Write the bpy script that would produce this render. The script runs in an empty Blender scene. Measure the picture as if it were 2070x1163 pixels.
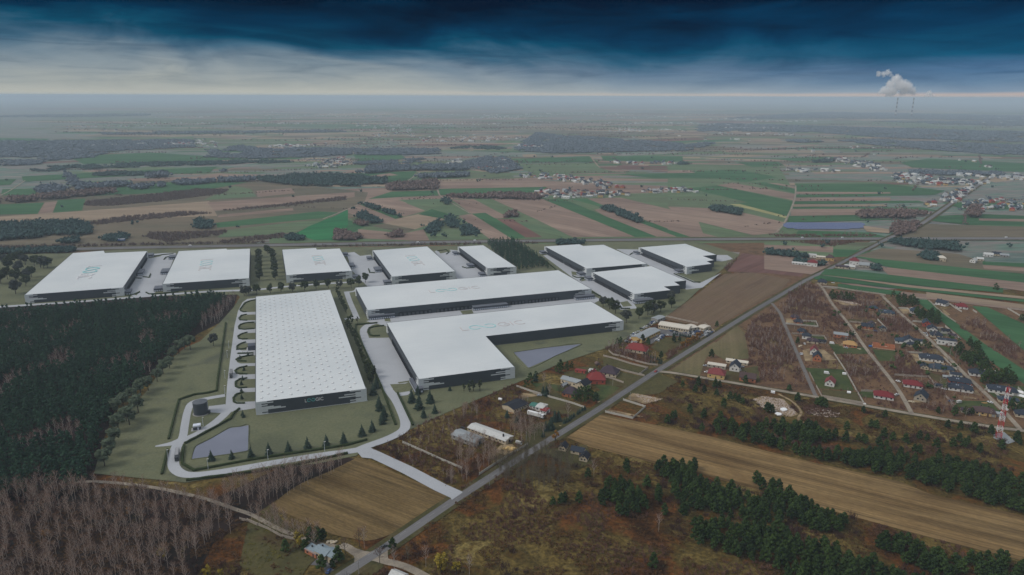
import bpy, math, random
import numpy as np
from mathutils import Vector
from mathutils.geometry import tessellate_polygon
R_ = math.radians
sc = bpy.context.scene
col = sc.collection

# ------------------------------------------------------------------ camera
CAM_H, FPX, CX, CY, HOR, ROLL = 250.0, 1400.0, 1035.0, 581.5, 195.0, 0.0033
PIT = math.atan((CY - HOR) / FPX)
cam = bpy.data.cameras.new('camera'); co = bpy.data.objects.new('camera', cam); col.objects.link(co)
cam.sensor_width = 36.0; cam.lens = 36.0 * FPX / 2070.0
cam.clip_start = 1.0; cam.clip_end = 200000.0
from mathutils import Matrix
co.matrix_world = Matrix.Translation((0, 0, CAM_H)) @ Matrix.Rotation(math.pi / 2 - PIT, 4, 'X') @ Matrix.Rotation(ROLL, 4, 'Z')
sc.camera = co

# ------------------------------------------------------------------ sun, exposure
SUN_EL, SUN_RZ, SUN_COMPASS = R_(42), R_(-72), R_(-108)
sun = bpy.data.lights.new('sun', 'SUN'); sun.energy = 1.6; sun.angle = R_(20); sun.color = (1.0, 0.95, 0.88)
so = bpy.data.objects.new('sun', sun); col.objects.link(so)
so.rotation_euler = (math.pi / 2 - SUN_EL, 0, SUN_RZ)
sc.view_settings.view_transform = 'Standard'; sc.view_settings.look = 'None'
sc.view_settings.exposure = 0.1; sc.view_settings.gamma = 1.0
sc.cycles.max_bounces = 10; sc.cycles.volume_step_rate = 0.5; sc.cycles.diffuse_bounces = 2; sc.cycles.glossy_bounces = 2
sc.cycles.volume_bounces = 10; sc.cycles.transparent_max_bounces = 20
sc.cycles.use_denoising = True
try:
    sc.cycles.denoiser = 'OPENIMAGEDENOISE'
except Exception:
    pass

def s2l(c):
    return tuple(((v / 255.0) / 12.92 if v / 255.0 <= 0.04045 else ((v / 255.0 + 0.055) / 1.055) ** 2.4) for v in c)

# ------------------------------------------------------------------ sky
w = bpy.data.worlds.new('World'); sc.world = w; w.use_nodes = True
nt = w.node_tree; nt.nodes.clear(); N = nt.nodes.new; L = nt.links.new
out = N('ShaderNodeOutputWorld'); bg = N('ShaderNodeBackground'); bg.inputs['Strength'].default_value = 0.1
L(bg.outputs[0], out.inputs[0])
tc = N('ShaderNodeTexCoord'); sp = N('ShaderNodeSeparateXYZ'); L(tc.outputs['Generated'], sp.inputs[0])
def mth(nt, op, a, b=None, c=None, clamp=False):
    m = nt.nodes.new('ShaderNodeMath'); m.operation = op; m.use_clamp = clamp
    for i, v in enumerate((a, b, c)):
        if v is None: continue
        if isinstance(v, (int, float)): m.inputs[i].default_value = v
        else: nt.links.new(v, m.inputs[i])
    return m.outputs[0]
mp = N('ShaderNodeMapping'); L(tc.outputs['Generated'], mp.inputs[0]); mp.inputs['Scale'].default_value = (1.5, 1.5, 6.0); mp.inputs['Rotation'].default_value = (0, R_(4), 0); mp.inputs['Location'].default_value = (.35, .2, .1)
n1 = N('ShaderNodeTexNoise'); n1.inputs['Scale'].default_value = 2.2; n1.inputs['Detail'].default_value = 8; n1.inputs['Roughness'].default_value = 0.52; n1.inputs['Distortion'].default_value = 1.1
L(mp.outputs[0], n1.inputs['Vector'])
mp2 = N('ShaderNodeMapping'); L(tc.outputs['Generated'], mp2.inputs[0]); mp2.inputs['Scale'].default_value = (2.6, 2.6, 20.0); mp2.inputs['Location'].default_value = (3, 1, 0)
n2 = N('ShaderNodeTexNoise'); n2.inputs['Scale'].default_value = 2.0; n2.inputs['Detail'].default_value = 5
L(mp2.outputs[0], n2.inputs['Vector'])
# fade the cloud warp out at the horizon so that the pale band stays level
zc = mth(nt, 'MAXIMUM', sp.outputs['Z'], 0.0)
amp = mth(nt, 'MULTIPLY', zc, 16.0, clamp=True)
wv = mth(nt, 'ADD', mth(nt, 'MULTIPLY', mth(nt, 'SUBTRACT', n1.outputs[0], 0.5), 0.13), mth(nt, 'MULTIPLY', mth(nt, 'SUBTRACT', n2.outputs[0], 0.5), 0.016))
# broad arch of the cloud bank: lower towards the middle and the right of the view
arch = mth(nt, 'MULTIPLY', mth(nt, 'SINE', mth(nt, 'MULTIPLY_ADD', sp.outputs['X'], 5.2, 0.5)), 0.008)
zz = mth(nt, 'ADD', zc, mth(nt, 'MULTIPLY', mth(nt, 'ADD', wv, arch), amp))
zr = mth(nt, 'SQRT', mth(nt, 'MAXIMUM', zz, 0.0))
def ramp(nt, fac, stops, interp='LINEAR'):
    r = nt.nodes.new('ShaderNodeValToRGB'); r.color_ramp.interpolation = interp
    e = r.color_ramp.elements
    while len(e) < len(stops): e.new(0.5)
    for i, (p, c) in enumerate(stops):
        e[i].position = p; e[i].color = (c[0], c[1], c[2], 1)
    if fac is not None: nt.links.new(fac, r.inputs[0])
    return r.outputs[0]
UP = [(.17, (6, 24, 50)), (.26, (80, 100, 120)), (.42, (185, 190, 198)), (1.0, (214, 220, 228))]
def skyramp(st):
    return ramp(nt, zr, [(math.sqrt(p), s2l(c)) for p, c in st + UP])
lft = skyramp([(0, (176, 182, 182)), (.004, (186, 187, 178)), (.012, (164, 170, 168)), (.024, (142, 154, 160)), (.040, (114, 134, 148)), (.056, (68, 104, 128)), (.073, (8, 74, 102)), (.092, (0, 48, 78)), (.125, (0, 20, 42))])
rgt = skyramp([(0, (160, 168, 178)), (.003, (194, 178, 172)), (.0065, (134, 154, 174)), (.022, (104, 134, 162)), (.038, (70, 108, 144)), (.056, (8, 84, 118)), (.09, (0, 54, 88)), (.13, (0, 24, 50))])
fx = mth(nt, 'MULTIPLY_ADD', sp.outputs['X'], 1.3, 0.30, clamp=True)
mx = N('ShaderNodeMix'); mx.data_type = 'RGBA'; L(fx, mx.inputs[0]); L(lft, mx.inputs[6]); L(rgt, mx.inputs[7])
sc10 = N('ShaderNodeVectorMath'); sc10.operation = 'SCALE'; sc10.inputs['Scale'].default_value = 9.0; n3m = N('ShaderNodeMapping'); L(tc.outputs['Generated'], n3m.inputs[0]); n3m.inputs['Scale'].default_value = (3.2, 3.2, 24.0); n3m.inputs['Rotation'].default_value = (0, R_(-5), 0)
n3 = N('ShaderNodeTexNoise'); n3.inputs['Scale'].default_value = 2.6; n3.inputs['Detail'].default_value = 9; n3.inputs['Roughness'].default_value = 0.6; n3.inputs['Distortion'].default_value = 0.8; L(n3m.outputs[0], n3.inputs['Vector'])
brk = ramp(nt, n3.outputs[0], [(.32, (.70, .75, .80)), (.52, (1, 1, 1)), (.70, (1.12, 1.10, 1.08))])
bm = N('ShaderNodeMix'); bm.data_type = 'RGBA'; bm.blend_type = 'MULTIPLY'; L(mth(nt, 'MULTIPLY', zc, 34.0, clamp=True), bm.inputs[0]); L(mx.outputs[2], bm.inputs[6]); L(brk, bm.inputs[7]); L(bm.outputs[2], sc10.inputs[0])
sky = N('ShaderNodeTexSky'); sky.sky_type = 'NISHITA'; sky.sun_disc = False; sky.sun_elevation = SUN_EL; sky.sun_rotation = SUN_COMPASS; sky.altitude = 250
skm = N('ShaderNodeVectorMath'); skm.operation = 'SCALE'; skm.inputs['Scale'].default_value = 0.006; L(sky.outputs[0], skm.inputs[0])
add = N('ShaderNodeVectorMath'); add.operation = 'ADD'; L(sc10.outputs[0], add.inputs[0]); L(skm.outputs[0], add.inputs[1])
L(add.outputs[0], bg.inputs['Color'])

# ------------------------------------------------------------------ helpers
def G(x, y, z=0.0):
    """ground point seen at pixel (x, y) of the 2070x1163 photograph, at height z"""
    x -= CX; y -= CY
    c, s = math.cos(ROLL), math.sin(ROLL); x, y = c * x + s * y, -s * x + c * y
    dx, dy, dz = x, FPX * math.cos(PIT) - y * math.sin(PIT), -FPX * math.sin(PIT) - y * math.cos(PIT)
    t = (CAM_H - z) / -dz
    return Vector((dx * t, dy * t, z))
def V(o, pts, s=None):
    """zoom-view coordinates to photograph pixels: o = view name or (ox, oy, scale)"""
    ox, oy, s = VW[o] if isinstance(o, str) else o
    if isinstance(pts, str): pts = [tuple(float(v) for v in p.split(',')) for p in pts.split()]
    return [(ox + a / s, oy + b / s) for a, b in pts]
VW = {'P': (0, 0, 1.0), 'B': (0, 220, 2.957), 'A': (680, 220, 2.957), 'C': (1370, 220, 2.957), 'D': (1550, 480, 3.877),
      'z1': (0, 480, 3.877), 'z2': (500, 480, 3.877), 'z3': (1000, 480, 3.877), 'z5': (180, 740, 3.877), 'z6': (680, 740, 3.877),
      'z7': (1150, 740, 3.877), 'z8': (1600, 740, 3.877), 'y6': (0, 863, 3.877), 'y7': (500, 863, 3.877), 'y8': (1000, 863, 3.877),
      'h1': (1550, 580, 7.754), 'h2': (1810, 580, 7.754), 'h3': (1550, 710, 7.754), 'h4': (1810, 710, 7.754),
      'h5': (1220, 620, 7.754), 'h6': (1000, 740, 7.754), 'q4': (430, 590, 7.754), 'q5': (600, 1013, 7.754)}
def GP(o, pts, z=0.0):
    return [G(x, y, z) for x, y in V(o, pts)]

def tag(o, label=None, cat=None, group=None, kind=None):
    if label: o['label'] = label
    if cat: o['category'] = cat
    if group: o['group'] = group
    if kind: o['kind'] = kind
    return o
def empty(name, loc=(0, 0, 0), rz=0.0):
    o = bpy.data.objects.new(name, None); col.objects.link(o); o.location = loc; o.rotation_euler = (0, 0, rz)
    o.empty_display_size = 1.0
    return o
def link(name, me, parent=None, loc=None, rz=0.0):
    o = bpy.data.objects.new(name, me); col.objects.link(o)
    if parent is not None: o.parent = parent
    if loc is not None: o.location = loc
    if rz: o.rotation_euler = (0, 0, rz)
    return o
EXL, EXP = [], []      # road strips and paved plots that loose plants keep clear of
class MB:
    def __init__(s): s.v = []; s.f = []; s.m = []
    def face(s, pts, m=0):
        n = len(s.v); s.v += [tuple(p) for p in pts]; s.f.append(tuple(range(n, n + len(pts)))); s.m.append(m); return s
    def poly(s, pts, m=0, z=None):
        pts = [Vector((p[0], p[1], p[2] if z is None else z)) for p in pts]
        a = sum(pts[i].x * pts[(i + 1) % len(pts)].y - pts[(i + 1) % len(pts)].x * pts[i].y for i in range(len(pts)))
        if a < 0: pts = pts[::-1]
        n = len(s.v); s.v += [tuple(p) for p in pts]
        for t in tessellate_polygon([[Vector((p.x, p.y, 0)) for p in pts]]):
            p, q, r = (pts[i] for i in t)
            if (q - p).cross(r - p).z < 0: t = (t[0], t[2], t[1])
            s.f.append(tuple(n + i for i in t)); s.m.append(m)
        return s
    def prism(s, pts, z0, z1, m=0, mtop=None, cap=True, bottom=False):
        a = sum(pts[i][0] * pts[(i + 1) % len(pts)][1] - pts[(i + 1) % len(pts)][0] * pts[i][1] for i in range(len(pts)))
        if a < 0: pts = pts[::-1]
        for i in range(len(pts)):
            p, q = pts[i], pts[(i + 1) % len(pts)]
            s.face([(p[0], p[1], z0), (q[0], q[1], z0), (q[0], q[1], z1), (p[0], p[1], z1)], m)
        if cap: s.poly([(p[0], p[1], z1) for p in pts], m if mtop is None else mtop)
        return s
    def box(s, c, d, rz=0.0, m=0):
        """c = centre of the base, d = full sizes"""
        cs, sn = math.cos(rz), math.sin(rz); P = []
        for z in (0, d[2]):
            for x, y in ((-1, -1), (1, -1), (1, 1), (-1, 1)):
                x *= d[0] / 2; y *= d[1] / 2; P.append((c[0] + x * cs - y * sn, c[1] + x * sn + y * cs, c[2] + z))
        n = len(s.v); s.v += P
        for f in ((0, 3, 2, 1), (4, 5, 6, 7), (0, 1, 5, 4), (1, 2, 6, 5), (2, 3, 7, 6), (3, 0, 4, 7)):
            s.f.append(tuple(n + i for i in f)); s.m.append(m)
        return s
    def tube(s, p, q, r0, r1=None, n=6, m=0, cap=True):
        r1 = r0 if r1 is None else r1
        p, q = Vector(p), Vector(q); d = (q - p).normalized()
        u = d.cross(Vector((0, 0, 1)) if abs(d.z) < .9 else Vector((1, 0, 0))).normalized(); v = d.cross(u)
        b = len(s.v)
        for c, r in ((p, r0), (q, r1)):
            for i in range(n):
                a = 2 * math.pi * i / n; s.v.append(tuple(c + (u * math.cos(a) + v * math.sin(a)) * r))
        for i in range(n):
            j = (i + 1) % n; s.f.append((b + i, b + n + i, b + n + j, b + j)); s.m.append(m)
        if cap:
            s.f.append(tuple(b + n + i for i in range(n))[::-1]); s.m.append(m)
        return s
    def mesh(s, name, mats):
        me = bpy.data.meshes.new(name); me.from_pydata(s.v, [], s.f)
        for mt in (mats if isinstance(mats, (list, tuple)) else [mats]): me.materials.append(mt)
        if s.m and max(s.m) > 0: me.polygons.foreach_set('material_index', s.m)
        me.update(); return me
    def build(s, name, mats, parent=None, loc=None, rz=0.0):
        return link(name, s.mesh(name, mats), parent, loc, rz)

def smooth(pts, n=6):
    out = []
    P = [pts[0]] + list(pts) + [pts[-1]]
    for i in range(1, len(P) - 2):
        a, b, c, d = P[i - 1], P[i], P[i + 1], P[i + 2]
        for k in range(n):
            t = k / n
            out.append(0.5 * ((2 * b) + (c - a) * t + (2 * a - 5 * b + 4 * c - d) * t * t + (3 * b - a - 3 * c + d) * t ** 3))
    out.append(P[-2]); return out
def offs(pts, d, closed=False):
    o = []; n = len(pts)
    for i in range(n):
        a = pts[i - 1] if (i > 0 or closed) else pts[i]; b = pts[(i + 1) % n] if (i < n - 1 or closed) else pts[i]; p = pts[i]
        t1 = (p - a).to_2d() if (p - a).length > 1e-6 else (b - p).to_2d(); t2 = (b - p).to_2d() if (b - p).length > 1e-6 else t1
        t1 = t1.normalized(); t2 = t2.normalized(); nn = Vector((-(t1 + t2).y, (t1 + t2).x)).normalized()
        k = max(0.35, nn.dot(Vector((-t1.y, t1.x))))
        o.append(Vector((p.x + nn.x * d / k, p.y + nn.y * d / k, p.z)))
    return o
def ribbon(mb, pts, wd, z, m=0, w1=None):
    n = len(pts)
    if w1 is None:
        l = offs(pts, wd / 2); r = offs(pts, -wd / 2)
    else:
        l = [offs(pts, (wd + (w1 - wd) * i / (n - 1)) / 2)[i] for i in range(n)]; r = [offs(pts, -(wd + (w1 - wd) * i / (n - 1)) / 2)[i] for i in range(n)]
    for i in range(n - 1):
        mb.face([(r[i].x, r[i].y, z), (r[i + 1].x, r[i + 1].y, z), (l[i + 1].x, l[i + 1].y, z), (l[i].x, l[i].y, z)], m)
    return mb

# ------------------------------------------------------------------ materials
def newmat(name, rough=0.9, spec=0.2):
    m = bpy.data.materials.new(name); m.use_nodes = True
    b = m.node_tree.nodes['Principled BSDF']; b.inputs['Roughness'].default_value = rough
    b.inputs['Specular IOR Level'].default_value = spec
    return m, m.node_tree, b
def noise(nt, vec, scale, detail=4, rough=0.55, dist=0.0):
    n = nt.nodes.new('ShaderNodeTexNoise'); n.inputs['Scale'].default_value = scale; n.inputs['Detail'].default_value = detail
    n.inputs['Roughness'].default_value = rough; n.inputs['Distortion'].default_value = dist
    if vec is not None: nt.links.new(vec, n.inputs['Vector'])
    return n.outputs[0]
def posvec(nt, rz=0.0, scale=(1, 1, 1), obj=False, loc=(0, 0, 0)):
    if obj:
        g = nt.nodes.new('ShaderNodeTexCoord').outputs['Object']
    else:
        g = nt.nodes.new('ShaderNodeNewGeometry').outputs['Position']
    a = nt.nodes.new('ShaderNodeMapping'); a.vector_type = 'TEXTURE'; a.inputs['Rotation'].default_value = (0, 0, rz)
    nt.links.new(g, a.inputs[0])
    b = nt.nodes.new('ShaderNodeMapping'); b.inputs['Scale'].default_value = scale; b.inputs['Location'].default_value = loc
    nt.links.new(a.outputs[0], b.inputs[0]); return b.outputs[0]
def mixc(nt, fac, a, b, blend='MIX'):
    m = nt.nodes.new('ShaderNodeMix'); m.data_type = 'RGBA'; m.blend_type = blend
    for i, v in ((0, fac), (6, a), (7, b)):
        if isinstance(v, (int, float)): m.inputs[i].default_value = v
        elif isinstance(v, tuple): m.inputs[i].default_value = (v[0], v[1], v[2], 1)
        else: nt.links.new(v, m.inputs[i])
    return m.outputs[2]
def stops(cols):
    n = len(cols); return [(0.33 + 0.34 * i / (n - 1), c) for i, c in enumerate(cols)]
def plain(name, c, rough=0.8, spec=0.3, var=0.12, scale=0.6, metal=0.0, obj=False):
    """one real colour with slight weathering"""
    m, nt, b = newmat(name, rough, spec); v = posvec(nt, obj=obj)
    f = noise(nt, v, scale, 5)
    d = tuple(x * (1 - var) for x in c); e = tuple(min(1, x * (1 + var)) for x in c)
    nt.links.new(ramp(nt, f, [(0.3, d), (0.7, e)]), b.inputs['Base Color']); b.inputs['Metallic'].default_value = metal
    return m
def groundmat(name, cols, scale=0.02, fine=0.5, finecols=(0.72, 1.25), rz=0.0, stretch=(1, 1, 1), rows=None, bump=0.0, dist=0.6):
    """large patches (ramp over cols) x fine speckle, optional rows (direction, spacing, strength)"""
    m, nt, b = newmat(name, 0.95, 0.1)
    c = ramp(nt, noise(nt, posvec(nt, rz, stretch), scale, 7, 0.6, dist), stops(cols))
    f = noise(nt, posvec(nt, rz, stretch, loc=(7, 3, 0)), fine, 5, 0.65)
    g = ramp(nt, f, [(0.3, (finecols[0],) * 3), (0.7, (finecols[1],) * 3)])
    c = mixc(nt, 1.0, c, g, 'MULTIPLY')
    if rows:
        ang, freq, st = rows
        r = noise(nt, posvec(nt, ang, (0.012 * freq, freq, 1)), 1.0, 3, 0.5, 0.15)
        r2 = noise(nt, posvec(nt, ang, (0.004 * freq, freq * 0.16, 1), loc=(5, 9, 0)), 1.0, 3, 0.6)
        k = ramp(nt, mth(nt, 'MULTIPLY_ADD', r2, 0.5, mth(nt, 'MULTIPLY', r, 0.5)), [(0.36, (1 - st,) * 3), (0.64, (1 + st,) * 3)])
        c = mixc(nt, 1.0, c, k, 'MULTIPLY')
    nt.links.new(c, b.inputs['Base Color'])
    if bump:
        bp = nt.nodes.new('ShaderNodeBump'); bp.inputs['Strength'].default_value = bump; bp.inputs['Distance'].default_value = 0.6
        nt.links.new(f, bp.inputs['Height']); nt.links.new(bp.outputs[0], b.inputs['Normal'])
    return m
def leafmat(name, a, bb, rough=0.85):
    """foliage: colour differs from plant to plant (tint attribute or object random) and from clump to clump"""
    m, nt, b = newmat(name, rough, 0.12)
    at = nt.nodes.new('ShaderNodeAttribute'); at.attribute_name = 'tint'
    oi = nt.nodes.new('ShaderNodeObjectInfo')
    neg = mth(nt, 'LESS_THAN', at.outputs['Fac'], -0.5)
    mx_ = nt.nodes.new('ShaderNodeMix'); nt.links.new(neg, mx_.inputs[0]); nt.links.new(at.outputs['Fac'], mx_.inputs[2]); nt.links.new(oi.outputs['Random'], mx_.inputs[3])
    f = mth(nt, 'ADD', mth(nt, 'MULTIPLY', mx_.outputs[0], 0.5), mth(nt, 'MULTIPLY', mth(nt, 'SUBTRACT', noise(nt, posvec(nt), 0.75, 3), 0.38), 2.2), clamp=True)  # strong clump contrast in the colour stands in for lit tops and dark gaps
    nt.links.new(mixc(nt, f, a, bb), b.inputs['Base Color'])
    return m
# ------------------------------------------------------------------ materials of the ground
M = {}
def G_(n, *a, **k): M[n] = groundmat(n, *a, **k)
G_('hazed_farland', [(.09, .14, .12), (.16, .17, .15), (.20, .17, .155), (.10, .17, .13), (.24, .21, .19), (.085, .115, .115)], 0.005, 0.05, rz=R_(4), stretch=(.35, 1.5, 1), dist=1.2)  # lightened and blued: distance haze partly put into the ground colour
G_('heath', [(.030, .013, .004), (.070, .028, .007), (.112, .044, .012), (.080, .047, .012), (.066, .048, .014), (.125, .088, .026), (.072, .048, .013), (.190, .145, .050), (.095, .060, .016)], 0.02, 0.42, (0.38, 1.65), bump=.5)
G_('scrub', [(.066, .037, .022), (.115, .066, .038), (.155, .090, .048), (.092, .056, .032), (.18, .13, .055)], 0.02, 0.45, (0.6, 1.4), bump=.5)
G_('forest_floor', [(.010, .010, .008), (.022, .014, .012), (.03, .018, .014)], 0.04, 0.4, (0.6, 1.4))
G_('lawn', [(.100, .108, .066), (.122, .130, .076), (.142, .146, .084), (.092, .098, .066)], 0.02, 0.5, (0.82, 1.15))
G_('paving', [(.345, .355, .375), (.38, .39, .41), (.40, .41, .43)], 0.02, 0.8, (0.94, 1.05))
G_('asphalt', [(.115, .112, .115), (.14, .135, .138), (.165, .16, .16)], 0.03, 0.7, (0.88, 1.12), rz=R_(51), stretch=(.1, 1, 1))
G_('motorway', [(.14, .135, .14), (.18, .17, .17)], 0.02, 0.5, (0.9, 1.1))
G_('gravel', [(.19, .16, .13), (.27, .23, .18), (.33, .28, .22)], 0.08, 0.8, (0.8, 1.15))
G_('dirt', [(.13, .09, .055), (.26, .19, .11), (.36, .27, .155)], 0.09, 0.6, (0.75, 1.2))
G_('grass', [(.035, .05, .018), (.055, .075, .026), (.085, .085, .032)], 0.05, 0.5, (0.75, 1.2))
G_('olive_grass', [(.055, .052, .022), (.085, .075, .030), (.07, .05, .022)], 0.05, 0.5, (0.7, 1.25))
G_('verge', [(.045, .042, .018), (.065, .06, .022), (.10, .075, .04)], 0.05, 0.6, (0.7, 1.3))
FC = {'g': [(.030, .085, .036), (.042, .110, .046), (.055, .13, .055)], 'G': [(.02, .13, .045), (.03, .17, .06)], 'o': [(.085, .135, .075), (.11, .155, .08), (.105, .115, .07)],
      'b': [(.18, .122, .096), (.235, .165, .128), (.285, .205, .155)], 't': [(.24, .18, .125), (.31, .235, .165)], 'r': [(.13, .068, .058), (.17, .09, .07)],
      'y': [(.28, .26, .12), (.33, .30, .14)], 'k': [(.095, .09, .06), (.16, .125, .085)]}
def fmat(c, ang):
    ang = round(ang / 6) * 6; k = 'field_%s_%d' % (c, ang)
    if k not in M: M[k] = groundmat(k, FC[c], 0.006, 0.06, (0.86, 1.12), rz=R_(ang), stretch=(.4, 1.5, 1), rows=(R_(ang), 0.16, 0.2))
    return M[k]

Z0 = [0.0]
def sheet(name, o, pts, mat, z, kind='structure', sm=0):
    P = GP(o, pts)
    if name in ('site_yard', 'yard_paving', 'road_apron', 'sandy_ground', 'grass_plot', 'site_lawn', 'site_road', 'stubble_field', 'ploughed_field', 'meadow', 'concrete_pad'): EXP.append([(p.x, p.y) for p in P])
    if sm: P = smooth(P + [P[0]], sm)[:-1]
    mb = MB(); mb.poly(P, z=z); ob = mb.build(name, mat); ob['kind'] = kind; return ob

# ground sheet to the horizon
mb = MB(); n = 96; mb.v = [(0, 0, -0.6)]
rad = [400, 1500, 5000, 15000, 58000]
for r in rad:
    for i in range(n): mb.v.append((r * math.cos(2 * math.pi * i / n), r * math.sin(2 * math.pi * i / n), -0.6))
for i in range(n): mb.f.append((0, 1 + i, 1 + (i + 1) % n)); mb.m.append(0)
for k in range(len(rad) - 1):
    for i in range(n):
        a, b = 1 + k * n + i, 1 + k * n + (i + 1) % n; mb.f.append((a, a + n, b + n, b)); mb.m.append(0)
mb.build('ground', M['hazed_farland'])['kind'] = 'structure'
# near heathland ground this side of the motorway
mb = MB(); mb.poly([(-900, 60), (1000, 60), (1000, 560), (700, 905), (480, 905), (420, 1010), (330, 1165), (-900, 1108)], z=-0.3)
mb.build('heath_ground', M['heath'])['kind'] = 'structure'
# scrubland of the settlement on the right and beyond the site
sheet('scrub_ground', 'P', [(1345, 752), (1560, 610), (1650, 572), (1780, 595), (2200, 625), (2600, 900), (2070, 868), (1997, 858), (1832, 832), (1640, 799), (1446, 765)], M['scrub'], -0.2)
sheet('scrub_ground', 'P', [(1420, 660), (1500, 640), (1600, 580), (1650, 560), (1500, 500), (1480, 545), (1590, 565), (1500, 630)], M['scrub'], -0.2)
sheet('scrub_ground', 'P', [(-300, 514), (0, 512), (250, 505), (500, 502), (1000, 493), (1400, 489), (1760, 487), (1700, 530), (1600, 560), (1480, 560), (1500, 510), (1400, 505), (1000, 510), (100, 530), (-300, 545)], M['scrub'], -0.15)
sheet('scrub_ground', 'P', [(-300, 500), (0, 498), (250, 492), (500, 488), (700, 485), (1000, 481), (1000, 470), (700, 478), (540, 488), (300, 485), (240, 478), (100, 490), (-300, 490)], M['scrub'], -0.15)
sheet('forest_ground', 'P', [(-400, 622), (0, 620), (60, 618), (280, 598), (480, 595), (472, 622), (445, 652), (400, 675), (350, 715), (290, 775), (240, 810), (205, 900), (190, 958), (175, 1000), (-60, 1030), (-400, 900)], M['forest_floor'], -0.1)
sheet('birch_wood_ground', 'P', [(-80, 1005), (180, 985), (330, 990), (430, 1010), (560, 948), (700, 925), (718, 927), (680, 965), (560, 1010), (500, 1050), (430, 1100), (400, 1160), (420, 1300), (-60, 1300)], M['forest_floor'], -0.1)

# fields ------------------------------------------------------------
def fields(view, txt, z0):
    for k, ln in enumerate(l for l in txt.strip().splitlines() if l.strip()):
        c, ang, pts = ln.split(None, 2)
        sheet('field', view, pts, fmat(c, float(ang)), z0 + 0.012 * k)
# narrow strips of the far farmland
fr = random.Random(21); zk = 0
for band, (d0, d1, n_) in enumerate(((2000, 4200, 300), (4200, 8000, 300), (8000, 15000, 110))):
    for _ in range(n_):
        d = fr.uniform(d0, d1); x = fr.uniform(-.62, .72) * d; Lf = fr.uniform(.03, .11) * d; wf = fr.uniform(.005, .018) * d * (1 + band * .4); an = R_(fr.choice([4, 6, 2, -10, -14, 30]) + fr.uniform(-3, 3))
        ca, sa = math.cos(an), math.sin(an); zk += 1; cc = fr.choice('gookbbttorkook')
        mb = MB(); mb.face([(x + u * Lf * ca - v * wf * sa, d + u * Lf * sa + v * wf * ca, -.55 + zk * .0006) for u, v in ((-1, -1), (1, -1), (1.1, 1), (-.9, 1))])
        mb.build('field', fmat(cc, 4))['kind'] = 'structure'
fields('A', """
o 2 -400,560 2600,470 2800,800 -400,820
b 4 -400,500 330,470 600,430 1000,418 2070,470 2070,500 1200,520 600,545 -300,640
g -12 190,540 330,495 600,488 612,520 400,527
o -30 370,545 630,538 640,572 540,606
b -30 180,560 370,547 532,610 400,646
b -34 30,612 130,571 388,656 290,687
g -32 135,571 165,568 402,645 355,660
g 40 -10,640 115,680 170,705 90,742 -10,732
t 20 290,687 400,648 490,631 662,660 470,721
g 25 490,632 570,600 722,640 660,662
o 25 590,606 700,580 788,625 722,646
k -8 210,700 290,688 470,722 400,745
b -8 130,720 400,745 520,722 560,792 130,775
b -48 690,545 820,540 1045,652 960,656 800,625
o -46 820,540 920,535 1175,655 1050,662
g -52 810,628 890,622 1142,770 1050,778
b -52 730,641 808,628 1050,780 920,782
r -52 960,660 1060,661 1232,768 1130,770
o -50 1060,666 1190,656 1402,766 1232,769
b -47 920,536 1240,540 1500,650 1782,766 1410,768 1180,655
g -47 1238,543 1350,538 1600,640 1915,765 1782,766
o -44 1350,538 1500,538 1600,580 1540,604
b -46 1540,604 1600,594 2035,766 1915,766 1600,640
g -46 1400,540 1500,538 1700,610 1860,672 2110,766 2035,766 1780,668 1600,594
b -42 1500,538 1700,532 2150,640 2200,766 2110,766 1800,650 1600,580
b 2 440,430 850,416 1385,445 1200,472 600,476
t 2 600,422 840,418 900,432 640,440
g 2 610,480 1250,468 1300,498 620,518
g 2 -10,390 480,373 440,426 200,428
b 2 180,405 320,385 370,398 200,412
o 3 480,378 800,368 1060,400 900,416 450,426
g 4 1050,302 1510,284 1570,322 1100,322
t 40 1515,284 1522,284 1578,355 1566,355
g 3 1580,282 2070,284 2070,312 1600,312
o 3 1000,330 1540,325 1580,360 1700,382 1200,392
g 0 1680,390 2500,380 2500,420 1900,415
g 3 100,275 370,262 420,300 130,318
t 2 1110,275 1190,272 1200,288 1120,290
""", 0.0)
fields('B', """
k 8 -600,560 700,440 1500,420 2200,500 2150,640 1400,830 -600,840
g 62 316,621 345,546 511,537 491,609
b 62 226,629 268,561 343,553 314,622
g 8 -400,640 -300,585 264,561 224,629
t 5 -400,690 -10,645 500,611 1250,553 1300,642 480,668 -10,688
g 8 1290,682 1900,614 2025,620 1965,652 1300,712
G 30 1765,748 1860,695 2005,640 2080,600 2080,700 1990,787 1880,787
b 9 1300,650 1310,635 1750,594 1755,610
o 6 1350,727 1970,653 1760,738 1500,760 1300,770
b 8 1240,560 2120,498 2120,528 1280,612
g 4 130,405 1300,345 1250,382 560,412 140,437
g 6 15,482 242,475 200,518 5,518
b 6 1530,492 1740,475 1765,506 1540,528
o 6 1400,462 1500,480 1532,525 1218,547
t 2 640,291 850,278 850,288 720,293
g 4 670,474 1000,440 1480,440 1200,492 560,522
b 40 1880,380 1920,375 2000,405 1940,412
g 3 -300,225 200,222 300,245 -300,262
g 4 -300,170 300,180 240,205 -300,212
g 3 400,285 900,262 1500,300 900,325 500,330
g 2 100,420 -300,430 -300,470 60,455
b 3 760,420 1300,400 1350,420 800,436
""", 0.02)
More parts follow.
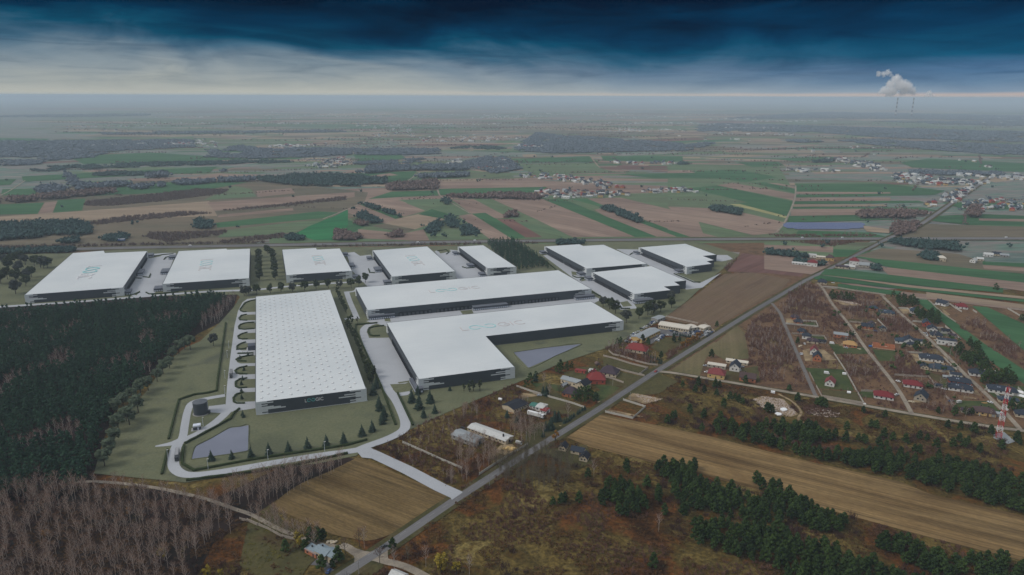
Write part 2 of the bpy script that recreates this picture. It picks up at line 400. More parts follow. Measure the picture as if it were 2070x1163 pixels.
fields('C', """
o -8 -60,560 -60,330 600,340 700,500 640,680 560,745 -60,766
g -14 60,474 240,459 692,555 666,612 430,563
b -14 230,457 330,443 702,510 690,547
g -14 430,441 540,440 702,480 702,506
b -14 530,442 600,446 703,466 703,477
g -14 310,571 420,560 672,615 648,657
y -14 310,571 370,570 661,645 650,656
b -20 -60,370 70,368 256,400 200,412 -60,400
g -12 80,375 350,363 600,410 400,440 200,412
g -1 700,450 1240,448 1595,490 1550,510 710,502
b -1 702,496 1272,500 1272,512 704,509
g -1 702,514 1500,505 1552,515 702,531
b -1 700,532 1272,530 1272,551 697,553
g -1 697,554 1440,550 1480,561 694,571
t -1 692,572 1230,572 1252,583 690,586
g -1 690,587 1470,590 1552,611 688,598
b -1 680,600 1400,598 1525,631 1060,636 675,641
g -1 665,642 1060,636 1100,656 1400,660 655,681
b -40 -60,585 300,600 638,680 602,742 450,757 0,645
o -40 -60,640 450,758 240,766 -60,700
b -40 -60,692 236,766 80,768 -60,722
g -3 1520,642 1800,630 2600,660 2600,712 1820,703 1520,672
b -3 1800,656 2600,672 2600,690 1800,669
g -3 1400,722 1460,715 1532,735 1420,742
g -3 1330,322 1500,298 2600,350 2600,400 1400,352
g -2 720,727 1150,742 1252,769 700,766
t -2 1100,700 1300,725 1260,745 1130,735
k -2 1320,745 1500,690 2600,720 2600,770 1320,770
g -2 350,320 600,318 640,340 450,350
g -2 560,300 900,285 1000,300 700,315
g -4 1580,560 1900,560 2300,600 1700,600
""", 0.04)
fields('D', """
o -10 -20,40 900,40 700,100 500,160 -20,110
b -10 -20,58 520,74 520,120 -20,92
g -10 520,92 735,100 690,152 520,156
g -14 735,122 900,90 1200,140 1680,210 1702,242 1100,192 690,152
k -14 700,148 900,85 1500,130 1700,190 2500,230 2500,330 1100,200
g -14 690,152 1100,192 2500,340 2500,410 1000,242 900,222 780,172
b -14 880,230 1000,242 2500,410 2500,500 1880,402 950,292
g -14 460,250 560,248 1100,310 1852,400 1852,435 1300,390 420,292
t -14 420,292 1250,391 2500,512 2500,532 1100,392
g -14 366,314 420,298 1100,392 2500,538 2500,560 1300,432 700,366 380,331
b -14 560,358 700,366 1060,426 2500,580 2500,640 1250,482
t -14 1250,430 2500,590 2500,615 1250,470
g -14 560,364 1060,426 1030,452 870,441 555,406
g -35 1610,540 1725,547 2500,900 2500,1300 1900,790
g -35 1152,485 1255,491 1480,668 1700,832 2016,1040 2500,1300 2400,1450 1990,1132 1790,1000 1500,762
g -14 1690,190 2500,225 2500,262 1692,216
b -14 1690,218 2500,272 2500,300 1702,246
b -10 -20,133 330,168 480,192 505,218 350,292 200,275 -20,250
""", 0.10)
fa = lambda n, c, sc_, fi, fcol, ang, freq, st, rzz: groundmat(n, c, sc_, fi, fcol, rz=R_(rzz), stretch=(.4, 1.4, 1), rows=(R_(ang), freq, st), bump=.3)
M['stubble'] = fa('stubble', [(.085, .055, .022), (.122, .082, .034), (.152, .102, .044), (.094, .064, .026)], .02, .7, (.72, 1.28), -30, .7, .38, -30)
M['ploughed'] = fa('ploughed', [(.105, .064, .027), (.16, .102, .044), (.205, .135, .060), (.12, .078, .036)], .018, .6, (.74, 1.25), -29, .5, .5, -30)
M['stubble_b'] = fa('stubble_b', [(.12, .078, .05), (.15, .10, .062), (.13, .092, .055)], .02, .5, (.85, 1.14), 52, .5, .16, 52)
M['strips'] = fa('strips', [(.085, .085, .036), (.14, .115, .058), (.16, .125, .07)], .02, .5, (.85, 1.14), -105, .25, .2, 52)
sheet('stubble_field', 'y7', '858,243 960,265 1240,395 1558,522 1598,590 1300,760 1000,885 820,875 640,835 520,770 330,690 165,640 230,580 330,500 460,425 640,350', M['stubble'], 0.02, sm=3)
sheet('ploughed_field', 'P', [(1146, 884), (1215, 838), (1279, 850), (1434, 882), (1600, 925), (1819, 974), (1884, 1000), (2075, 1044), (2500, 1170), (2500, 1290), (2075, 1136), (1884, 1088), (1640, 1021), (1408, 956), (1310, 933), (1190, 903)], M['ploughed'], 0.02)
sheet('stubble_field', 'P', [(1340, 645), (1400, 602), (1464, 554), (1520, 551), (1597, 565), (1580, 586), (1530, 612), (1480, 642), (1440, 668), (1420, 660)], M['stubble_b'], 0.02)
sheet('ploughed_field', 'P', [(1470, 549), (1500, 512), (1560, 520), (1640, 530), (1620, 560), (1560, 553)], fmat('r', 50), 0.03)
sheet('stubble_field', 'z3', '1380,1040 1720,820 1775,830 1655,950 1605,1090 1450,1062', M['strips'], 0.02)
sheet('meadow', 'z3', '1690,860 1900,690 1962,760 1992,950 1800,962 1700,900', M['strips'], 0.03)
for o, p, m in (('h5', '740,640 950,480 1250,480 1390,530 1230,610 930,742', 'olive_grass'), ('h5', '-10,800 60,800 690,972 570,1070 300,1010 -10,940', 'olive_grass'), ('h5', '560,1075 700,980 850,975 620,1150', 'olive_grass'),
                ('h6', '1080,100 1300,60 1820,160 1450,225 1100,185', 'olive_grass'), ('h6', '1560,290 1760,262 1960,345 1870,400 1650,372', 'grass'), ('h6', '560,260 1060,300 1100,400 700,380', 'grass'),
                ('h6', '1500,460 1750,330 2000,420 1830,540 1640,560', 'grass'), ('z3', '620,1150 640,1020 800,1010 1140,1090 1160,1180 900,1163', 'olive_grass'),
                ('h1', '560,560 760,558 790,612 570,602', 'grass'), ('h1', '960,880 1560,960 1640,1050 1080,1055', 'grass'), ('h1', '700,770 890,780 920,850 760,850', 'grass'), ('h1', '1250,500 1740,530 1500,560 1320,560', 'olive_grass'), ('h1', '1650,980 2016,1010 2016,1163 1760,1163', 'grass'),
                ('h3', '600,262 1200,290 1290,440 1370,622 800,582 700,380', 'grass'), ('h3', '860,600 1400,640 1500,820 880,730', 'olive_grass'), ('h3', '1440,630 1680,640 1740,740 1480,720', 'grass'),
                ('h2', '640,660 900,740 940,800 720,760', 'grass'), ('h2', '650,900 850,960 930,1100 760,990', 'grass'), ('h4', '470,300 760,400 1000,410 880,600 560,420', 'olive_grass'), ('h4', '900,770 1500,790 1640,960 1000,880', 'grass'),
                ('h4', '1340,520 1480,560 1700,720 1560,740', 'grass'), ('h4', '1840,540 2100,560 2100,760 1850,740', 'grass'), ('q5', '-760,330 -420,60 -200,330 60,560 180,760 330,880 190,1010 60,1200 -500,1330 -900,1000', 'olive_grass'),
                ('q5', '820,1163 960,1040 1340,960 1360,1040 1180,1163', 'olive_grass'), ('z6', '1440,260 1640,120 1800,270 2000,340 1940,420 1700,360', 'olive_grass'), ('z6', '1560,660 1960,620 2016,760 1900,800 1700,720', 'olive_grass'),
                ('z7', '560,60 700,60 860,120 700,220 480,230', 'olive_grass'), ('z7', '1130,60 1480,0 1500,120 1330,140', 'olive_grass'), ('z6', '1500,470 1660,430 1960,370 1700,560 1450,700', 'verge')):
    GZ = globals().get('GZ', 0.05) + .001; sheet('grass_plot', o, p, M[m], GZ)
for o, p in (('h1', '290,500 430,490 420,560 560,600 320,590'), ('h1', '560,1000 700,960 900,990 1100,1150 600,1163'), ('h1', '1370,590 1480,590 1500,660 1860,700 1720,700 1420,660'), ('h1', '1160,890 1220,870 1400,960 1200,960'), ('h1', '1020,200 1400,250 1480,300 1200,290'),
             ('h2', '60,345 230,345 200,420 120,420'), ('h2', '590,830 680,800 700,870 640,880'), ('h2', '310,880 590,910 620,940 380,930'), ('h2', '700,310 860,440 800,470'), ('h4', '220,45 420,50 440,140 700,160 860,230 560,270 330,180'), ('h4', '700,60 780,90 860,140 720,130'), ('h4', '1140,600 1280,620 1340,700 1100,640'),
             ('h4', '1040,700 1280,740 1300,760 1080,740'), ('h4', '1600,780 1700,800 1640,830'), ('h4', '200,780 380,760 540,800 260,810'), ('h6', '570,650 800,720 760,745 560,670'), ('h6', '380,420 600,440 700,470 420,500'), ('h6', '1000,930 1180,935 1100,985'),
             ('h6', '1620,545 1745,575 1690,605 1605,570'), ('h6', '1740,630 1830,660 1790,680 1710,665'), ('z7', '310,340 600,400 480,400 300,350'), ('z7', '480,210 600,230 740,260 600,300 460,260'), ('z7', '1440,260 1520,235 1680,260 1800,380 1740,400 1560,340'), ('z6', '1290,620 1380,615 1420,660 1340,710 1240,670'),
             ('z6', '1340,720 1420,730 1380,760'), ('q5', '500,620 560,610 620,650 560,700'), ('h5', '930,870 1030,870 960,900'), ('h5', '1600,460 1690,405 1745,410 1600,500 1560,490'), ('z3', '1610,790 1700,740 1720,750 1620,815')):
    SZ = globals().get('SZ', 0.0985) + .0007; sheet('sandy_ground', o, p, M['dirt'], SZ)
sheet('yard_paving', 'h5', '860,310 960,340 1240,380 1700,440 1560,490 1400,480 1060,460 960,450 820,540 740,590 640,540 680,500 880,400', M['asphalt'], 0.07)
sheet('yard_paving', 'q5', '215,1000 330,890 560,930 520,1050 640,1100 560,1163 440,1130 420,1040 300,1010', M['asphalt'], 0.07)

# roads -------------------------------------------------------------
def road(name, o, pts, wd, mat, z, sm=5, edge=None, w1=None):
    P = GP(o, pts)
    if sm: P = smooth(P, sm)
    EXL.append((np.array([(p.x, p.y) for p in P]), wd / 2 + 1.2))
    if edge:
        mb = MB(); ribbon(mb, P, wd + edge[1], z - 0.03); e = mb.build('road_verge', edge[0]); e['kind'] = 'structure'
    mb = MB(); ribbon(mb, P, wd, z, w1=w1); ob = mb.build(name, mat); ob['kind'] = 'structure'; return P
MAIN = road('road', 'P', [(600, 1224), (688, 1165), (776, 1109), (912, 1016), (1020, 946), (1200, 834), (1330, 749), (1520, 631), (1627, 568), (1689, 538), (1782, 489)], 6.2, M['asphalt'], 0.16, 0, (M['verge'], 7.0))
road('road', 'P', [(1782, 489), (1815, 474), (1857, 457), (1911, 420), (1968, 381), (2010, 352)], 8.0, M['motorway'], 0.5, 3, (M['verge'], 10))
mb = MB()
for k in range(-140, 320, 12):
    d = Vector((math.cos(R_(51.4)), math.sin(R_(51.4)), 0)); a = G(912, 1016) + d * k
    ribbon(mb, [a, a + d * 5], 0.16, 0.185)
mb.build('road_marking', plain('road_paint', (.30, .30, .29)))['kind'] = 'structure'
SIDE = road('road', 'P', [(1328, 751), (1360, 754), (1446, 768), (1640, 801), (1832, 835), (1997, 862), (2075, 872), (2300, 905)], 4.8, M['gravel'], 0.14, 3, (M['verge'], 3))
road('road', 'P', [(1560, 613), (1576, 632), (1583.5, 650), (1599, 686), (1617, 728), (1633, 765), (1649, 801)], 3.6, plain('worn_asphalt', (.15, .135, .125)), 0.137, 4)
road('dirt_track', 'P', [(1653, 573), (1663, 583), (1684, 617), (1717.6, 658), (1746, 699), (1777, 738), (1808, 777), (1826, 805), (1843, 836)], 3.7, M['gravel'], 0.122, 4)
road('dirt_track', 'P', [(1782, 597), (1818, 632), (1857, 666), (1906, 712), (1944.6, 751), (1982, 786), (2038, 841), (2066, 873)], 4.0, M['gravel'], 0.126, 4)
road('dirt_track', 'D', '1100,460 1260,480 1500,490 1900,560 2400,600', 3.5, M['gravel'], 0.21, 3)
road('dirt_track', 'D', '470,400 560,405 870,441 1100,450', 3.0, M['gravel'], 0.205, 2)
road('dirt_track', 'D', '1500,740 1700,870 1900,1010 2100,1180', 3.0, M['dirt'], 0.2, 3)
road('dirt_track', 'P', [(150, 976), (181, 974), (240, 977), (317, 987), (370, 998), (423, 1011), (470, 1028), (511, 1042), (560, 1068), (640, 1098), (700, 1108), (735, 1118)], 3.1, M['gravel'], 0.133, 4)
road('road', 'q5', '690,690 800,730 950,830 1100,850', 5, M['gravel'], 0.147, 4)
sheet('road_apron', 'q5', '700,690 800,720 900,760 1150,800 1240,770 900,990 905,900 870,800', M['gravel'], 0.143)
sheet('road_apron', 'q5', '1420,690 1430,900 1500,960 1300,960 1120,930 1160,860', M['gravel'], 0.144)
road('road', 'q5', '1180,880 1400,950 1560,985 1750,1050 1950,1150 2200,1290', 5, M['gravel'], 0.148, 4)
road('dirt_track', 'z7', '1640,220 1750,280 1820,360 1800,420 1900,470', 2.2, M['dirt'], 0.155, 4)
for wd, z, mt in ((34, 0.28, M['verge']), ):
    road('motorway_verge', 'P', [(-400, 513), (0, 507), (250, 501.5), (500, 497), (800, 491.5), (1020, 488), (1380, 484.3), (1800, 482.8), (2070, 482.5), (2600, 483)], wd, mt, z, 2)
for dy in (-1.15, 1.05):
    road('motorway', 'P', [(-400, 513 + dy), (0, 507 + dy), (250, 501.5 + dy), (500, 497 + dy), (800, 491.5 + dy), (1020, 488 + dy), (1380, 484.3 + dy), (1800, 482.8 + dy), (2070, 482.5 + dy), (2600, 483 + dy)], 10.5, M['motorway'], 0.34, 2)
for o, p, wd in (('A', '640,535 700,570 795,625', 3), ('A', '430,430 500,380', 5), ('C', '580,745 640,680 700,540 705,460', 4), ('B', '0,520 60,490 150,430', 4), ('A', '-80,660 60,605 200,545', 4), ('A', '600,480 620,520 650,540', 3)):
    road('dirt_track', o, p, wd, M['gravel'], 0.5, 2)

# the logistics site: lawn, roads, yards ------------------------------
sheet('site_lawn', 'P', [(190, 958), (202, 915), (225, 870), (255, 835), (295, 793), (335, 735), (375, 703), (405, 690), (445, 652), (472, 622), (485, 601), (480, 596), (280, 600), (60, 619), (0, 622), (-300, 640), (-300, 520), (0, 514),
       (140, 512), (300, 502), (360, 502), (560, 500), (700, 500), (920, 497), (985, 494), (1100, 494), (1180, 489), (1400, 488), (1432, 495), (1495, 515), (1478, 530), (1440, 562), (1385, 612), (1330, 652), (1232, 702), (1130, 736), (1060, 768), (900, 836), (840, 864), (756, 902), (735, 908), (720, 922), (640, 938), (560, 947), (375, 976)], M['lawn'], 0.2)
PV = M['paving']
road('site_road', 'P', [(735, 908), (700, 914), (640, 922), (560, 935), (480, 949), (430, 957), (390, 961), (365, 957), (351, 942), (353, 915), (362, 893)], 7.5, PV, 0.26)
road('site_road', 'P', [(362, 897), (370, 882), (374, 858), (380, 830), (390, 814), (420, 806), (455, 800)], 6, PV, 0.262)
road('site_road', 'P', [(362, 893), (395, 880), (425, 862), (450, 842), (466, 822), (470, 800)], 7.5, PV, 0.264)
road('site_road', 'P', [(366, 892), (345, 898), (314, 903)], 11, PV, 0.266, 4, w1=1.5)
sheet('site_yard', 'P', [(455, 835), (517, 826), (517, 603), (500, 605), (490, 612), (481, 630), (474, 660), (466, 720), (459, 780)], PV, 0.258)
sheet('site_yard', 'P', [(422, 822), (455, 818), (470, 832), (448, 836), (420, 834)], PV, 0.256)
for cx, cy, hw, hh in ((494, 618, 0, 1), (492, 643, 0, 0), (491, 660, 0, 0), (490, 681, 0, 0), (488, 702, 0, 0), (487, 728, 0, 0), (484, 750, 0, 0), (483, 777, 0, 0), (481, 804, 0, 0)):
    h = {618: 12.5}.get(cy, 6.0 + (cy - 640) * 0.025); x0 = {618: 486}.get(cy, 484 - (cy - 640) * 0.075)
    P = [(x0, cy), (x0 + 2, cy - h * .6), (x0 + 9, cy - h * .95), (517, cy - h * 1.1), (517, cy + h * .8), (x0 + 9, cy + h * .95), (x0 + 2, cy + h * .6)]
    if cy == 618: P = [(485.5, 626), (493, 612), (503, 608), (517, 605), (517, 631), (492, 632), (486, 630)]
    sheet('lawn_island', 'P', P, M['lawn'], 0.29)
road('site_road', 'P', [(517, 587), (420, 590), (290, 600), (150, 611), (0, 621), (-200, 636)], 8, PV, 0.262)
road('site_road', 'P', [(517, 586.5), (600, 578), (700, 571.5), (780, 566)], 7, PV, 0.262)
road('site_road', 'P', [(700, 590), (708, 612), (718, 635), (722, 645)], 6.5, PV, 0.262)
road('site_road', 'P', [(697, 592), (717, 589), (722, 583)], 5, PV, 0.264, 3)
road('site_road', 'P', [(697, 646), (722, 643)], 7, PV, 0.264, 0)
road('site_road', 'P', [(776, 648), (755, 654), (740, 661), (735, 672), (744, 700), (764, 748), (783, 785), (801, 810), (812, 832), (819, 852), (817, 868), (800, 880), (775, 891), (744, 902), (725, 910)], 8, PV, 0.266)
sheet('site_yard', 'P', [(741, 684), (786, 683), (838, 768), (820, 776), (784, 778), (770, 755)], PV, 0.262)
sheet('lawn_island', 'P', [(741, 672), (750, 661), (778, 659), (790, 683), (760, 684), (746, 680)], M['lawn'], 0.29)
sheet('lawn_island', 'z6', '440,190 480,160 545,152 540,180 470,200', M['lawn'], 0.29)
sheet('lawn_island', 'z6', '480,130 580,115 590,125 490,140', M['lawn'], 0.29)
sheet('site_yard', 'z6', '440,205 480,215 600,195 560,230 480,240', PV, 0.262)
sheet('site_yard', 'P', [(740, 650), (760, 645), (1196, 597), (1215, 606), (1198, 615), (780, 660), (765, 656)], PV, 0.262)
sheet('site_yard', 'P', [(250, 590), (296, 515), (330, 512), (356, 512), (328, 582), (302, 600), (272, 601)], PV, 0.268)
sheet('site_yard', 'P', [(700, 512), (716, 510), (745, 510), (795, 573), (745, 582), (712, 548)], PV, 0.268)
sheet('site_yard', 'P', [(878, 508), (905, 505), (928, 507), (990, 560), (925, 566)], PV, 0.268)
sheet('site_yard', 'P', [(1098, 517), (1119, 513), (1191, 556), (1278, 610), (1288, 624), (1255, 627), (1236, 612), (1155, 560)], PV, 0.268)
sheet('site_yard', 'P', [(1245, 504), (1291, 505), (1390, 556), (1414, 573), (1450, 556), (1458, 552), (1420, 582), (1387, 586), (1308, 535)], PV, 0.268)
sheet('site_yard', 'P', [(1448, 516), (1470, 516), (1482, 524), (1460, 529), (1448, 528)], PV, 0.268)
for P in ([(1366, 553), (1412, 573), (1440, 560), (1448, 545), (1400, 552)], [(1253, 612), (1268, 609), (1278, 619), (1260, 621)], [(1155, 549), (1180, 553), (1172, 558), (1156, 556)], [(1180, 560), (1190, 566), (1174, 570)],
          [(300, 519), (330, 515), (324, 519), (302, 523)], [(268, 595), (284, 588), (276, 598)], [(884, 506), (905, 502), (912, 509), (890, 513)], [(716, 510), (740, 507), (752, 515), (728, 518)], [(1160, 598), (1180, 596), (1176, 603), (1163, 603)], [(930, 629), (954, 627), (958, 635), (935, 636)], [(777, 645), (788, 644), (790, 651), (778, 650)]):
    sheet('lawn_island', 'P', P, M['lawn'], 0.29)
# spur to the public road
SP = GP('P', [(731, 908), (760, 921), (824, 951), (890, 986), (925, 1002)])
EXL.append((np.array([(p.x, p.y) for p in SP]), 6.5)); mb = MB(); ribbon(mb, SP, 10, 0.27); mb.build('site_road', PV)['kind'] = 'structure'
sheet('site_road', 'z6', '150,660 230,690 250,620 270,600 300,590 255,650 262,690 300,730 200,720', PV, 0.274)
sheet('site_road', 'z6', '820,975 900,985 940,997 990,995 905,1052 893,1030 860,1005', PV, 0.274)
# ponds
m_, nt_, b_ = newmat('pond_water', 0.22, 0.5)
nt_.links.new(ramp(nt_, noise(nt_, posvec(nt_), .03, 4), [(.3, (.13, .14, .185)), (.7, (.17, .18, .23))]), b_.inputs['Base Color'])
bp = nt_.nodes.new('ShaderNodeBump'); bp.inputs['Strength'].default_value = .15; nt_.links.new(noise(nt_, posvec(nt_), .8, 3), bp.inputs['Height']); nt_.links.new(bp.outputs[0], b_.inputs['Normal'])
M['water'] = m_
M['bank'] = plain('pond_bank', (.19, .19, .23)); 
for P in (GP('z5', '805,735 818,680 840,632 960,570 1100,490 1180,480 1250,468 1248,580 1246,665 1020,705'), GP('z3', '150,905 400,868 680,838 480,930 265,1025')):
    c = sum(P, Vector()) / len(P)
    mb = MB(); mb.poly(P, z=0.31); mb.build('pond', M['water'])['kind'] = 'structure'
    # raised stony rim
    mb = MB(); l = smooth(P + [P[0]], 12)
    o2 = [c + (p - c) * 1.012 for p in l]
    for i in range(len(l) - 1):
        mb.face([(l[i].x, l[i].y, .33), (l[i + 1].x, l[i + 1].y, .33), (o2[i + 1].x, o2[i + 1].y, .8), (o2[i].x, o2[i].y, .8)])
        q = c + (l[i] - c) * 1.03; q2 = c + (l[i + 1] - c) * 1.03
        mb.face([(o2[i].x, o2[i].y, .8), (o2[i + 1].x, o2[i + 1].y, .8), (q2.x, q2.y, .2), (q.x, q.y, .2)])
    mb.build('pond_bank', M['lawn'])['kind'] = 'structure'
# ------------------------------------------------------------------ warehouses
UA = R_(20); UX = Vector((math.cos(UA), math.sin(UA), 0)); VY = Vector((-math.sin(UA), math.cos(UA), 0))
HB = 11.0
m_, nt_, b_ = newmat('roof_membrane', 0.5, 0.35)
c1 = ramp(nt_, noise(nt_, posvec(nt_), .012, 4), [(.3, (.56, .59, .60)), (.7, (.67, .69, .685))])
c2 = ramp(nt_, noise(nt_, posvec(nt_), .9, 3, .7), [(.3, (.93,) * 3), (.7, (1.05,) * 3)])
br = nt_.nodes.new('ShaderNodeTexBrick'); br.inputs['Scale'].default_value = 1.0; br.inputs['Brick Width'].default_value = 30; br.inputs['Row Height'].default_value = 2.4; br.inputs['Mortar Size'].default_value = .05
br.inputs['Color1'].default_value = (1, 1, 1, 1); br.inputs['Color2'].default_value = (.975, .975, .975, 1); br.inputs['Mortar'].default_value = (.84, .84, .84, 1)
nt_.links.new(posvec(nt_, UA), br.inputs['Vector'])
nt_.links.new(mixc(nt_, 1.0, mixc(nt_, 1.0, c1, c2, 'MULTIPLY'), br.outputs['Color'], 'MULTIPLY'), b_.inputs['Base Color'])
M['roof'] = m_
def metalpanel(name, c, rough=.55):
    m, nt, b = newmat(name, rough, .35)
    sp_ = nt.nodes.new('ShaderNodeTexBrick'); sp_.inputs['Scale'].default_value = 1; sp_.inputs['Brick Width'].default_value = 6; sp_.inputs['Row Height'].default_value = 1.1; sp_.inputs['Mortar Size'].default_value = .03; sp_.offset = 0
    sp_.inputs['Color1'].default_value = (*c, 1); sp_.inputs['Color2'].default_value = (*(x * .94 for x in c), 1); sp_.inputs['Mortar'].default_value = (*(x * .7 for x in c), 1)
    g = posvec(nt, UA); s1 = nt.nodes.new('ShaderNodeSeparateXYZ'); nt.links.new(g, s1.inputs[0]); cb = nt.nodes.new('ShaderNodeCombineXYZ')
    nt.links.new(mth(nt, 'ADD', s1.outputs[0], s1.outputs[1]), cb.inputs[0]); nt.links.new(s1.outputs[2], cb.inputs[1]); nt.links.new(cb.outputs[0], sp_.inputs['Vector'])
    nt.links.new(sp_.outputs['Color'], b.inputs['Base Color']); return m
M['dark'] = metalpanel('anthracite_cladding', (.055, .065, .078))
M['white'] = metalpanel('white_cladding', (.66, .69, .70))
M['trim'] = plain('dark_trim', (.035, .042, .05), .5)
M['dock'] = plain('dock_rubber', (.012, .013, .018), .7)
M['dockdoor'] = plain('dock_door_panel', (.10, .11, .125), .5)
M['office'] = plain('office_cladding', (.075, .085, .11), .5)
M['officeroof'] = plain('office_roof', (.12, .13, .155), .7)
M['glass'] = plain('window_glass', (.30, .34, .42), .15, .6)
M['winframe'] = plain('window_white', (.62, .66, .74), .4)
M['teal'] = plain('teal_lettering', (.10, .48, .47), .4)
M['letter'] = plain('white_lettering', (.74, .72, .72), .4)
M['rooflet'] = plain('pale_roof_lettering', (.56, .50, .49), .5)
M['rooftea'] = plain('pale_teal_lettering', (.30, .62, .62), .5)
M['dome'] = plain('skylight_dome', (.78, .78, .76), .35, .5)
M['curb'] = plain('skylight_curb', (.44, .45, .46), .6)
LP_ = [2, 3, 1, 2, 1, 3, 4.2, 5, 2, 2, 1, 2]
RP_ = [3, 1, 2, 4, 2, 5, 2, 1, 2, 3, 2, 3]
def clad(root, p, q, H, side, rows, mod=4.6):
    """white interlocking cladding of one facade end; p is the corner it starts from, q the far corner"""
    d = (q - p).normalized(); Ln = (q - p).length
    nrm = Vector((d.y, -d.x, 0))
    if side < 0: nrm = -nrm
    mb = MB(); n = len(rows); h0 = .35
    for i, r in enumerate(rows):
        z1 = H + .3 - (H + .3 - h0) * i / n; z0 = H + .3 - (H + .3 - h0) * (i + 1) / n
        wd = min(r * mod, Ln * .48)
        mb.box(p + d * (wd / 2) + nrm * .06 + Vector((0, 0, z0)), (wd, .12, z1 - z0 - (0 if i < n - 1 and rows[i + 1] >= 1 else 0)), math.atan2(d.y, d.x))
    mb.build('white_cladding', M['white'], root)
def letters():
    L_ = {}
    L_['L'] = [[(0, 1), (0, 0), (.55, 0)]]
    def arc(cx, cy, r, a0, a1, n=14, rx=1): return [(cx + r * rx * math.cos(R_(a0 + (a1 - a0) * i / n)), cy + r * math.sin(R_(a0 + (a1 - a0) * i / n))) for i in range(n + 1)]
    inf = []
    for i in range(29):
        t = R_(-200 + 400 * i / 28) * .5 + 0; pass
    # two open loops joined by a crossing stroke, as in the sign
    L_['O'] = [arc(.5, .5, .5, -55, -300, 18) + [(1.0, .62), (1.35, .38)] + [(x, y) for x, y in arc(1.75, .5, .5, 235, 480, 18)][0:]]
    L_['O'] = [arc(.5, .5, .5, -50, -310, 18) + [(1.12, .58), (1.28, .38)] + arc(1.85, .5, .5, 210, 490, 18)]
    L_['G'] = [arc(.55, .5, .5, 45, 360, 18) + [(.6, .5)]]
    L_['I'] = [[(0, 1), (0, 0)]]
    L_['C'] = [arc(.5, .5, .5, 50, 310, 16)]
    return L_
def logo(root, org, rx, up, h, wd, mats, depth=.12, sp=1.0):
    """L, open double loop, G I C as raised strokes; org = lower left, rx / up = reading and up directions"""
    Lt = letters(); x = 0; nrm = rx.cross(up)
    k_ = 0
    for ch, adv in (('L', .75), ('O', 2.6), ('G', 1.3), ('I', .3), ('C', 1)):
        mb = MB()
        for st in Lt[ch]:
            pts = [org + rx * ((x + a) * h * sp) + up * (b * h) for a, b in st]
            n = len(pts)
            for i in range(n - 1):
                p, q = pts[i], pts[i + 1]; d = (q - p).normalized(); s_ = nrm.cross(d) * wd / 2
                p2, q2 = p - d * wd * .3, q + d * wd * .3; e = nrm * (depth + .002 * (i % 3))
                a_, b2, c_, d_ = p2 - s_, q2 - s_, q2 + s_, p2 + s_
                mb.face([a_ + e, b2 + e, c_ + e, d_ + e])
                for u, v in ((a_, b2), (b2, c_), (c_, d_), (d_, a_)): mb.face([u, v, v + e, u + e])
        x += adv; mb.build('loop_letter' if ch == 'O' else 'letter', mats[1] if ch == 'O' else mats[0], root)
def docks(root, p, q, f0, f1, n, side=1, gap=None, sz=(3.4, 4.2)):
    d = (q - p).normalized(); Ln = (q - p).length; nrm = Vector((d.y, -d.x, 0)) * side; az = math.atan2(d.y, d.x)
    mb = MB(); w_, h_ = sz
    for x in (-w_ / 2 - .25, w_ / 2 + .25): mb.box((x, -.45, 0), (.55, .9, h_))
    mb.box((0, -.45, h_), (w_ + 1.05, .9, .6)); fr = mb.mesh('dock_frame', M['dock'])
    dm = MB().box((0, -.06, .9), (w_ - .1, .14, h_ - .9)).box((0, -.2, 0), (w_ - .1, .4, .88), m=1).mesh('dock_door', [M['dockdoor'], M['dock']])
    for i in range(n):
        if gap and i in gap: continue
        t = f0 + (f1 - f0) * i / max(1, n - 1); c = p + (q - p) * t
        a = link('dock_door', dm, root, c + nrm * .02 - root.location * 0, az if side > 0 else az + math.pi)
        link('dock_seal', fr, a)
def office(root, c, wd, dp, h, az, win=True):
    """low office wing standing against the hall"""
    o = MB().box((0, 0, 0), (wd, dp, h)).build('office_wing', M['office'], root, c, az)
    MB().box((0, 0, h), (wd + .3, dp + .3, .35)).build('office_roof', M['officeroof'], o)
    if win:
        mb = MB(); n = int(wd / 2.4)
        for i in range(n):
            mb.box((-wd / 2 + (i + .5) * wd / n, -dp / 2 - .03, .8), (wd / n * .62, .12, 1.5))
        mb.build('window_band', M['winframe'], o)
        mb = MB(); n = max(2, int(dp / 2.4))
        for i in range(n):
            for s_ in (-1, 1): mb.box((s_ * (wd / 2 + .03), -dp / 2 + (i + .5) * dp / n, .8), (.12, dp / n * .6, 1.5))
        mb.build('window_band', M['winframe'], o)
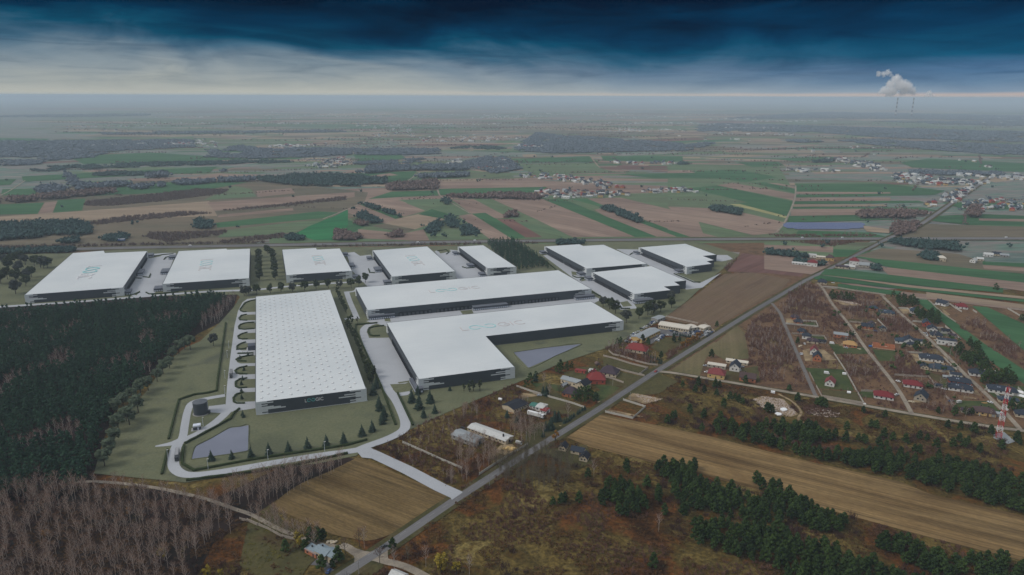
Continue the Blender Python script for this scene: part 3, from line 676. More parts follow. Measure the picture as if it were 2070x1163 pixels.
def warehouse(label, roof, sides=(), dock=(), cat='warehouse'):
    P = [G(x, y, HB) for x, y in roof]; P = [Vector((p.x, p.y, 0)) for p in P]
    a = sum(P[i].x * P[(i + 1) % len(P)].y - P[(i + 1) % len(P)].x * P[i].y for i in range(len(P)))
    assert a > 0, label
    root = tag(empty('warehouse'), label, cat)
    MB().prism(P, .0, HB + .3, cap=False).build('wall', M['dark'], root)
    inner = offs(P, .45, True); inner = [Vector((p.x, p.y, 0)) for p in inner]
    MB().poly(inner, z=HB + .12).build('roof', M['roof'], root)
    mb = MB(); n = len(P)
    for i in range(n):
        j = (i + 1) % n
        mb.face([(P[i].x, P[i].y, HB + .3), (P[j].x, P[j].y, HB + .3), (inner[j].x, inner[j].y, HB + .3), (inner[i].x, inner[i].y, HB + .3)])
        mb.face([(inner[i].x, inner[i].y, HB + .3), (inner[j].x, inner[j].y, HB + .3), (inner[j].x, inner[j].y, HB + .1), (inner[i].x, inner[i].y, HB + .1)])
    mb.build('parapet', M['trim'], root)
    for e, l, r in sides:
        p, q = P[e], P[(e + 1) % n]
        if l: clad(root, p, q, HB, 1, LP_ if l is True else l)
        if r: clad(root, q, p, HB, -1, RP_ if r is True else r)
    for e, f0, f1, k, gap in dock: docks(root, P[e], P[(e + 1) % n], f0, f1, k, 1, gap)
    return root, P
UP_ = Vector((0, 0, 1))
SH = [1, 2, 1, 1, 2, 1, 2, 3, 1, 2, 1, 1]
# front hall with the roof lights
r8, P8 = warehouse('nearest long white-roofed hall dotted with round skylights, teal and white lettering on its dark front', [(515.8, 814.8), (740.6, 787), (667.7, 586), (516.8, 600)], [(0, True, True), (1, SH, SH), (3, SH, SH)])
p, q = P8[0], P8[1]; d8 = (q - p).normalized()
logo(r8, p + d8 * 38.5 + Vector((d8.y, -d8.x, 0)) * .05 + UP_ * 6.3, d8, UP_, 2.5, .42, (M['letter'], M['teal']), .15)
MB().box(p + d8 * 45 + Vector((d8.y, -d8.x, 0)) * .1 + UP_ * .0, ((q - p).length, .2, .4), math.atan2(d8.y, d8.x)).build('plinth', M['white'], r8)
dm = MB()
for k in range(4):
    a0, a1 = k / 4 * math.pi / 2, (k + 1) / 4 * math.pi / 2
    for i in range(12):
        b0, b1 = i / 6 * math.pi, (i + 1) / 6 * math.pi
        f = lambda a, b: (.95 * math.cos(a) * math.cos(b), .95 * math.cos(a) * math.sin(b), .26 + .6 * math.sin(a))
        dm.face([f(a0, b0), f(a0, b1), f(a1, b1), f(a1, b0)])
dome = dm.mesh('skylight', M['dome']); cb_ = MB()
for i in range(12):
    b0, b1 = i / 6 * math.pi, (i + 1) / 6 * math.pi
    g = lambda r, b, z: (r * math.cos(b), r * math.sin(b), z)
    cb_.face([g(1.25, b0, 0), g(1.25, b1, 0), g(1.25, b1, .24), g(1.25, b0, .24)]); cb_.face([g(1.25, b0, .24), g(1.25, b1, .24), g(.92, b1, .24), g(.92, b0, .24)])
curb = cb_.mesh('skylight_curb', M['curb'])
spots = []
vy8 = (P8[3] - P8[0]).normalized(); wid8 = (P8[1] - P8[0]).length; len8 = (P8[3] - P8[0]).length
for k, u in enumerate((5, 10.3, 15.6, 20.9, 28, 33.5, 39, 46.5, 52, 57.5, 63, 71, 76, 81, 86)):
    for j in range(24):
        v = 8 + j * 13.6 + (6.8 if k % 2 else 0)
        if v < len8 - 6 and u < wid8 - 3: spots.append((v, P8[0] + d8 * u + vy8 * v + UP_ * (HB + .12)))
spots.sort(key=lambda s: s[0])
for v, s_ in spots[:100]:
    a = link('skylight', dome, r8, s_); link('skylight_curb', curb, a)
vv, ff, mm = [], [], []
for v, s_ in spots[100:]:
    for me_, mi in ((dome, 0), (curb, 1)):
        b0 = len(vv); vv += [tuple(Vector(x.co) + s_) for x in me_.vertices]; ff += [tuple(b0 + i for i in f_.vertices) for f_ in me_.polygons]; mm += [mi] * len(me_.polygons)
mb = MB(); mb.v, mb.f, mb.m = vv, ff, mm
mb.build('far_skylights', [M['dome'], M['curb']], r8)['kind'] = 'stuff'
o_ = G(508, 706); MB().box((0, 0, 0), (7, 9, 5)).build('entrance_porch', M['office'], r8, o_ + UX * .5, UA)
# L-shaped hall
r7, P7 = warehouse('L-shaped white-roofed hall with a dark inner courtyard side, in front of the longest hall', [(845.6, 767.6), (1041, 742.6), (983, 680.5), (1261, 649), (1194.7, 609.5), (780.6, 653)],
                   [(0, True, True), (2, None, True), (5, SH, SH)], [(5, .24, .93, 30, None)])
logo(r7, G(936, 669, HB + .12), UX, VY, 12.2, .8, (M['rooflet'], M['rooftea']), .35, 1.0)
office(r7, G(835, 785) + UX * 3, 7, 26, 4.2, UA)
# longest hall
r6, P6 = warehouse('longest white-roofed hall, behind the L-shaped hall, dark loading front facing it', [(742.5, 628), (1196, 584.5), (1129, 546.5), (718, 582)],
                   [(0, [x * 1.0 for x in LP_], True), (3, SH, SH)], [(0, .135, .43, 18, (8,)), (0, .56, .83, 18, (8,))])
logo(r6, G(871, 592, HB + .12), UX, VY, 11.2, .75, (M['rooflet'], M['rooftea']), .35, 1.0)
pd = (P6[1] - P6[0]); dn = pd.normalized(); nn = Vector((dn.y, -dn.x, 0)); az6 = math.atan2(dn.y, dn.x)
office(r6, P6[0] + dn * 16 + nn * 2.2, 30, 4, 4.5, az6); office(r6, P6[0] + dn * pd.length * .515 + nn * 4, 44, 8, 4.5, az6); office(r6, P6[0] + dn * (pd.length - 12) + nn * 4, 26, 8, 4.5, az6)
UPn = UX; DN = -VY
def rlogo(root, s, e, h, wd, mats, depth):
    a, b = G(*s, HB + .12), G(*e, HB + .12); logo(root, a - UX * h / 2, DN, UX, h, wd, mats, depth, (b - a).length / (6.0 * h))
def offw(root, px, py, w_=11, d_=16, h_=4.2): office(root, G(px, py), w_, d_, h_, UA)
r1, P1 = warehouse('leftmost white-roofed hall, lettering running down its roof, beside the round-crowned trees', [(49, 597), (249, 582), (298, 508), (212.5, 511.8), (210, 507), (147, 512)], [(0, True, True), (1, SH, SH)], [(1, .12, .9, 26, (9, 10, 16))])
rlogo(r1, (192, 538.5), (169, 565), 17, 1.3, (M['letter'], M['rooftea']), .8)
offw(r1, 257, 594); offw(r1, 282, 554, 12, 24); offw(r1, 303, 519)
r2, P2 = warehouse('second white-roofed hall from the left, behind the pine forest, next to the double tree row', [(328, 575), (504, 563), (506, 503), (460, 505), (458, 503), (361, 508)], [(0, True, True)], [(5, .12, .88, 22, (9, 10))])
rlogo(r2, (419, 525), (415, 547.6), 16, .9, (M['rooflet'], M['rooftea']), .35)
offw(r2, 322, 587); offw(r2, 336, 552, 12, 22); offw(r2, 350, 523)
r3, P3 = warehouse('white-roofed hall right of the double tree row, third from the left', [(578, 557), (712, 548), (687, 502.5), (641, 505), (639, 501.5), (570, 505)], [(0, True, True)], [(1, .1, .9, 18, (8, 9))])
rlogo(r3, (640.6, 517), (645, 536.7), 15, .8, (M['rooflet'], M['rooftea']), .35)
offw(r3, 718, 563, 8, 12); offw(r3, 711, 540, 8, 20); offw(r3, 698, 517, 8, 12)
r4, P4 = warehouse('white-roofed hall behind the left end of the longest hall, fourth from the left', [(792, 560), (921, 549), (864, 498.5), (753, 506.5)], [(0, True, True), (3, SH, SH)], [(3, .1, .9, 20, (9, 10))])
rlogo(r4, (829, 517), (843, 538), 15, .8, (M['rooflet'], M['rooftea']), .35)
offw(r4, 783, 574, 10, 12); offw(r4, 764, 548, 10, 20); offw(r4, 747, 525, 8, 12)
r5, P5 = warehouse('narrowest white-roofed hall, left of the dark rectangular pine plantation', [(985, 543), (1044, 540), (977, 496), (925.5, 499)], [(0, True, True), (3, SH, SH)], [(3, .12, .9, 20, (9,))])
offw(r5, 974, 558, 8, 12); offw(r5, 951, 540, 9, 14); offw(r5, 921, 515, 8, 12)
r9, P9 = warehouse('white-roofed hall right of the pine plantation with a long dock row on its left side', [(1185.7, 543.7), (1308.7, 533.7), (1220.5, 495), (1179, 497.5), (1171.5, 494), (1100.6, 498.6)], [(0, [2, 3, 2, 2], [2, 1, 1, 2]), (5, SH, SH)], [(5, .12, .88, 30, (14, 15))])
offw(r9, 1175, 557, 10, 12); offw(r9, 1098, 513, 10, 12)
r10, P10 = warehouse('white-roofed hall with a stepped right end, nearest the round-crowned trees on the right', [(1282.4, 595.3), (1357, 587), (1343, 580), (1375.3, 577.5), (1363.7, 570.3), (1387, 568), (1317, 538), (1196, 551)], [(0, True, None), (7, SH, SH)], [(7, .12, .86, 26, (12,))])
offw(r10, 1194, 566, 14, 12, 4.2); office(r10, G(1300, 612) + Vector((0, 0, 0)), 26, 8, 4, UA)
r11, P11 = warehouse('farthest right white-roofed hall with a stepped right end, by the motorway', [(1388.7, 540.6), (1439.8, 534), (1429.5, 529), (1444, 526.4), (1421.7, 518), (1449, 515.6), (1385.6, 493), (1291, 500.6)], [(0, True, None), (7, SH, SH)], [(7, .12, .86, 28, (13,))])
offw(r11, 1375, 551, 14, 12); offw(r11, 1290, 514, 12, 12)

for r_, P_ in ((r1, P1), (r2, P2), (r3, P3), (r4, P4), (r5, P5), (r6, P6), (r7, P7), (r8, P8), (r9, P9), (r10, P10), (r11, P11)):
    c = sum(P_, Vector()) / len(P_)
    for ch in r_.children: ch.location -= c
    r_.location = c; EXP.append([(p.x, p.y) for p in P_])
# storage tank, pump house, lamps, trucks ---------------------------------
c = G(407, 836); mb = MB(); n = 40
for i in range(n):
    a, b = 2 * math.pi * i / n, 2 * math.pi * (i + 1) / n
    f = lambda r, t, z: (r * math.cos(t), r * math.sin(t), z)
    mb.face([f(5.6, a, .3), f(5.6, b, .3), f(5.6, b, 10.6), f(5.6, a, 10.6)])
root = tag(empty('storage_tank', c), 'dark grey cylindrical water tank on the lawn by the ring road', 'storage tank')
mb.build('tank_wall', M['dark'], root)
mb = MB()
for i in range(n):
    a, b = 2 * math.pi * i / n, 2 * math.pi * (i + 1) / n
    mb.face([f(5.75, a, 10.6), f(5.75, b, 10.6), f(0, b, 11.7)][:3]); mb.face([f(5.75, b, 10.6), f(5.75, a, 10.6), f(5.75, a, 10.4), f(5.75, b, 10.4)])
mb.build('tank_roof', plain('tank_roof', (.10, .11, .125), .6), root)
mb = MB()
for i in range(n):
    a, b = 2 * math.pi * i / n, 2 * math.pi * (i + 1) / n
    mb.face([f(6.5, a, .0), f(6.5, b, .0), f(6.5, b, .5), f(6.5, a, .5)]); mb.face([f(6.5, a, .5), f(6.5, b, .5), f(5.5, b, .5), f(5.5, a, .5)])
mb.build('tank_base', plain('concrete', (.30, .29, .28)), root)
mb = MB()
for z in range(1, 22): mb.box((5.75, 0, z * .48), (.05, .5, .05))
for y in (-.27, .27): mb.box((5.75, y, .4), (.06, .06, 10.2))
mb.build('ladder', M['winframe'], root)
MB().box((6.4, 0, .4), (1.6, 2.2, 2.6)).build('pump_cabinet', M['dark'], root)
root = tag(empty('pump_house', G(399, 868), UA), 'small flat-roofed grey pump house with a white upper storey on the lawn', 'pump house')
MB().box((0, 0, .3), (5.4, 4.2, 2.6)).build('wall', M['dark'], root); MB().box((0, 0, 2.9), (5.6, 4.4, .9)).build('upper_wall', M['white'], root); MB().box((0, 0, 3.8), (5.2, 4.0, .3)).build('roof', M['winframe'], root); MB().box((-.3, 0, 0), (8, 6, .3)).build('base_slab', plain('slab', (.3, .3, .3)), root)
MB().box((.8, -2.15, .3), (1, .12, 2.1)).build('door', M['winframe'], root)
def lamp_mesh():
    pole = MB().tube((0, 0, 0), (0, 0, 8), .14, .09).mesh('pole', M['winframe'])
    head = MB().box((.5, 0, 8), (1.3, .35, .18)).mesh('lamp_head', M['letter']); return pole, head
lp, lh = lamp_mesh()
def lamp(px, py, label, rz=0, group=None):
    r = tag(empty('street_lamp', G(px, py), rz), label, 'street lamp', group); link('pole', lp, r); link('lamp_head', lh, r); return r
for px, py, lb in ((340, 930, 'thin white lamp post beside the short hedge left of the parked grey truck'), (421, 949, 'thin white lamp post between the pond hedge and the ring road'), (542, 930, 'thin white lamp post by the hedge, in front of the fourth spruce'),
                   (656.6, 913, 'thin white lamp post on the verge below the spruce row, nearest the junction'), (411, 863, 'thin white lamp post beside the small pump house'), (455, 797, 'thin white lamp post on the grass just above the ring road corner'),
                   (455, 766, 'thin white lamp post left of the grey truck on the dock road'), (460, 724, 'thin white lamp post halfway along the dock road'), (463, 705, 'thin white lamp post nearest the lone broad tree')):
    lamp(px, py, lb)
M['roof_pale_grey'] = plain('trailer_cover', (.30, .30, .31)); M['trailer'] = plain('grey_trailer', (.20, .20, .21), .5); M['cab'] = plain('dark_cab', (.05, .055, .06), .4); M['tyre'] = plain('tyre', (.015,) * 3, .8); M['carglass'] = plain('car_glass', (.02, .025, .03), .1, .6)
M['wtrailer'] = plain('white_trailer', (.72, .72, .70), .5); M['wcab'] = plain('white_cab', (.7, .7, .7), .35)
def wheel(mb, x, y, r=.5, wd=.35): mb.tube((x, y - wd / 2, r), (x, y + wd / 2, r), r, r, 12); mb.tube((x, y + wd / 2, r), (x, y - wd / 2, r), r, r, 12)
def truck(loc, rz, label, tm, cm, open_top=False):
    r = tag(empty('lorry', loc, rz), label, 'lorry')
    mb = MB().box((-2.4, 0, 1.15), (11.6, 2.5, 2.85)); mb.build('trailer', tm, r)
    if open_top: MB().box((-2.4, 0, 4.0), (11.0, 1.9, .04)).build('trailer_roof', M['roof_pale_grey'], r)
    MB().box((-2.4, 0, .75), (11.2, 1.0, .4)).build('chassis', M['tyre'], r)
    c_ = MB().prism([(3.9, -1.2), (6.0, -1.2), (6.2, -.9), (6.2, .9), (6.0, 1.2), (3.9, 1.2)], .7, 3.4).build('cab', cm, r)
    MB().box((6.16, 0, 2.0), (.1, 2.0, .95)).build('windscreen', M['carglass'], c_)
    for x in (-6.6, -5.4, -4.2, 3.2, 5.2):
        for y in (-1.05, 1.05):
            mb = MB(); wheel(mb, 0, 0); mb.build('wheel', M['tyre'], r, (x, y, 0))
    return r
d = G(361, 905) - G(357, 935); truck(G(358.5, 926) + UP_ * .26, math.atan2(d.y, d.x) + math.pi, 'grey articulated lorry on the lower ring road beside the pond hedge', M['trailer'], M['cab'], True)
d = G(468, 735) - G(466, 765); truck(G(467.5, 761) + UP_ * .26, math.atan2(d.y, d.x) + math.pi, 'small dark grey lorry on the dock road left of the skylight hall', M['trailer'], M['cab'])
# white sculptural bollards by the porch
for k, (px, py) in enumerate(((500.5, 708), (490.5, 715))):
    tag(MB().tube((0, 0, .3), (0, 0, 2.6), .9, .55, 10).build('white_bollard', M['letter'], None, G(px, py)), 'stubby white post in the yard, %s the porch' % ('right beside' if k == 0 else 'farther from'), 'bollard')

# hedges -----------------------------------------------------------------
M['hedge'] = leafmat('hedge_leaf', (.022, .034, .012), (.045, .062, .022))
def hedge(o, pts, label, h=1.7, wd=1.6, sm=0, group='clipped hedges of the logistics site'):
    P = GP(o, pts)
    if sm: P = smooth(P, sm)
    rng = random.Random(len(label) + int(P[0].x)); Q = []
    for a, b in zip(P, P[1:]):
        k = max(1, int((b - a).length / 2.2)); Q += [a + (b - a) * i / k for i in range(k)]
    Q.append(P[-1]); l, r = offs(Q, wd / 2), offs(Q, -wd / 2); l2, r2 = offs(Q, wd * .36), offs(Q, -wd * .36); mb = MB()
    J = lambda p, z: (p.x + rng.uniform(-.12, .12), p.y + rng.uniform(-.12, .12), z + rng.uniform(-.15, .15))
    rows = [[(p.x, p.y, .15) for p in r], [J(p, h * .7) for p in r], [J(p, h) for p in r2], [J(p, h) for p in l2], [J(p, h * .7) for p in l], [(p.x, p.y, .15) for p in l]]
    for k in range(5):
        for i in range(len(Q) - 1): mb.face([rows[k][i], rows[k][i + 1], rows[k + 1][i + 1], rows[k + 1][i]])
    for i in (0, len(Q) - 1): mb.face([rows[k][i] for k in range(6)])
    for p in Q:
        for k in range(5):
            a = p + Vector((rng.uniform(-1, 1), rng.uniform(-1, 1), rng.uniform(.6, h + .2))); s_ = .38
            u = Vector([rng.uniform(-1, 1) for _ in range(3)]).normalized() * s_; v = Vector([rng.uniform(-1, 1) for _ in range(3)]).normalized() * s_
            mb.face([a + u, a + v, a - u])
    ob = mb.build('hedge', M['hedge']); me = ob.data
    at = me.attributes.new('tint', 'FLOAT', 'POINT'); at.data.foreach_set('value', [rng.random() * .5] * len(me.vertices))
    return tag(ob, label, 'hedge')
hedge('P', [(456.5, 654), (440, 770), (438, 791.6), (420, 796), (394, 799), (361.8, 809.6), (352.8, 843), (341, 889)], 'long clipped hedge left of the dock road, bending round the tank lawn')
hedge('P', [(339, 911), (327.5, 960)], 'short straight hedge on the lawn left of the lower ring road')
hedge('P', [(372, 902.5), (368, 938.6), (392.8, 952.8), (502.4, 932), (600, 917), (700, 902), (742, 890.5)], 'longest hedge, below the pond and the row of spruces')
hedge('P', [(374.7, 897.9), (466.3, 848.3), (474, 835.4), (484.4, 827.7)], 'slanting hedge between the pond and the ring road')
hedge('P', [(377, 973), (500, 957), (600, 941), (703, 918)], 'low hedge below the ring road, partly behind bare birches')
hedge('P', [(763, 654), (719, 658), (719.5, 670), (735, 703), (770, 780), (800, 860)], 'long hedge between the conifer row and the road beside the L-shaped hall')
hedge('P', [(804, 796), (834.8, 861)], 'straight hedge right of the road, below the corner of the L-shaped hall')
hedge('z2', '1072,697 1000,704 955,716 946,740 962,770 990,778 1040,776', 'hedge curling round the lawn island at the corner of the L-shaped hall')
IS = {'topmost island': 'q4,668,135 590,150 510,180 470,225 430,285 440,305 480,322 530,322', 'second island from the top': 'q4,530,362 450,380 412,420 430,450 540,455', 'third island from the top': 'q4,655,485 520,495 440,520 405,555 415,590 500,598 655,585',
      'fourth island from the top': 'q4,540,642 450,670 395,705 410,740 450,748 545,747', 'island left of the porch': 'q4,520,797 430,825 382,860 380,915 480,902 570,885 572,845', 'island just below the porch': 'q4,640,1000 560,1010 430,1040 370,1070 400,1095 530,1098',
      'third island from the bottom': 'z5,1240,5 1170,22 1145,42 1160,62 1240,68', 'second island from the bottom': 'z5,1240,100 1180,108 1148,130 1150,165 1180,178 1240,172', 'lowest island': 'z5,1210,212 1160,225 1130,255 1135,285 1160,297 1220,297'}
for k, s_ in IS.items():
    o, p = s_.split(',', 1); hedge(o, p, 'clipped hedge curving round the %s beside the skylight hall' % k, 1.4, 1.3)
for o, p, lb in (('z1', '960,455 1020,458 1070,445 1095,432', 'hedge at the left of the yard entrance by the leftmost hall'), ('z1', '1145,435 1170,448 1260,445 1400,430', 'hedge in front of the second hall at the yard entrance'), ('z1', '1150,140 1210,150 1270,140 1360,132', 'hedge at the back end of the yard between the two left halls'),
               ('z1', '1285,178 1300,160 1340,152', 'small curved hedge at the far end of the left yard'), ('z1', '1120,312 1170,318 1180,290', 'small hook-shaped hedge in the middle of the left yard'), ('z1', '1050,322 1110,325', 'short hedge by the middle office of the leftmost hall'),
               ('z2', '400,375 720,340', 'dark hedge line in front of the hall right of the double tree row'), ('z2', '950,250 960,280 1000,282', 'small hook-shaped hedge in the middle yard'), ('z2', '1490,110 1560,100 1580,120 1560,135', 'small hedge at the back of the yard left of the narrowest hall'),
               ('z2', '1685,235 1720,245 1780,240', 'small curved hedge by the office of the narrowest hall'), ('z3', '610,305 640,318 700,320', 'small curved hedge by the lower office of the hall right of the plantation'), ('z3', '765,430 830,465', 'short hedge at the right end of the longest hall'),
               ('z3', '1405,288 1480,320 1560,355 1612,355', 'hedge curving round the lawn below the farthest right hall'), ('z3', '670,340 680,328 710,322', 'small hedge arc by the office of the stepped hall'), ('z3', '985,545 995,562 1060,562', 'small hedge at the corner of the yard by the right-hand trees'),
               ('z3', '1060,140 1075,128 1110,120', 'small hedge at the far end of the rightmost yard'), ('z3', '400,190 480,255', 'hedge along the yard edge behind the longest hall'), ('q4', '390,978 640,970', 'thin hedge in the yard directly below the porch')):
    hedge(o, p, lb, 1.5, 1.4)
# ------------------------------------------------------------------ vegetation templates (numpy)
ICO = None
def ico():
    t = (1 + 5 ** .5) / 2
    v = np.array([(-1, t, 0), (1, t, 0), (-1, -t, 0), (1, -t, 0), (0, -1, t), (0, 1, t), (0, -1, -t), (0, 1, -t), (t, 0, -1), (t, 0, 1), (-t, 0, -1), (-t, 0, 1)], float)
    v /= np.linalg.norm(v[0])
    f = np.array([(0, 11, 5), (0, 5, 1), (0, 1, 7), (0, 7, 10), (0, 10, 11), (1, 5, 9), (5, 11, 4), (11, 10, 2), (10, 7, 6), (7, 1, 8), (3, 9, 4), (3, 4, 2), (3, 2, 6), (3, 6, 8), (3, 8, 9), (4, 9, 5), (2, 4, 11), (6, 2, 10), (8, 6, 7), (9, 8, 1)])
    return v, f
IV, IF = ico()
class TP:
    """triangle soup with material index"""
    def __init__(s): s.v = []; s.f = []; s.m = []; s.n = 0
    def add(s, v, f, m=0):
        v = np.asarray(v, float); f = np.asarray(f, int); s.v.append(v); s.f.append(f + s.n); s.m.append(np.full(len(f), m)); s.n += len(v)
    def done(s): return np.concatenate(s.v), np.concatenate(s.f), np.concatenate(s.m)
def blob(tp, rng, c, r, sq=1.0, j=.22, m=0):
    v = IV * (1 + rng.uniform(-j, j, (12, 1))) * r; v[:, 2] *= sq; tp.add(v + c, IF, m)
def cards(tp, rng, c, nrm, s, m=0, flat=.55):
    """leaf sprays: one ragged triangle pair each, roughly facing nrm"""
    n = len(c); a = rng.normal(size=(n, 3)); a -= (a * nrm).sum(1, keepdims=True) * nrm * flat; a /= np.linalg.norm(a, axis=1, keepdims=True)
    b = np.cross(nrm, a) + rng.normal(size=(n, 3)) * .35; b /= np.linalg.norm(b, axis=1, keepdims=True)
    s = s * rng.uniform(.6, 1.3, (n, 1))
    v = np.stack([c - a * s, c - b * s * .6, c + a * s, c + b * s * .7], 1).reshape(-1, 3)
    k = np.arange(n)[:, None] * 4; f = np.concatenate([k + [0, 1, 2], k + [0, 2, 3]])
    tp.add(v, f, m)
def stick(tp, p, q, r0, r1, m=0, n=3):
    p, q = np.array(p, float), np.array(q, float); d = q - p; d /= np.linalg.norm(d) + 1e-9
    u = np.cross(d, [0, 0, 1.0] if abs(d[2]) < .9 else [1.0, 0, 0]); u /= np.linalg.norm(u); w_ = np.cross(d, u)
    a = np.arange(n) * 2 * np.pi / n; ring = np.cos(a)[:, None] * u + np.sin(a)[:, None] * w_
    v = np.concatenate([p + ring * r0, q + ring * r1]); f = []
    for i in range(n): j = (i + 1) % n; f += [(i, j, n + j), (i, n + j, n + i)]
    tp.add(v, f, m)
def pine_t(seed, h=9, r=3.1, lumps=13, per=16, lo=False):
    rng = np.random.default_rng(seed); tr, cr = TP(), TP()
    stick(tr, (0, 0, 0), (rng.uniform(-.2, .2), 0, h * .8), .2, .06, 0, 5)
    ph = rng.uniform(0, 6.28)
    for i in range(lumps):
        t = i / (lumps - 1); z = h * (.22 + .72 * t); R = r * (1 - t ** 2.4) ** .7 * .60; a = ph + i * 2.4
        lr = r * (.50 - .19 * t) * rng.uniform(.85, 1.15); c = np.array([math.cos(a) * R, math.sin(a) * R, z])
        blob(cr, rng, c, lr * .7, .85, .3)
        if per:
            nn = rng.normal(size=(per, 3)); nn[:, 2] += .5; nn /= np.linalg.norm(nn, axis=1, keepdims=True)
            cards(cr, rng, c + nn * lr * .95 * [1, 1, .85] * rng.uniform(.7, 1.08, (per, 1)), nn, .46 if not lo else .8)
    return tr.done(), cr.done()
def spruce_t(seed, h=9.8, r=3.3, tiers=10):
    rng = np.random.default_rng(seed); tr, cr = TP(), TP(); stick(tr, (0, 0, 0), (0, 0, h * .97), .2, .03, 0, 5)
    for k in range(tiers):
        t = k / (tiers - 1); z = h * (.12 + .82 * t); R = r * (1 - t) ** .85 + .22
        for i in range(max(5, int(11 * (1 - t)) + 3)):
            a = rng.uniform(0, 6.28); Rr = R * rng.uniform(.75, 1.12); d = np.array([math.cos(a), math.sin(a), 0]); s_ = np.array([-d[1], d[0], 0])
            tip = d * Rr + [0, 0, z - Rr * .22 + rng.uniform(-.1, .1)]; b = np.array([0, 0, z + .25]); mid = (tip + b) / 2 + [0, 0, .08]; wd = .26 * Rr + .12
            cr.add([b, mid + s_ * wd, tip, mid - s_ * wd, mid - [0, 0, .5 + .1 * Rr]], [(0, 1, 2), (0, 2, 3), (0, 4, 2), (1, 4, 3)])
    v = np.array([[0, 0, h * 1.02]] + [[math.cos(a) * r * .5, math.sin(a) * r * .5, h * .14] for a in np.arange(7) * .8976]); cr.add(v, [(0, i + 1, (i + 1) % 7 + 1) for i in range(7)])
    return tr.done(), cr.done()
def decid_t(seed, h=13, r=5.0, lumps=24, per=44, base=.2, cs=.62):
    rng = np.random.default_rng(seed); tr, cr = TP(), TP()
    stick(tr, (0, 0, 0), (0, 0, h * .42), .34, .24, 0, 6)
    for i in range(5):
        a = i * 1.256 + rng.uniform(-.3, .3); stick(tr, (0, 0, h * .3), (math.cos(a) * r * .5, math.sin(a) * r * .5, h * .68), .18, .06, 0, 4)
    c0 = h * (base + 1) / 2; hz = h * (1 - base) / 2
    for i in range(lumps):
        u = rng.normal(size=3); u /= np.linalg.norm(u); k = rng.uniform(.45, .78); c = u * [r * k, r * k, hz * k] + [0, 0, c0]; lr = r * rng.uniform(.24, .38)
        blob(cr, rng, c, lr * .62, .85, .4)
        nn = rng.normal(size=(per, 3)); nn[:, 2] += .3; nn /= np.linalg.norm(nn, axis=1, keepdims=True); cards(cr, rng, c + nn * lr * rng.uniform(.55, 1.1, (per, 1)), nn, cs)
    return tr.done(), cr.done()
def birch_t(seed, h=13, r=2.4, limbs=10, twigs=150, tw=.05, tl=1.6, upright=1.0, trunk=.17):
    rng = np.random.default_rng(seed); tr, cr = TP(), TP()
    lean = rng.uniform(-.6, .6, 2); pts = [np.array([lean[0] * t * t * 1.5, lean[1] * t * t * 1.5, h * t]) for t in (0, .3, .6, .85, 1)]
    rr = [trunk, trunk * .85, trunk * .55, trunk * .3, .02]
    for i in range(4): stick(tr, pts[i], pts[i + 1], rr[i], rr[i + 1], 0, 4)
    ends = [pts[4], pts[3]]
    for i in range(limbs):
        t = .32 + .55 * i / limbs; b = np.array([lean[0] * t * t * 1.5, lean[1] * t * t * 1.5, h * t]); a = i * 2.4 + rng.uniform(-.4, .4)
        ln = r * (1.25 - t * .7); e = b + np.array([math.cos(a) * ln, math.sin(a) * ln, ln * 1.25 * upright * rng.uniform(.8, 1.3)]); stick(tr, b, e, .095, .035, 0, 3)
        m_ = (b + e) / 2; ends += [e, m_, e]
        for k in range(2):
            e2 = m_ + rng.normal(size=3) * .5 * ln * .5 + [0, 0, ln * .6]; stick(tr, m_, e2, .06, .02, 0, 3); ends.append(e2)
    ends = np.array(ends); c = ends[rng.integers(0, len(ends), twigs)] + rng.normal(size=(twigs, 3)) * .25
    d = rng.normal(size=(twigs, 3)) * [.6, .6, .35] + [0, 0, .75]; d /= np.linalg.norm(d, axis=1, keepdims=True); d *= tl * rng.uniform(.5, 1.1, (twigs, 1))
    s_ = np.cross(d, rng.normal(size=(twigs, 3))); s_ /= np.linalg.norm(s_, axis=1, keepdims=True); s_ *= tw
    v = np.stack([c - s_, c + s_, c + d], 1).reshape(-1, 3); cr.add(v, np.arange(twigs * 3).reshape(-1, 3))
    return tr.done(), cr.done()
def joined(t):
    (v1, f1, m1), (v2, f2, m2) = t; return np.concatenate([v1, v2]), np.concatenate([f1, f2 + len(v1)]), np.concatenate([m1 * 0, m2 * 0 + 1])
def tmesh(name, t, mats, tint=-1.0):
    v, f, m = t; me = bpy.data.meshes.new(name); nv, nf = len(v), len(f)
    me.vertices.add(nv); me.vertices.foreach_set('co', v.astype(np.float32).ravel()); me.loops.add(nf * 3); me.loops.foreach_set('vertex_index', f.astype(np.int32).ravel())
    me.polygons.add(nf); me.polygons.foreach_set('loop_start', np.arange(0, nf * 3, 3, dtype=np.int32))
    try: me.polygons.foreach_set('loop_total', np.full(nf, 3, np.int32))
    except Exception: pass
    for mt in mats: me.materials.append(mt)
    if m.max() > 0: me.polygons.foreach_set('material_index', m.astype(np.int32))
    at = me.attributes.new('tint', 'FLOAT', 'POINT'); at.data.foreach_set('value', np.broadcast_to(np.asarray(tint, np.float32), (nv,)).copy())
    me.update(); me.validate(); return me
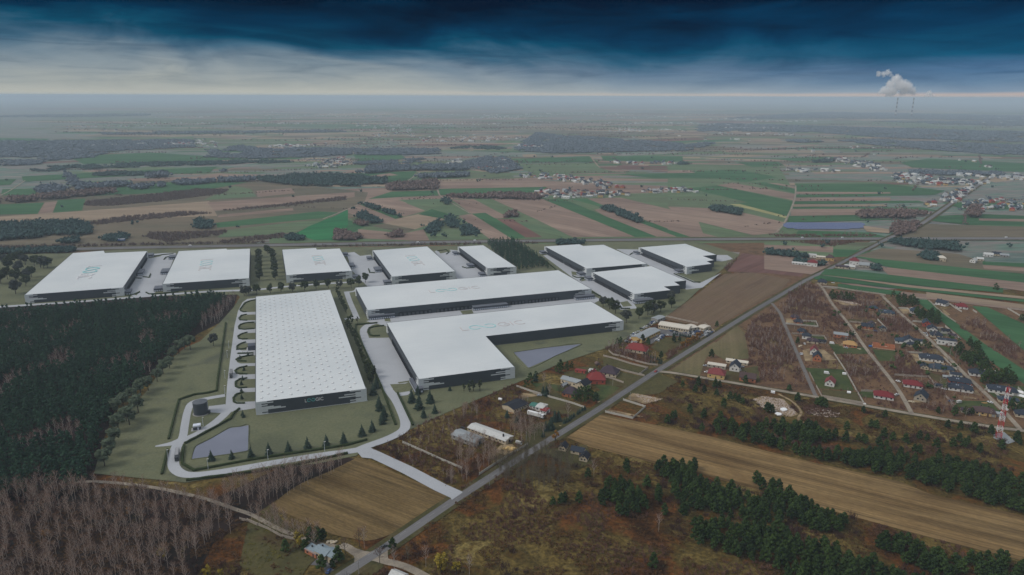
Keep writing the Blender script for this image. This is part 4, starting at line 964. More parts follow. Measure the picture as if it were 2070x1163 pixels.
def scatter(name, tpls, pos, scl, mats, label, cat, seed=0, zs=None):
    """one merged mesh of uncountable plants"""
    if not len(pos): return None
    rng = np.random.default_rng(seed); Vs, Fs, Ms, Ts = [], [], [], []; n0 = 0
    pos = np.asarray(pos, float); scl = np.broadcast_to(np.asarray(scl, float), (len(pos),)); k = rng.integers(0, len(tpls), len(pos)); ang = rng.uniform(0, 6.283, len(pos)); tint = rng.random(len(pos))
    for j, (v, f, m) in enumerate(tpls):
        i = np.where(k == j)[0]
        if not len(i): continue
        c, s_ = np.cos(ang[i])[:, None], np.sin(ang[i])[:, None]; S = scl[i][:, None]; Z = S if zs is None else S * zs
        x = (v[None, :, 0] * c - v[None, :, 1] * s_) * S + pos[i, 0:1]; y = (v[None, :, 0] * s_ + v[None, :, 1] * c) * S + pos[i, 1:2]; z = v[None, :, 2] * Z + (pos[i, 2:3] if pos.shape[1] > 2 else 0)
        Vs.append(np.stack([x, y, z], -1).reshape(-1, 3)); Fs.append((f[None] + (np.arange(len(i)) * len(v))[:, None, None] + n0).reshape(-1, 3)); Ms.append(np.tile(m, len(i))); Ts.append(np.repeat(tint[i], len(v))); n0 += len(i) * len(v)
    me = tmesh(name, (np.concatenate(Vs), np.concatenate(Fs), np.concatenate(Ms)), mats, np.concatenate(Ts))
    o = link(name, me); return tag(o, label, cat, kind='stuff')
def inpoly(P, x, y):
    r = np.zeros(len(x), bool); n = len(P); j = n - 1
    for i in range(n):
        a, b = P[i], P[j]
        c = ((a[1] > y) != (b[1] > y)) & (x < (b[0] - a[0]) * (y - a[1]) / ((b[1] - a[1]) or 1e-9) + a[0]); r ^= c; j = i
    return r
def clear(q):
    q = np.asarray(q, float).reshape(-1, 2); k = np.ones(len(q), bool)
    for P, r in EXL:
        for a, b in zip(P, P[1:]):
            d = b - a; L2_ = (d * d).sum()
            if L2_ < 1e-6: continue
            t = np.clip(((q - a) @ d) / L2_, 0, 1)[:, None]; k &= (((q - a - t * d) ** 2).sum(1) > r * r)
    for P in EXP: k &= ~inpoly(P, q[:, 0], q[:, 1])
    return q[k]
def fill(o, pts, sp, seed=0, jit=.42, keep=1.0, sq=1.0):
    """jittered grid of ground points inside a polygon given in the photograph's pixels"""
    P = [(p.x, p.y) for p in GP(o, pts)]; rng = np.random.default_rng(seed); xs = [p[0] for p in P]; ys = [p[1] for p in P]
    gx, gy = np.meshgrid(np.arange(min(xs), max(xs), sp), np.arange(min(ys), max(ys), sp * sq)); gx = gx.ravel() + rng.uniform(-jit, jit, gx.size) * sp; gy = gy.ravel() + rng.uniform(-jit, jit, gy.size) * sp * sq
    k = inpoly(P, gx, gy) & (rng.random(gx.size) < keep); return np.stack([gx[k], gy[k]], 1)
def vnoise(x, y, s, seed=0):
    """cheap smooth value noise in 0..1"""
    t = np.random.default_rng(seed).random((64, 64)); x = x / s; y = y / s; i = np.floor(x).astype(int); j = np.floor(y).astype(int); u = x - i; v = y - j; u = u * u * (3 - 2 * u); v = v * v * (3 - 2 * v)
    g = lambda a, b: t[a % 64, b % 64]
    return (g(i, j) * (1 - u) + g(i + 1, j) * u) * (1 - v) + (g(i, j + 1) * (1 - u) + g(i + 1, j + 1) * u) * v
# foliage and bark
K = {}
K['pine'] = leafmat('pine_needles', (.007, .020, .007), (.060, .100, .024)); K['forest'] = leafmat('forest_pine_needles', (.006, .024, .016), (.050, .112, .060))
K['spruce'] = leafmat('spruce_needles', (.026, .046, .034), (.040, .062, .044)); K['decid'] = leafmat('dark_tree_leaves', (.030, .042, .020), (.060, .078, .032)); K['greytree'] = leafmat('grey_tree_leaves', (.052, .058, .055), (.078, .086, .072))
K['edge'] = leafmat('forest_edge_leaves', (.085, .115, .070), (.14, .175, .115)); K['yellow'] = leafmat('yellow_autumn_leaves', (.22, .17, .02), (.30, .22, .03)); K['orange'] = leafmat('orange_autumn_leaves', (.20, .09, .02), (.30, .15, .03)); K['green'] = leafmat('green_tree_leaves', (.035, .07, .02), (.05, .09, .03))
K['bark'] = plain('pine_bark', (.10, .06, .04), .9); K['dbark'] = plain('dark_bark', (.05, .042, .036), .9); K['birch'] = plain('birch_bark', (.42, .34, .29), .85, var=.35, scale=3); K['birchp'] = plain('pale_birch_bark', (.42, .36, .32), .85, var=.25, scale=3)
K['twig'] = leafmat('birch_twigs', (.095, .050, .034), (.34, .21, .145)); K['twigr'] = leafmat('reddish_twigs', (.13, .066, .052), (.20, .11, .085)); K['twigo'] = leafmat('olive_twigs', (.085, .07, .045), (.13, .105, .07)); K['obark'] = plain('olive_bark', (.17, .145, .10), .9)
K['ytuft'] = leafmat('yellow_green_tussock', (.07, .065, .012), (.17, .15, .03)); K['twigd'] = leafmat('dark_purple_twigs', (.045, .024, .022), (.085, .046, .040)); K['bush'] = leafmat('heath_shrub', (.050, .024, .012), (.135, .072, .028)); K['tuft'] = leafmat('dry_grass_tuft', (.09, .065, .022), (.15, .115, .045)); K['far'] = leafmat('hazed_conifer', (.03, .06, .058), (.05, .09, .08)); K['hazedbare'] = leafmat('hazed_bare_wood', (.095, .12, .15), (.14, .165, .19)); K['nearbare'] = leafmat('brown_bare_wood', (.12, .082, .074), (.185, .13, .112))  # far conifer and far bare wood colours have distance haze mixed in
MESHES = {}
def tree_set(kind, tpls, tm, cm): MESHES[kind] = [(tmesh('trunk', a, [tm]), tmesh('crown', b, [cm])) for a, b in tpls]
PT = [pine_t(i, 9, 3.0, 15, 34) for i in range(5)]; tree_set('pine', PT, K['bark'], K['pine'])
FT = [pine_t(20 + i, 13, 2.7, 11, 24) for i in range(4)]; tree_set('forest_pine', FT, K['bark'], K['forest'])
ST = [spruce_t(i) for i in range(4)]; tree_set('spruce', ST, K['dbark'], K['spruce'])
DT = [decid_t(i) for i in range(4)]; tree_set('decid', DT, K['dbark'], K['decid']); tree_set('grey', [decid_t(9), decid_t(10)], K['dbark'], K['greytree']); tree_set('edge', [decid_t(30 + i, 13, 4.8) for i in range(3)], K['dbark'], K['edge'])
tree_set('column', [decid_t(40 + i, 12, 2.7, 16, 16, .12, .6) for i in range(3)], K['dbark'], K['decid'])
tree_set('yellow', [decid_t(50, 9, 3.2, 14, 22, .15, .5), decid_t(51, 9, 3, 14, 22, .15, .5)], K['dbark'], K['yellow']); tree_set('orange', [decid_t(52, 8, 2.3, 12, 18, .1, .45)], K['dbark'], K['orange']); tree_set('green', [decid_t(53, 8, 3.4, 14, 18, .1, .55)], K['dbark'], K['green'])
BT = [birch_t(i, 12.5 + i % 3, 2.7, 12, 150, .05, 1.8, 1.0, .14) for i in range(6)]; tree_set('birch', BT, K['birch'], K['twig']); tree_set('pbirch', BT[:3], K['birchp'], K['twigr'])
tree_set('bare', [birch_t(60 + i, 10, 3.2, 12, 240, .05, 1.5, .7, .2) for i in range(3)], K['dbark'], K['twigr']); tree_set('olivebare', [birch_t(70 + i, 12, 2.0, 12, 120, .045, 2, 1.6, .12) for i in range(4)], K['obark'], K['twigo'])
CNT = [0]
ORD = 'first second third fourth fifth sixth seventh eighth ninth tenth eleventh twelfth thirteenth fourteenth fifteenth sixteenth seventeenth eighteenth nineteenth twentieth'.split()
def nth(k): return ORD[k]
def tree(kind, p, s=1.0, name='tree', label='', cat='tree', group=None, sz=None):
    CNT[0] += 1; k = CNT[0] * 7919 % len(MESHES[kind]); a = (CNT[0] * 2.399) % 6.283
    r = bpy.data.objects.new(name, None); col.objects.link(r); r.location = (p[0], p[1], p[2] if len(p) > 2 else 0); r.rotation_euler = (0, 0, a); r.scale = (s, s, s if sz is None else sz); r.empty_display_size = .5
    tag(r, label, cat, group)
    for nm, me in zip(('trunk', 'crown'), MESHES[kind][k]):
        o = bpy.data.objects.new(nm, me); col.objects.link(o); o.parent = r
    return r
def lines(o, txt): return GP(o, txt)
rnd = random.Random(5)
# near pines on the heath (bottom right) --------------------------------------
polys = [('y8', '1235,320 1560,300 1570,350 1620,480 1560,500 1400,440 1240,370'), ('P', [(1520, 972), (1560, 980), (1650, 1036), (1640, 1060), (1600, 1060), (1540, 1010)]), ('P', [(1345, 985), (1370, 962), (1410, 985), (1470, 990), (1560, 1030), (1600, 1060), (1560, 1075), (1450, 1045), (1370, 1020)]),
         ('P', [(1402, 1068), (1450, 1055), (1560, 1075), (1680, 1120), (1780, 1150), (1900, 1190), (1980, 1240), (1700, 1260), (1560, 1150), (1420, 1110), (1400, 1090)]), ('P', [(1750, 1095), (1800, 1088), (1850, 1110), (1830, 1125), (1780, 1120)]), ('P', [(1940, 1130), (2010, 1130), (2075, 1155), (2110, 1210), (2000, 1190)]),
         ('P', [(1222, 985), (1270, 975), (1300, 1010), (1295, 1045), (1240, 1048), (1225, 1020)]), ('P', [(1430, 868), (1480, 862), (1600, 905), (1720, 925), (1812, 945), (1832, 962), (1800, 966), (1700, 940), (1600, 921), (1500, 893), (1440, 880)]),
         ('P', [(1825, 968), (1850, 940), (1900, 935), (1990, 950), (2080, 985), (2110, 1050), (2060, 1048), (1980, 1015), (1880, 985)]), ('P', [(1480, 1075), (1540, 1080), (1600, 1110), (1560, 1115)]), ('P', [(1590, 1010), (1660, 1035), (1710, 1062), (1690, 1085), (1620, 1070)]), ('P', [(1830, 1108), (1900, 1125), (1960, 1155), (1920, 1185), (1820, 1140)]), ('P', [(1690, 930), (1780, 915), (1830, 930), (1820, 950), (1740, 945)]), ('P', [(1560, 860), (1640, 870), (1700, 890), (1640, 900), (1570, 885)])]
pp = np.concatenate([fill(o, p, 4.7, 3 + i, .47, .9) for i, (o, p) in enumerate(polys)])
singles = lines('z7', '890,165 1015,155 990,210 1145,175 1180,165 1155,240 1260,270 1330,290 1300,270 1360,300 1570,350 1590,365 1550,365 1790,280 1960,300 1985,315 1940,310 810,420 830,410 770,455 1040,515 1055,415 945,375 1185,440 1210,330 1500,530 1480,500 1540,490 1400,510 1810,505 1840,510 1350,540 1060,210 1380,140 450,820') + \
    lines('z8', '240,310 260,330 220,320 45,280 560,370 730,410 1145,375 1275,390 640,490 620,480 660,495 430,505 60,505 1220,490 1320,500 1420,520 1430,535 1560,520 560,600 520,590 580,610 420,600 680,630 740,640 720,570 790,590 890,610 1000,580 1060,590 1130,650 960,680 1000,690 1150,720 1220,750 1470,680 1310,600 1380,610 1350,640 1260,640 1640,660 1760,600 1780,620 1560,545 1360,380 1410,385 850,710 900,740 960,760 1090,790 1400,830') + \
    lines('y8', '1035,360 455,620 520,610 550,590 660,600 840,620 1280,590 1285,560 1330,690 1170,640 730,400 930,560 1500,660 860,540 1190,480') + lines('P', '1215,1010 1330,1000 1320,1150 1380,1045 1450,1100')
pp = [Vector((x, y, 0)) for x, y in pp] + singles
pp.sort(key=lambda v: v.x ** 2 + v.y ** 2)
NH = 205
for i, p in enumerate(pp[:NH]):
    s = rnd.uniform(.62, 1.15); tree('pine', p, s, 'pine_tree', 'dark green young pine among the pines scattered over the brown heath at the right', 'pine tree', 'young pines on the brown heath', s * rnd.uniform(.9, 1.15))
rest = pp[NH:]
if rest: scatter('more_heath_pines', [joined(t) for t in PT], [(p.x, p.y) for p in rest], np.random.default_rng(3).uniform(.7, 1.1, len(rest)), [K['bark'], K['pine']], 'farther dark green pines on the brown heath beside the long ploughed field', 'pine trees')
# pine forest on the left --------------------------------------------------------
PF = [(-260, 652), (0, 645), (62, 641), (200, 630), (283, 624), (400, 612), (476, 605), (468, 622), (440, 652), (400, 672), (350, 700), (320, 735), (285, 775), (240, 815), (208, 880), (192, 940), (170, 985), (120, 985), (-60, 1025), (-260, 960)]
fp = fill('P', PF, 5.9, 1, .46); g = vnoise(fp[:, 0], fp[:, 1], 34, 4); px_ = fp[:, 0] / fp[:, 1]
bareband = (g * .55 + vnoise(fp[:, 0], fp[:, 1], 12, 14) * .45 > .70) | (inpoly([(p.x, p.y) for p in GP('P', [(405, 650), (455, 615), (476, 600), (470, 630), (440, 655), (410, 675)])], fp[:, 0], fp[:, 1]))
con = fp[~bareband]; bar = fp[bareband]
con = con[np.argsort((con ** 2).sum(1))]
for x, y in con[:62]:
    s = rnd.uniform(1.0, 1.4); tree('forest_pine', (x, y), s, 'pine_tree', 'tall pine at the near edge of the dense dark forest on the left', 'pine tree', 'pines of the dark forest on the left', s * rnd.uniform(.85, 1.1))
rs = np.random.default_rng(8)
scatter('pine_forest', [joined(pine_t(80 + i, 13, 2.8, 9, 14, True)) for i in range(4)], con[62:], rs.uniform(.9, 1.4, len(con) - 62), [K['bark'], K['forest']], 'dense dark green pine forest stretching behind its near edge on the left', 'pine forest')
BL = [joined(birch_t(90 + i, 12, 2.4, 7, 60, .085, 1.9)) for i in range(4)]
scatter('bare_forest_trees', BL, bar, rs.uniform(.75, 1.05, len(bar)), [K['birchp'], K['twigr']], 'leafless purplish brown trees in patches within the dark pine forest', 'bare trees')
# the birch wood at the bottom left ------------------------------------------------
bw = [fill('P', [(-120, 1060), (0, 1050), (180, 1020), (300, 1030), (390, 1045), (430, 1060), (470, 1080), (420, 1110), (385, 1160), (390, 1200), (340, 1330), (-120, 1330)], 6.3, 5, .48),
      fill('P', [(100, 985), (200, 990), (330, 1000), (430, 1020), (490, 1045), (430, 1060), (300, 1020), (180, 1015), (0, 1045), (-120, 1060), (-100, 1020)], 5.4, 6, .45, .9),
      fill('P', [(425, 1000), (520, 975), (610, 952), (690, 937), (712, 930), (680, 955), (620, 985), (560, 1015), (540, 1040), (500, 1030)], 5.0, 7, .45),
      fill('P', [(500, 1052), (545, 1045), (600, 1075), (655, 1095), (640, 1110), (560, 1090)], 4.5, 8, .45, .9)]
bw = np.concatenate(bw); bw = bw[np.argsort((bw ** 2).sum(1))]
# those whose tops never reach the picture are left out
def inview(x, y, z): 
    v = Vector((x, y, z - CAM_H)); f = v.y * math.cos(PIT) - v.z * math.sin(PIT); u = v.y * math.sin(PIT) + v.z * math.cos(PIT)
    return f > 0 and abs(v.x / f * FPX) < 1080 and -610 < u / f * FPX
bw = np.array([b for b in bw if inview(b[0], b[1], 15)])
vis = bw
for x, y in vis[:235]:
    s = rnd.uniform(.8, 1.08); tree('birch', (x, y), s, 'birch_tree', 'bare pale-trunked birch in the leafless wood at the bottom left', 'birch tree', 'bare birches of the leafless wood at the bottom left', s * rnd.uniform(.85, 1.1))
scatter('birch_wood', [joined(birch_t(100 + i, 13, 2.6, 10, 105, .06, 1.9, 1.0, .14)) for i in range(5)], vis[235:], rs.uniform(.8, 1.1, len(vis) - 235), [K['birch'], K['twig']], 'leafless brown birch wood filling the bottom left towards the ring road', 'birch wood')
# birch groups by the sheds and along the main road --------------------------------
g1 = np.concatenate([fill('z6', '900,590 960,640 1090,560 1180,600 1240,680 1290,740 1190,830 1040,900 900,940 860,880 1000,820 930,740', 5.0, 11, .45, .8), fill('z6', '1330,560 1380,440 1500,470 1600,520 1640,570 1560,610 1440,590', 4.6, 12, .45, .8), fill('z6', '1000,350 1100,320 1130,400 1060,460 960,440', 6, 13, .45, .8)])
for x, y in g1: tree('birch', (x, y), rnd.uniform(.7, .95), 'birch_tree', 'bare reddish brown birch in the groups around the long white sheds', 'birch tree', 'bare birches around the long white sheds')
g2 = fill('z6', '1210,860 1250,760 1440,700 1600,690 1800,720 1860,790 1850,900 1780,980 1600,1010 1480,990 1300,940', 4.4, 14, .45, .9)
for x, y in g2: tree('olivebare', (x, y), rnd.uniform(.8, 1.1), 'bare_tree', 'slender olive-grey leafless tree in the dense thicket right of the main road', 'bare tree', 'olive-grey thicket trees right of the main road')
for o, t, kd, nm, lb in (('q5', '1060,740', 'pbirch', 'birch_tree', 'pale bare birch at the lower corner of the brown stubble field'), ('q5', '985,720', 'bare', 'bare_tree', 'bushy bare tree at the lower corner of the stubble field'), ('q5', '1300,980', 'bare', 'bare_tree', 'small bare tree on the gravel at the road junction'),
                     ('q5', '1530,1080', 'pbirch', 'birch_tree', 'tall pale bare tree beside the gravel road at the bottom'), ('q5', '1745,1000', 'olivebare', 'bare_tree', 'slender bare tree with yellowish bark on the heath edge near the junction'), ('q5', '760,830', 'bare', 'bare_tree', 'pinkish bare tree behind the dark pine beside the blue-roofed house'),
                     ('z6', '1815,410', 'pbirch', 'birch_tree', 'lone pale birch on the lot between the lorry and the conifer row'), ('z7', '195,870', 'pbirch', 'birch_tree', 'lone pale birch on the heath below the three small cottages'), ('y8', '1285,820', 'pbirch', 'birch_tree', 'lone pale birch in the middle of the rusty heath'),
                     ('y7', '1400,1100', 'pbirch', 'birch_tree', 'tall pale birch by the yellow trees at the bottom edge'), ('y7', '1740,1163', 'pbirch', 'birch_tree', 'bare birch at the bottom edge right of the yellow trees'), ('h6', '860,490', 'pbirch', 'birch_tree', 'lone white-trunked birch at the concrete fence'), ('h6', '770,320', 'birch', 'birch_tree', 'left of two bare birches behind the fence garden'), ('h6', '1010,480', 'bare', 'bare_tree', 'bare tree just left of the purple-roofed house')):
    tree(kd, GP(o, t)[0], 1.0, nm, lb, 'bare tree' if nm == 'bare_tree' else 'birch tree')
for o, t, kd, s, lb in (('y7', '410,940', 'yellow', 1.15, 'bright yellow tree above the blue-roofed house'), ('y6', '1275,1040', 'yellow', .9, 'round yellow tree standing alone in the birch wood'), ('y6', '1630,1185', 'yellow', .9, 'yellow tree at the bottom edge of the clearing'), ('y6', '1730,1200', 'yellow', .8, 'smaller yellow tree at the bottom edge, right of the other'),
                    ('y7', '1520,1150', 'yellow', 1.5, 'big olive-yellow tree at the bottom edge right of the junction'), ('y7', '1640,1160', 'yellow', 1.0, 'lower olive-yellow tree right of the big one'), ('y6', '1010,690', 'orange', .8, 'small orange tree among bare birches'), ('y6', '370,880', 'orange', 1.1, 'brownish orange tree in the left of the birch wood'),
                    ('z6', '1715,590', 'orange', 1.3, 'orange-brown tree beside the main road near the sheds'), ('h6', '1640,60', 'orange', .7, 'small orange tree by the brown-roofed house'), ('h5', '550,590', 'orange', .9, 'orange tree at the gable end of the grey-roofed workshop'), ('h1', '480,890', 'pine', .8, 'dark round pine beside the second dirt street plot')):
    tree(kd, GP(o, t)[0], s, 'pine_tree' if kd == 'pine' else 'autumn_tree', lb, 'tree')
for k, t in enumerate(lines('h5', '1235,640 1275,620 1320,590 1350,580 1385,560 1410,540 1440,530 1470,510 1500,490 1525,480')):
    tree('orange', t, rnd.uniform(.9, 1.15), 'autumn_tree', 'orange-leaved roadside tree, %s from the left in the row by the car yard' % nth(k), 'tree', 'orange roadside trees by the car yard')
# trees of the site ---------------------------------------------------------------
for k, t in enumerate(lines('z1', '35,215 100,212 165,200 200,218 270,225 320,240 345,246 375,243 70,258 150,282 60,330 130,350 210,340 250,315 205,385 125,445 8,365')):
    tree('decid' if k % 3 else 'grey', t, rnd.uniform(1.35, 1.7), 'round_crowned_tree', 'round-crowned dark tree on the lawn left of the leftmost hall', 'tree', 'round trees left of the leftmost hall')
for k, t in enumerate(lines('z2', '90,160 95,190 90,220 95,250 92,280 95,310 98,340 160,130 190,150 205,180 205,215 212,245 215,280 215,310 220,335')):
    tree('decid', t, rnd.uniform(1.05, 1.3), 'round_crowned_tree', 'dark tree between second and third halls, %s from the far end of the %s row' % ((nth(k), 'left') if k < 7 else (nth(k - 7), 'right')), 'tree', 'double tree row between two halls')
for k, t in enumerate(lines('z2', '10,450 75,450 180,440 265,430 355,430 450,420 540,410 635,400 725,400 815,400 875,385 925,355') + lines('z1', '1915,460')):
    tree('decid' if k % 4 else 'grey', t, rnd.uniform(1.0, 1.25), 'round_crowned_tree', 'dark tree, %s from the left in the roadside row behind the skylight hall' % nth(k), 'tree', 'roadside row behind the skylight hall')
for k, t in enumerate(lines('z2', '705,440 712,465 722,490 735,515 745,540 755,560 765,580 775,598')): tree('column', t, 1.05, 'column_tree', 'narrow dark tree, %s from far end, short row by the small back road' % nth(k), 'tree', 'short row of narrow trees')
for k, t in enumerate(lines('z2', '790,700 820,680 785,720 810,750 825,775 838,800 848,825 858,850 868,875 878,900 888,925 896,950 905,975 915,1000 925,1025 935,1050 945,1075 955,1100 965,1125 975,1150 990,1100') + lines('z6', '240,60 250,100 262,140 275,60 285,100')): tree('column', t, rnd.uniform(.95, 1.2), 'column_tree', 'narrow dark tree in the long row between the skylight hall and the hedge', 'tree', 'long row of narrow trees')
tree('column', lines('z2', '862,668')[0], .7, 'column_tree', 'small narrow tree alone on the lawn by the crossroads', 'tree')
sp_ = lines('P', '427.6,932 469,928 507.6,925 543.7,919 583.7,915 622,907.7 660,901 695,896 732,882 752.7,873 773,858')
for k, t in enumerate(sp_): tree('spruce', t, rnd.uniform(.78, 1.1), 'spruce_tree', 'dark spruce, %s from the left in the spaced row along the lower hedge' % nth(k), 'spruce tree', 'spaced spruce row along the lower hedge')
for k, t in enumerate(lines('z6', '375,400 340,350 335,325 290,225 315,175 365,430')): tree('spruce', t, rnd.uniform(1.0, 1.25), 'spruce_tree', 'dark spruce beside the skylight hall front corner, ' + ['lowest of the line', 'second from below', 'third from below', 'fourth from below', 'topmost of the line', 'slightly right of the lowest'][k], 'spruce tree', 'spruces climbing beside the skylight hall')
for (px, py, s, lb) in ((590, 285, 1.35, 'spruce nearest the corner office of the L-shaped hall'), (650, 340, 1.5, 'tallest dark spruce below the corner of the L-shaped hall'), (640, 225, 1.0, 'spruce half hidden behind the tallest, against the white wall'), (735, 290, 1.3, 'dark spruce in front of the L-shaped hall facade'), (685, 405, .95, 'small spruce on the open lawn, left of two'), (772, 370, .9, 'small spruce on the open lawn, right of two'), (890, 195, .6, 'smallest spruce close to the dark facade')):
    tree('spruce', GP('z6', [(px, py)])[0], s, 'spruce_tree', lb, 'spruce tree')
for k, t in enumerate(lines('z6', '1000,200 1045,205 1075,195 1125,195')): tree('column', t, 1.0 if k else .7, 'column_tree', 'dark tree in the clump against the facade of the L-shaped hall', 'tree', 'clump of trees at the L-shaped hall')
for k, (px, py) in enumerate(sorted(((212, 943), (222, 922), (232, 898), (240, 872), (256, 852), (236, 838), (250, 825), (268, 812), (285, 800), (300, 790), (280, 835), (262, 860), (318, 772), (330, 757), (343, 745), (350, 728), (362, 716), (374, 708)), key=lambda t: -t[1])):
    tree('edge', G(px, py), rnd.uniform(1.05, 1.35), 'round_crowned_tree', 'grey-green round tree, %s from the lower end of the forest edge row' % nth(k), 'tree', 'grey-green trees along the forest edge')
tree('edge', G(385, 707), 1.3, 'round_crowned_tree', 'broad olive tree at the top end of the forest-edge row', 'tree'); tree('grey', G(432, 700), 1.15, 'round_crowned_tree', 'lone dark broad tree on the lawn left of the hedge', 'tree')
for k, t in enumerate(lines('z3', '850,545 900,565 945,600 1030,672 1130,640 1200,612 1245,600 1300,585 1385,555 1380,500 1230,590')): tree('decid' if k % 3 else 'grey', t, rnd.uniform(1.15, 1.4), 'round_crowned_tree', 'big round-crowned dark tree on the lawn near the stepped hall', 'tree', 'round trees near the stepped hall')
for k, t in enumerate(lines('z5', '1215,38 1205,112 1195,150 1195,208 1198,262 1205,390 1212,405') + lines('q4', '430,1060 555,1010')): tree('spruce', t, .55, 'young_tree', 'small dark young tree on a lawn island beside the skylight hall', 'young tree', 'young trees on the lawn islands')
# plantation between the halls
pl = fill('z3', '-60,50 150,42 400,215 380,245 190,262 60,200', 6.0, 21, .4); pl = pl[np.argsort((pl ** 2).sum(1))]
scatter('plantation_pines', [joined(pine_t(80 + i, 13, 2.8, 8, 7, True)) for i in range(3)], pl, rs.uniform(.8, 1.05, len(pl)), [K['bark'], K['forest']], 'rectangular dark pine plantation between two halls', 'pine plantation')
for k, t in enumerate(lines('z3', '150,80 175,95 200,110 225,125 250,140 275,155 300,170 325,185 350,200 375,215 400,232 415,245')): tree('green' if k % 2 else 'decid', t, 1.3 if k % 2 else .85, 'round_crowned_tree', '%s tree, %s from the far end along the right edge of the plantation' % ('bright green' if k % 2 else 'dark', nth(k)), 'tree', 'green trees edging the plantation')
# shrubs and thickets ---------------------------------------------------------------
def bush_t(seed):
    rng = np.random.default_rng(seed); tp = TP(); n = 26; c = rng.normal(size=(n, 3)) * [.7, .7, .3] + [0, 0, .65]; c[:, 2] = np.abs(c[:, 2]); nn = rng.normal(size=(n, 3)); nn[:, 2] += .6; nn /= np.linalg.norm(nn, axis=1, keepdims=True); cards(tp, rng, c, nn, .42); return tp.done()
def brush_t(seed, n=22, h=3.2, wd=.07, sp=.9):
    rng = np.random.default_rng(seed); tp = TP(); b = rng.normal(size=(n, 3)) * [sp * .5, sp * .5, 0]; d = rng.normal(size=(n, 3)) * [.3, .3, .1] + [0, 0, .9]; d *= rng.uniform(.4, 1.05, (n, 1)) * h; s_ = np.cross(d, rng.normal(size=(n, 3))); s_ /= np.linalg.norm(s_, axis=1, keepdims=True); s_ *= wd
    m = b + d * .55 + rng.normal(size=(n, 3)) * .2; v = np.stack([b - s_, b + s_, m + s_ * 1.4, b + d, m - s_ * 1.4], 1).reshape(-1, 3); k = np.arange(n)[:, None] * 5; tp.add(v, np.concatenate([k + [0, 1, 2], k + [0, 2, 4], k + [4, 2, 3]])); return tp.done()
BS = [bush_t(i) for i in range(5)]; BR = [brush_t(i) for i in range(5)]
heath = [('P', [(690, 1180), (800, 1100), (930, 1010), (1100, 890), (1150, 893), (1310, 938), (1640, 1025), (2080, 1145), (2080, 1230), (690, 1240)]), ('z7', '480,400 620,320 560,240 620,100 760,60 1150,130 1900,260 2120,300 2120,800 1640,600 1100,520 560,420'), ('z8', '-10,240 900,390 1540,490 1700,600 1800,1150 1400,1050 900,880 -10,620'),
         ('z6', '270,630 500,500 880,380 1160,250 1400,130 1450,190 1300,330 1050,470 900,580 1000,800 1140,850 1000,980 880,960 560,810 340,730'), ('z6', '1420,190 1700,270 1900,330 1700,470 1400,450'), ('y6', '-60,1163 0,480 800,430 1500,520 1900,600 2030,740 1500,780 1480,1200 -60,1300'), ('y6', '1380,1000 1500,880 1900,760 2016,800 2300,1000 2200,1250 1300,1250')]
hp = clear(np.concatenate([fill(o, p, 2.6, 31 + i, .5) for i, (o, p) in enumerate(heath)])); g = vnoise(hp[:, 0], hp[:, 1], 11, 9) * .6 + vnoise(hp[:, 0], hp[:, 1], 30, 10) * .4
hb = hp[g > .51]; scatter('heath_shrubs', BS, hb, rs.uniform(.45, 1.4, len(hb)), [K['bush']], 'low rust-brown and dark shrubs covering the heath', 'shrubs', zs=.8)
ht = hp[(g < .34)]; scatter('dry_grass', BS, ht, rs.uniform(.35, .8, len(ht)), [K['tuft']], 'tufts of dry yellowish grass between the heath shrubs', 'dry grass', zs=.5)
hr = hp[(vnoise(hp[:, 0], hp[:, 1], 17, 12) > .72)]; scatter('heath_brush', BR, hr, rs.uniform(.4, 1.0, len(hr)), [K['twigr']], 'thin leafless brush standing in patches on the heath', 'brush')
th = [('P', [(1515, 655), (1560, 622), (1580, 650), (1600, 700), (1636, 778), (1590, 792), (1530, 775), (1500, 690)]), ('D', '190,380 300,360 430,400 600,600 740,830 700,860 520,760 430,700 430,620 120,600'), ('D', '560,900 790,920 960,1090 930,1163 680,1150 590,1000'), ('D', '880,620 1040,630 1170,700 1080,760 950,740 900,700'), ('D', '600,560 800,530 890,600 850,640 700,620'), ('D', '520,430 780,440 900,470 1010,600 900,560 700,520 560,490'),
      ('D', '1480,680 1640,640 1800,760 2100,950 2100,1080 1900,950 1640,820'), ('D', '910,940 1090,890 1240,1050 1200,1090 960,1065'), ('h4', '-20,50 200,180 420,330 480,410 -20,370'), ('h4', '380,700 700,560 800,700 780,760 560,740'), ('h4', '300,830 800,870 1040,900 900,960 400,900'), ('z8', '500,190 920,300 900,350 240,230'), ('z3', '1790,210 2016,130 2100,240 1800,260'), ('D', '0,10 520,75 700,40 850,20 860,-20 0,-20'),
      ('h5', '20,620 360,600 500,720 860,850 780,900 500,860 200,770 60,700'), ('h5', '950,760 1200,610 1350,620 1200,700 1040,850 960,830'), ('z6', '1230,900 1300,830 1500,900 1560,1010 1400,1020'), ('P', [(-60, 500), (250, 495), (500, 491), (560, 489), (500, 495), (0, 505)]), ('P', [(300, 503), (1090, 489), (1090, 493), (560, 500), (360, 502)]),
      ('B', '450,695 700,652 1100,617 1260,627 900,662 600,692'), ('B', '500,582 520,556 1180,482 1370,482 1340,507 950,557 650,582'), ('B', '850,765 900,740 1130,740 1360,728 1340,752 1000,800'), ('B', '1300,612 1700,572 2070,527 2070,547 1600,592'), ('B', '1310,795 1700,745 1740,770 1350,802'), ('z1', '1150,110 1400,100 1990,90 1990,80 1150,95'), ('P', [(520, 590), (700, 575), (700, 582), (520, 598)])]
tp_ = [fill(o, p, 3.4 if i < 17 else 5.5, 61 + i, .5, .95) for i, (o, p) in enumerate(th)]
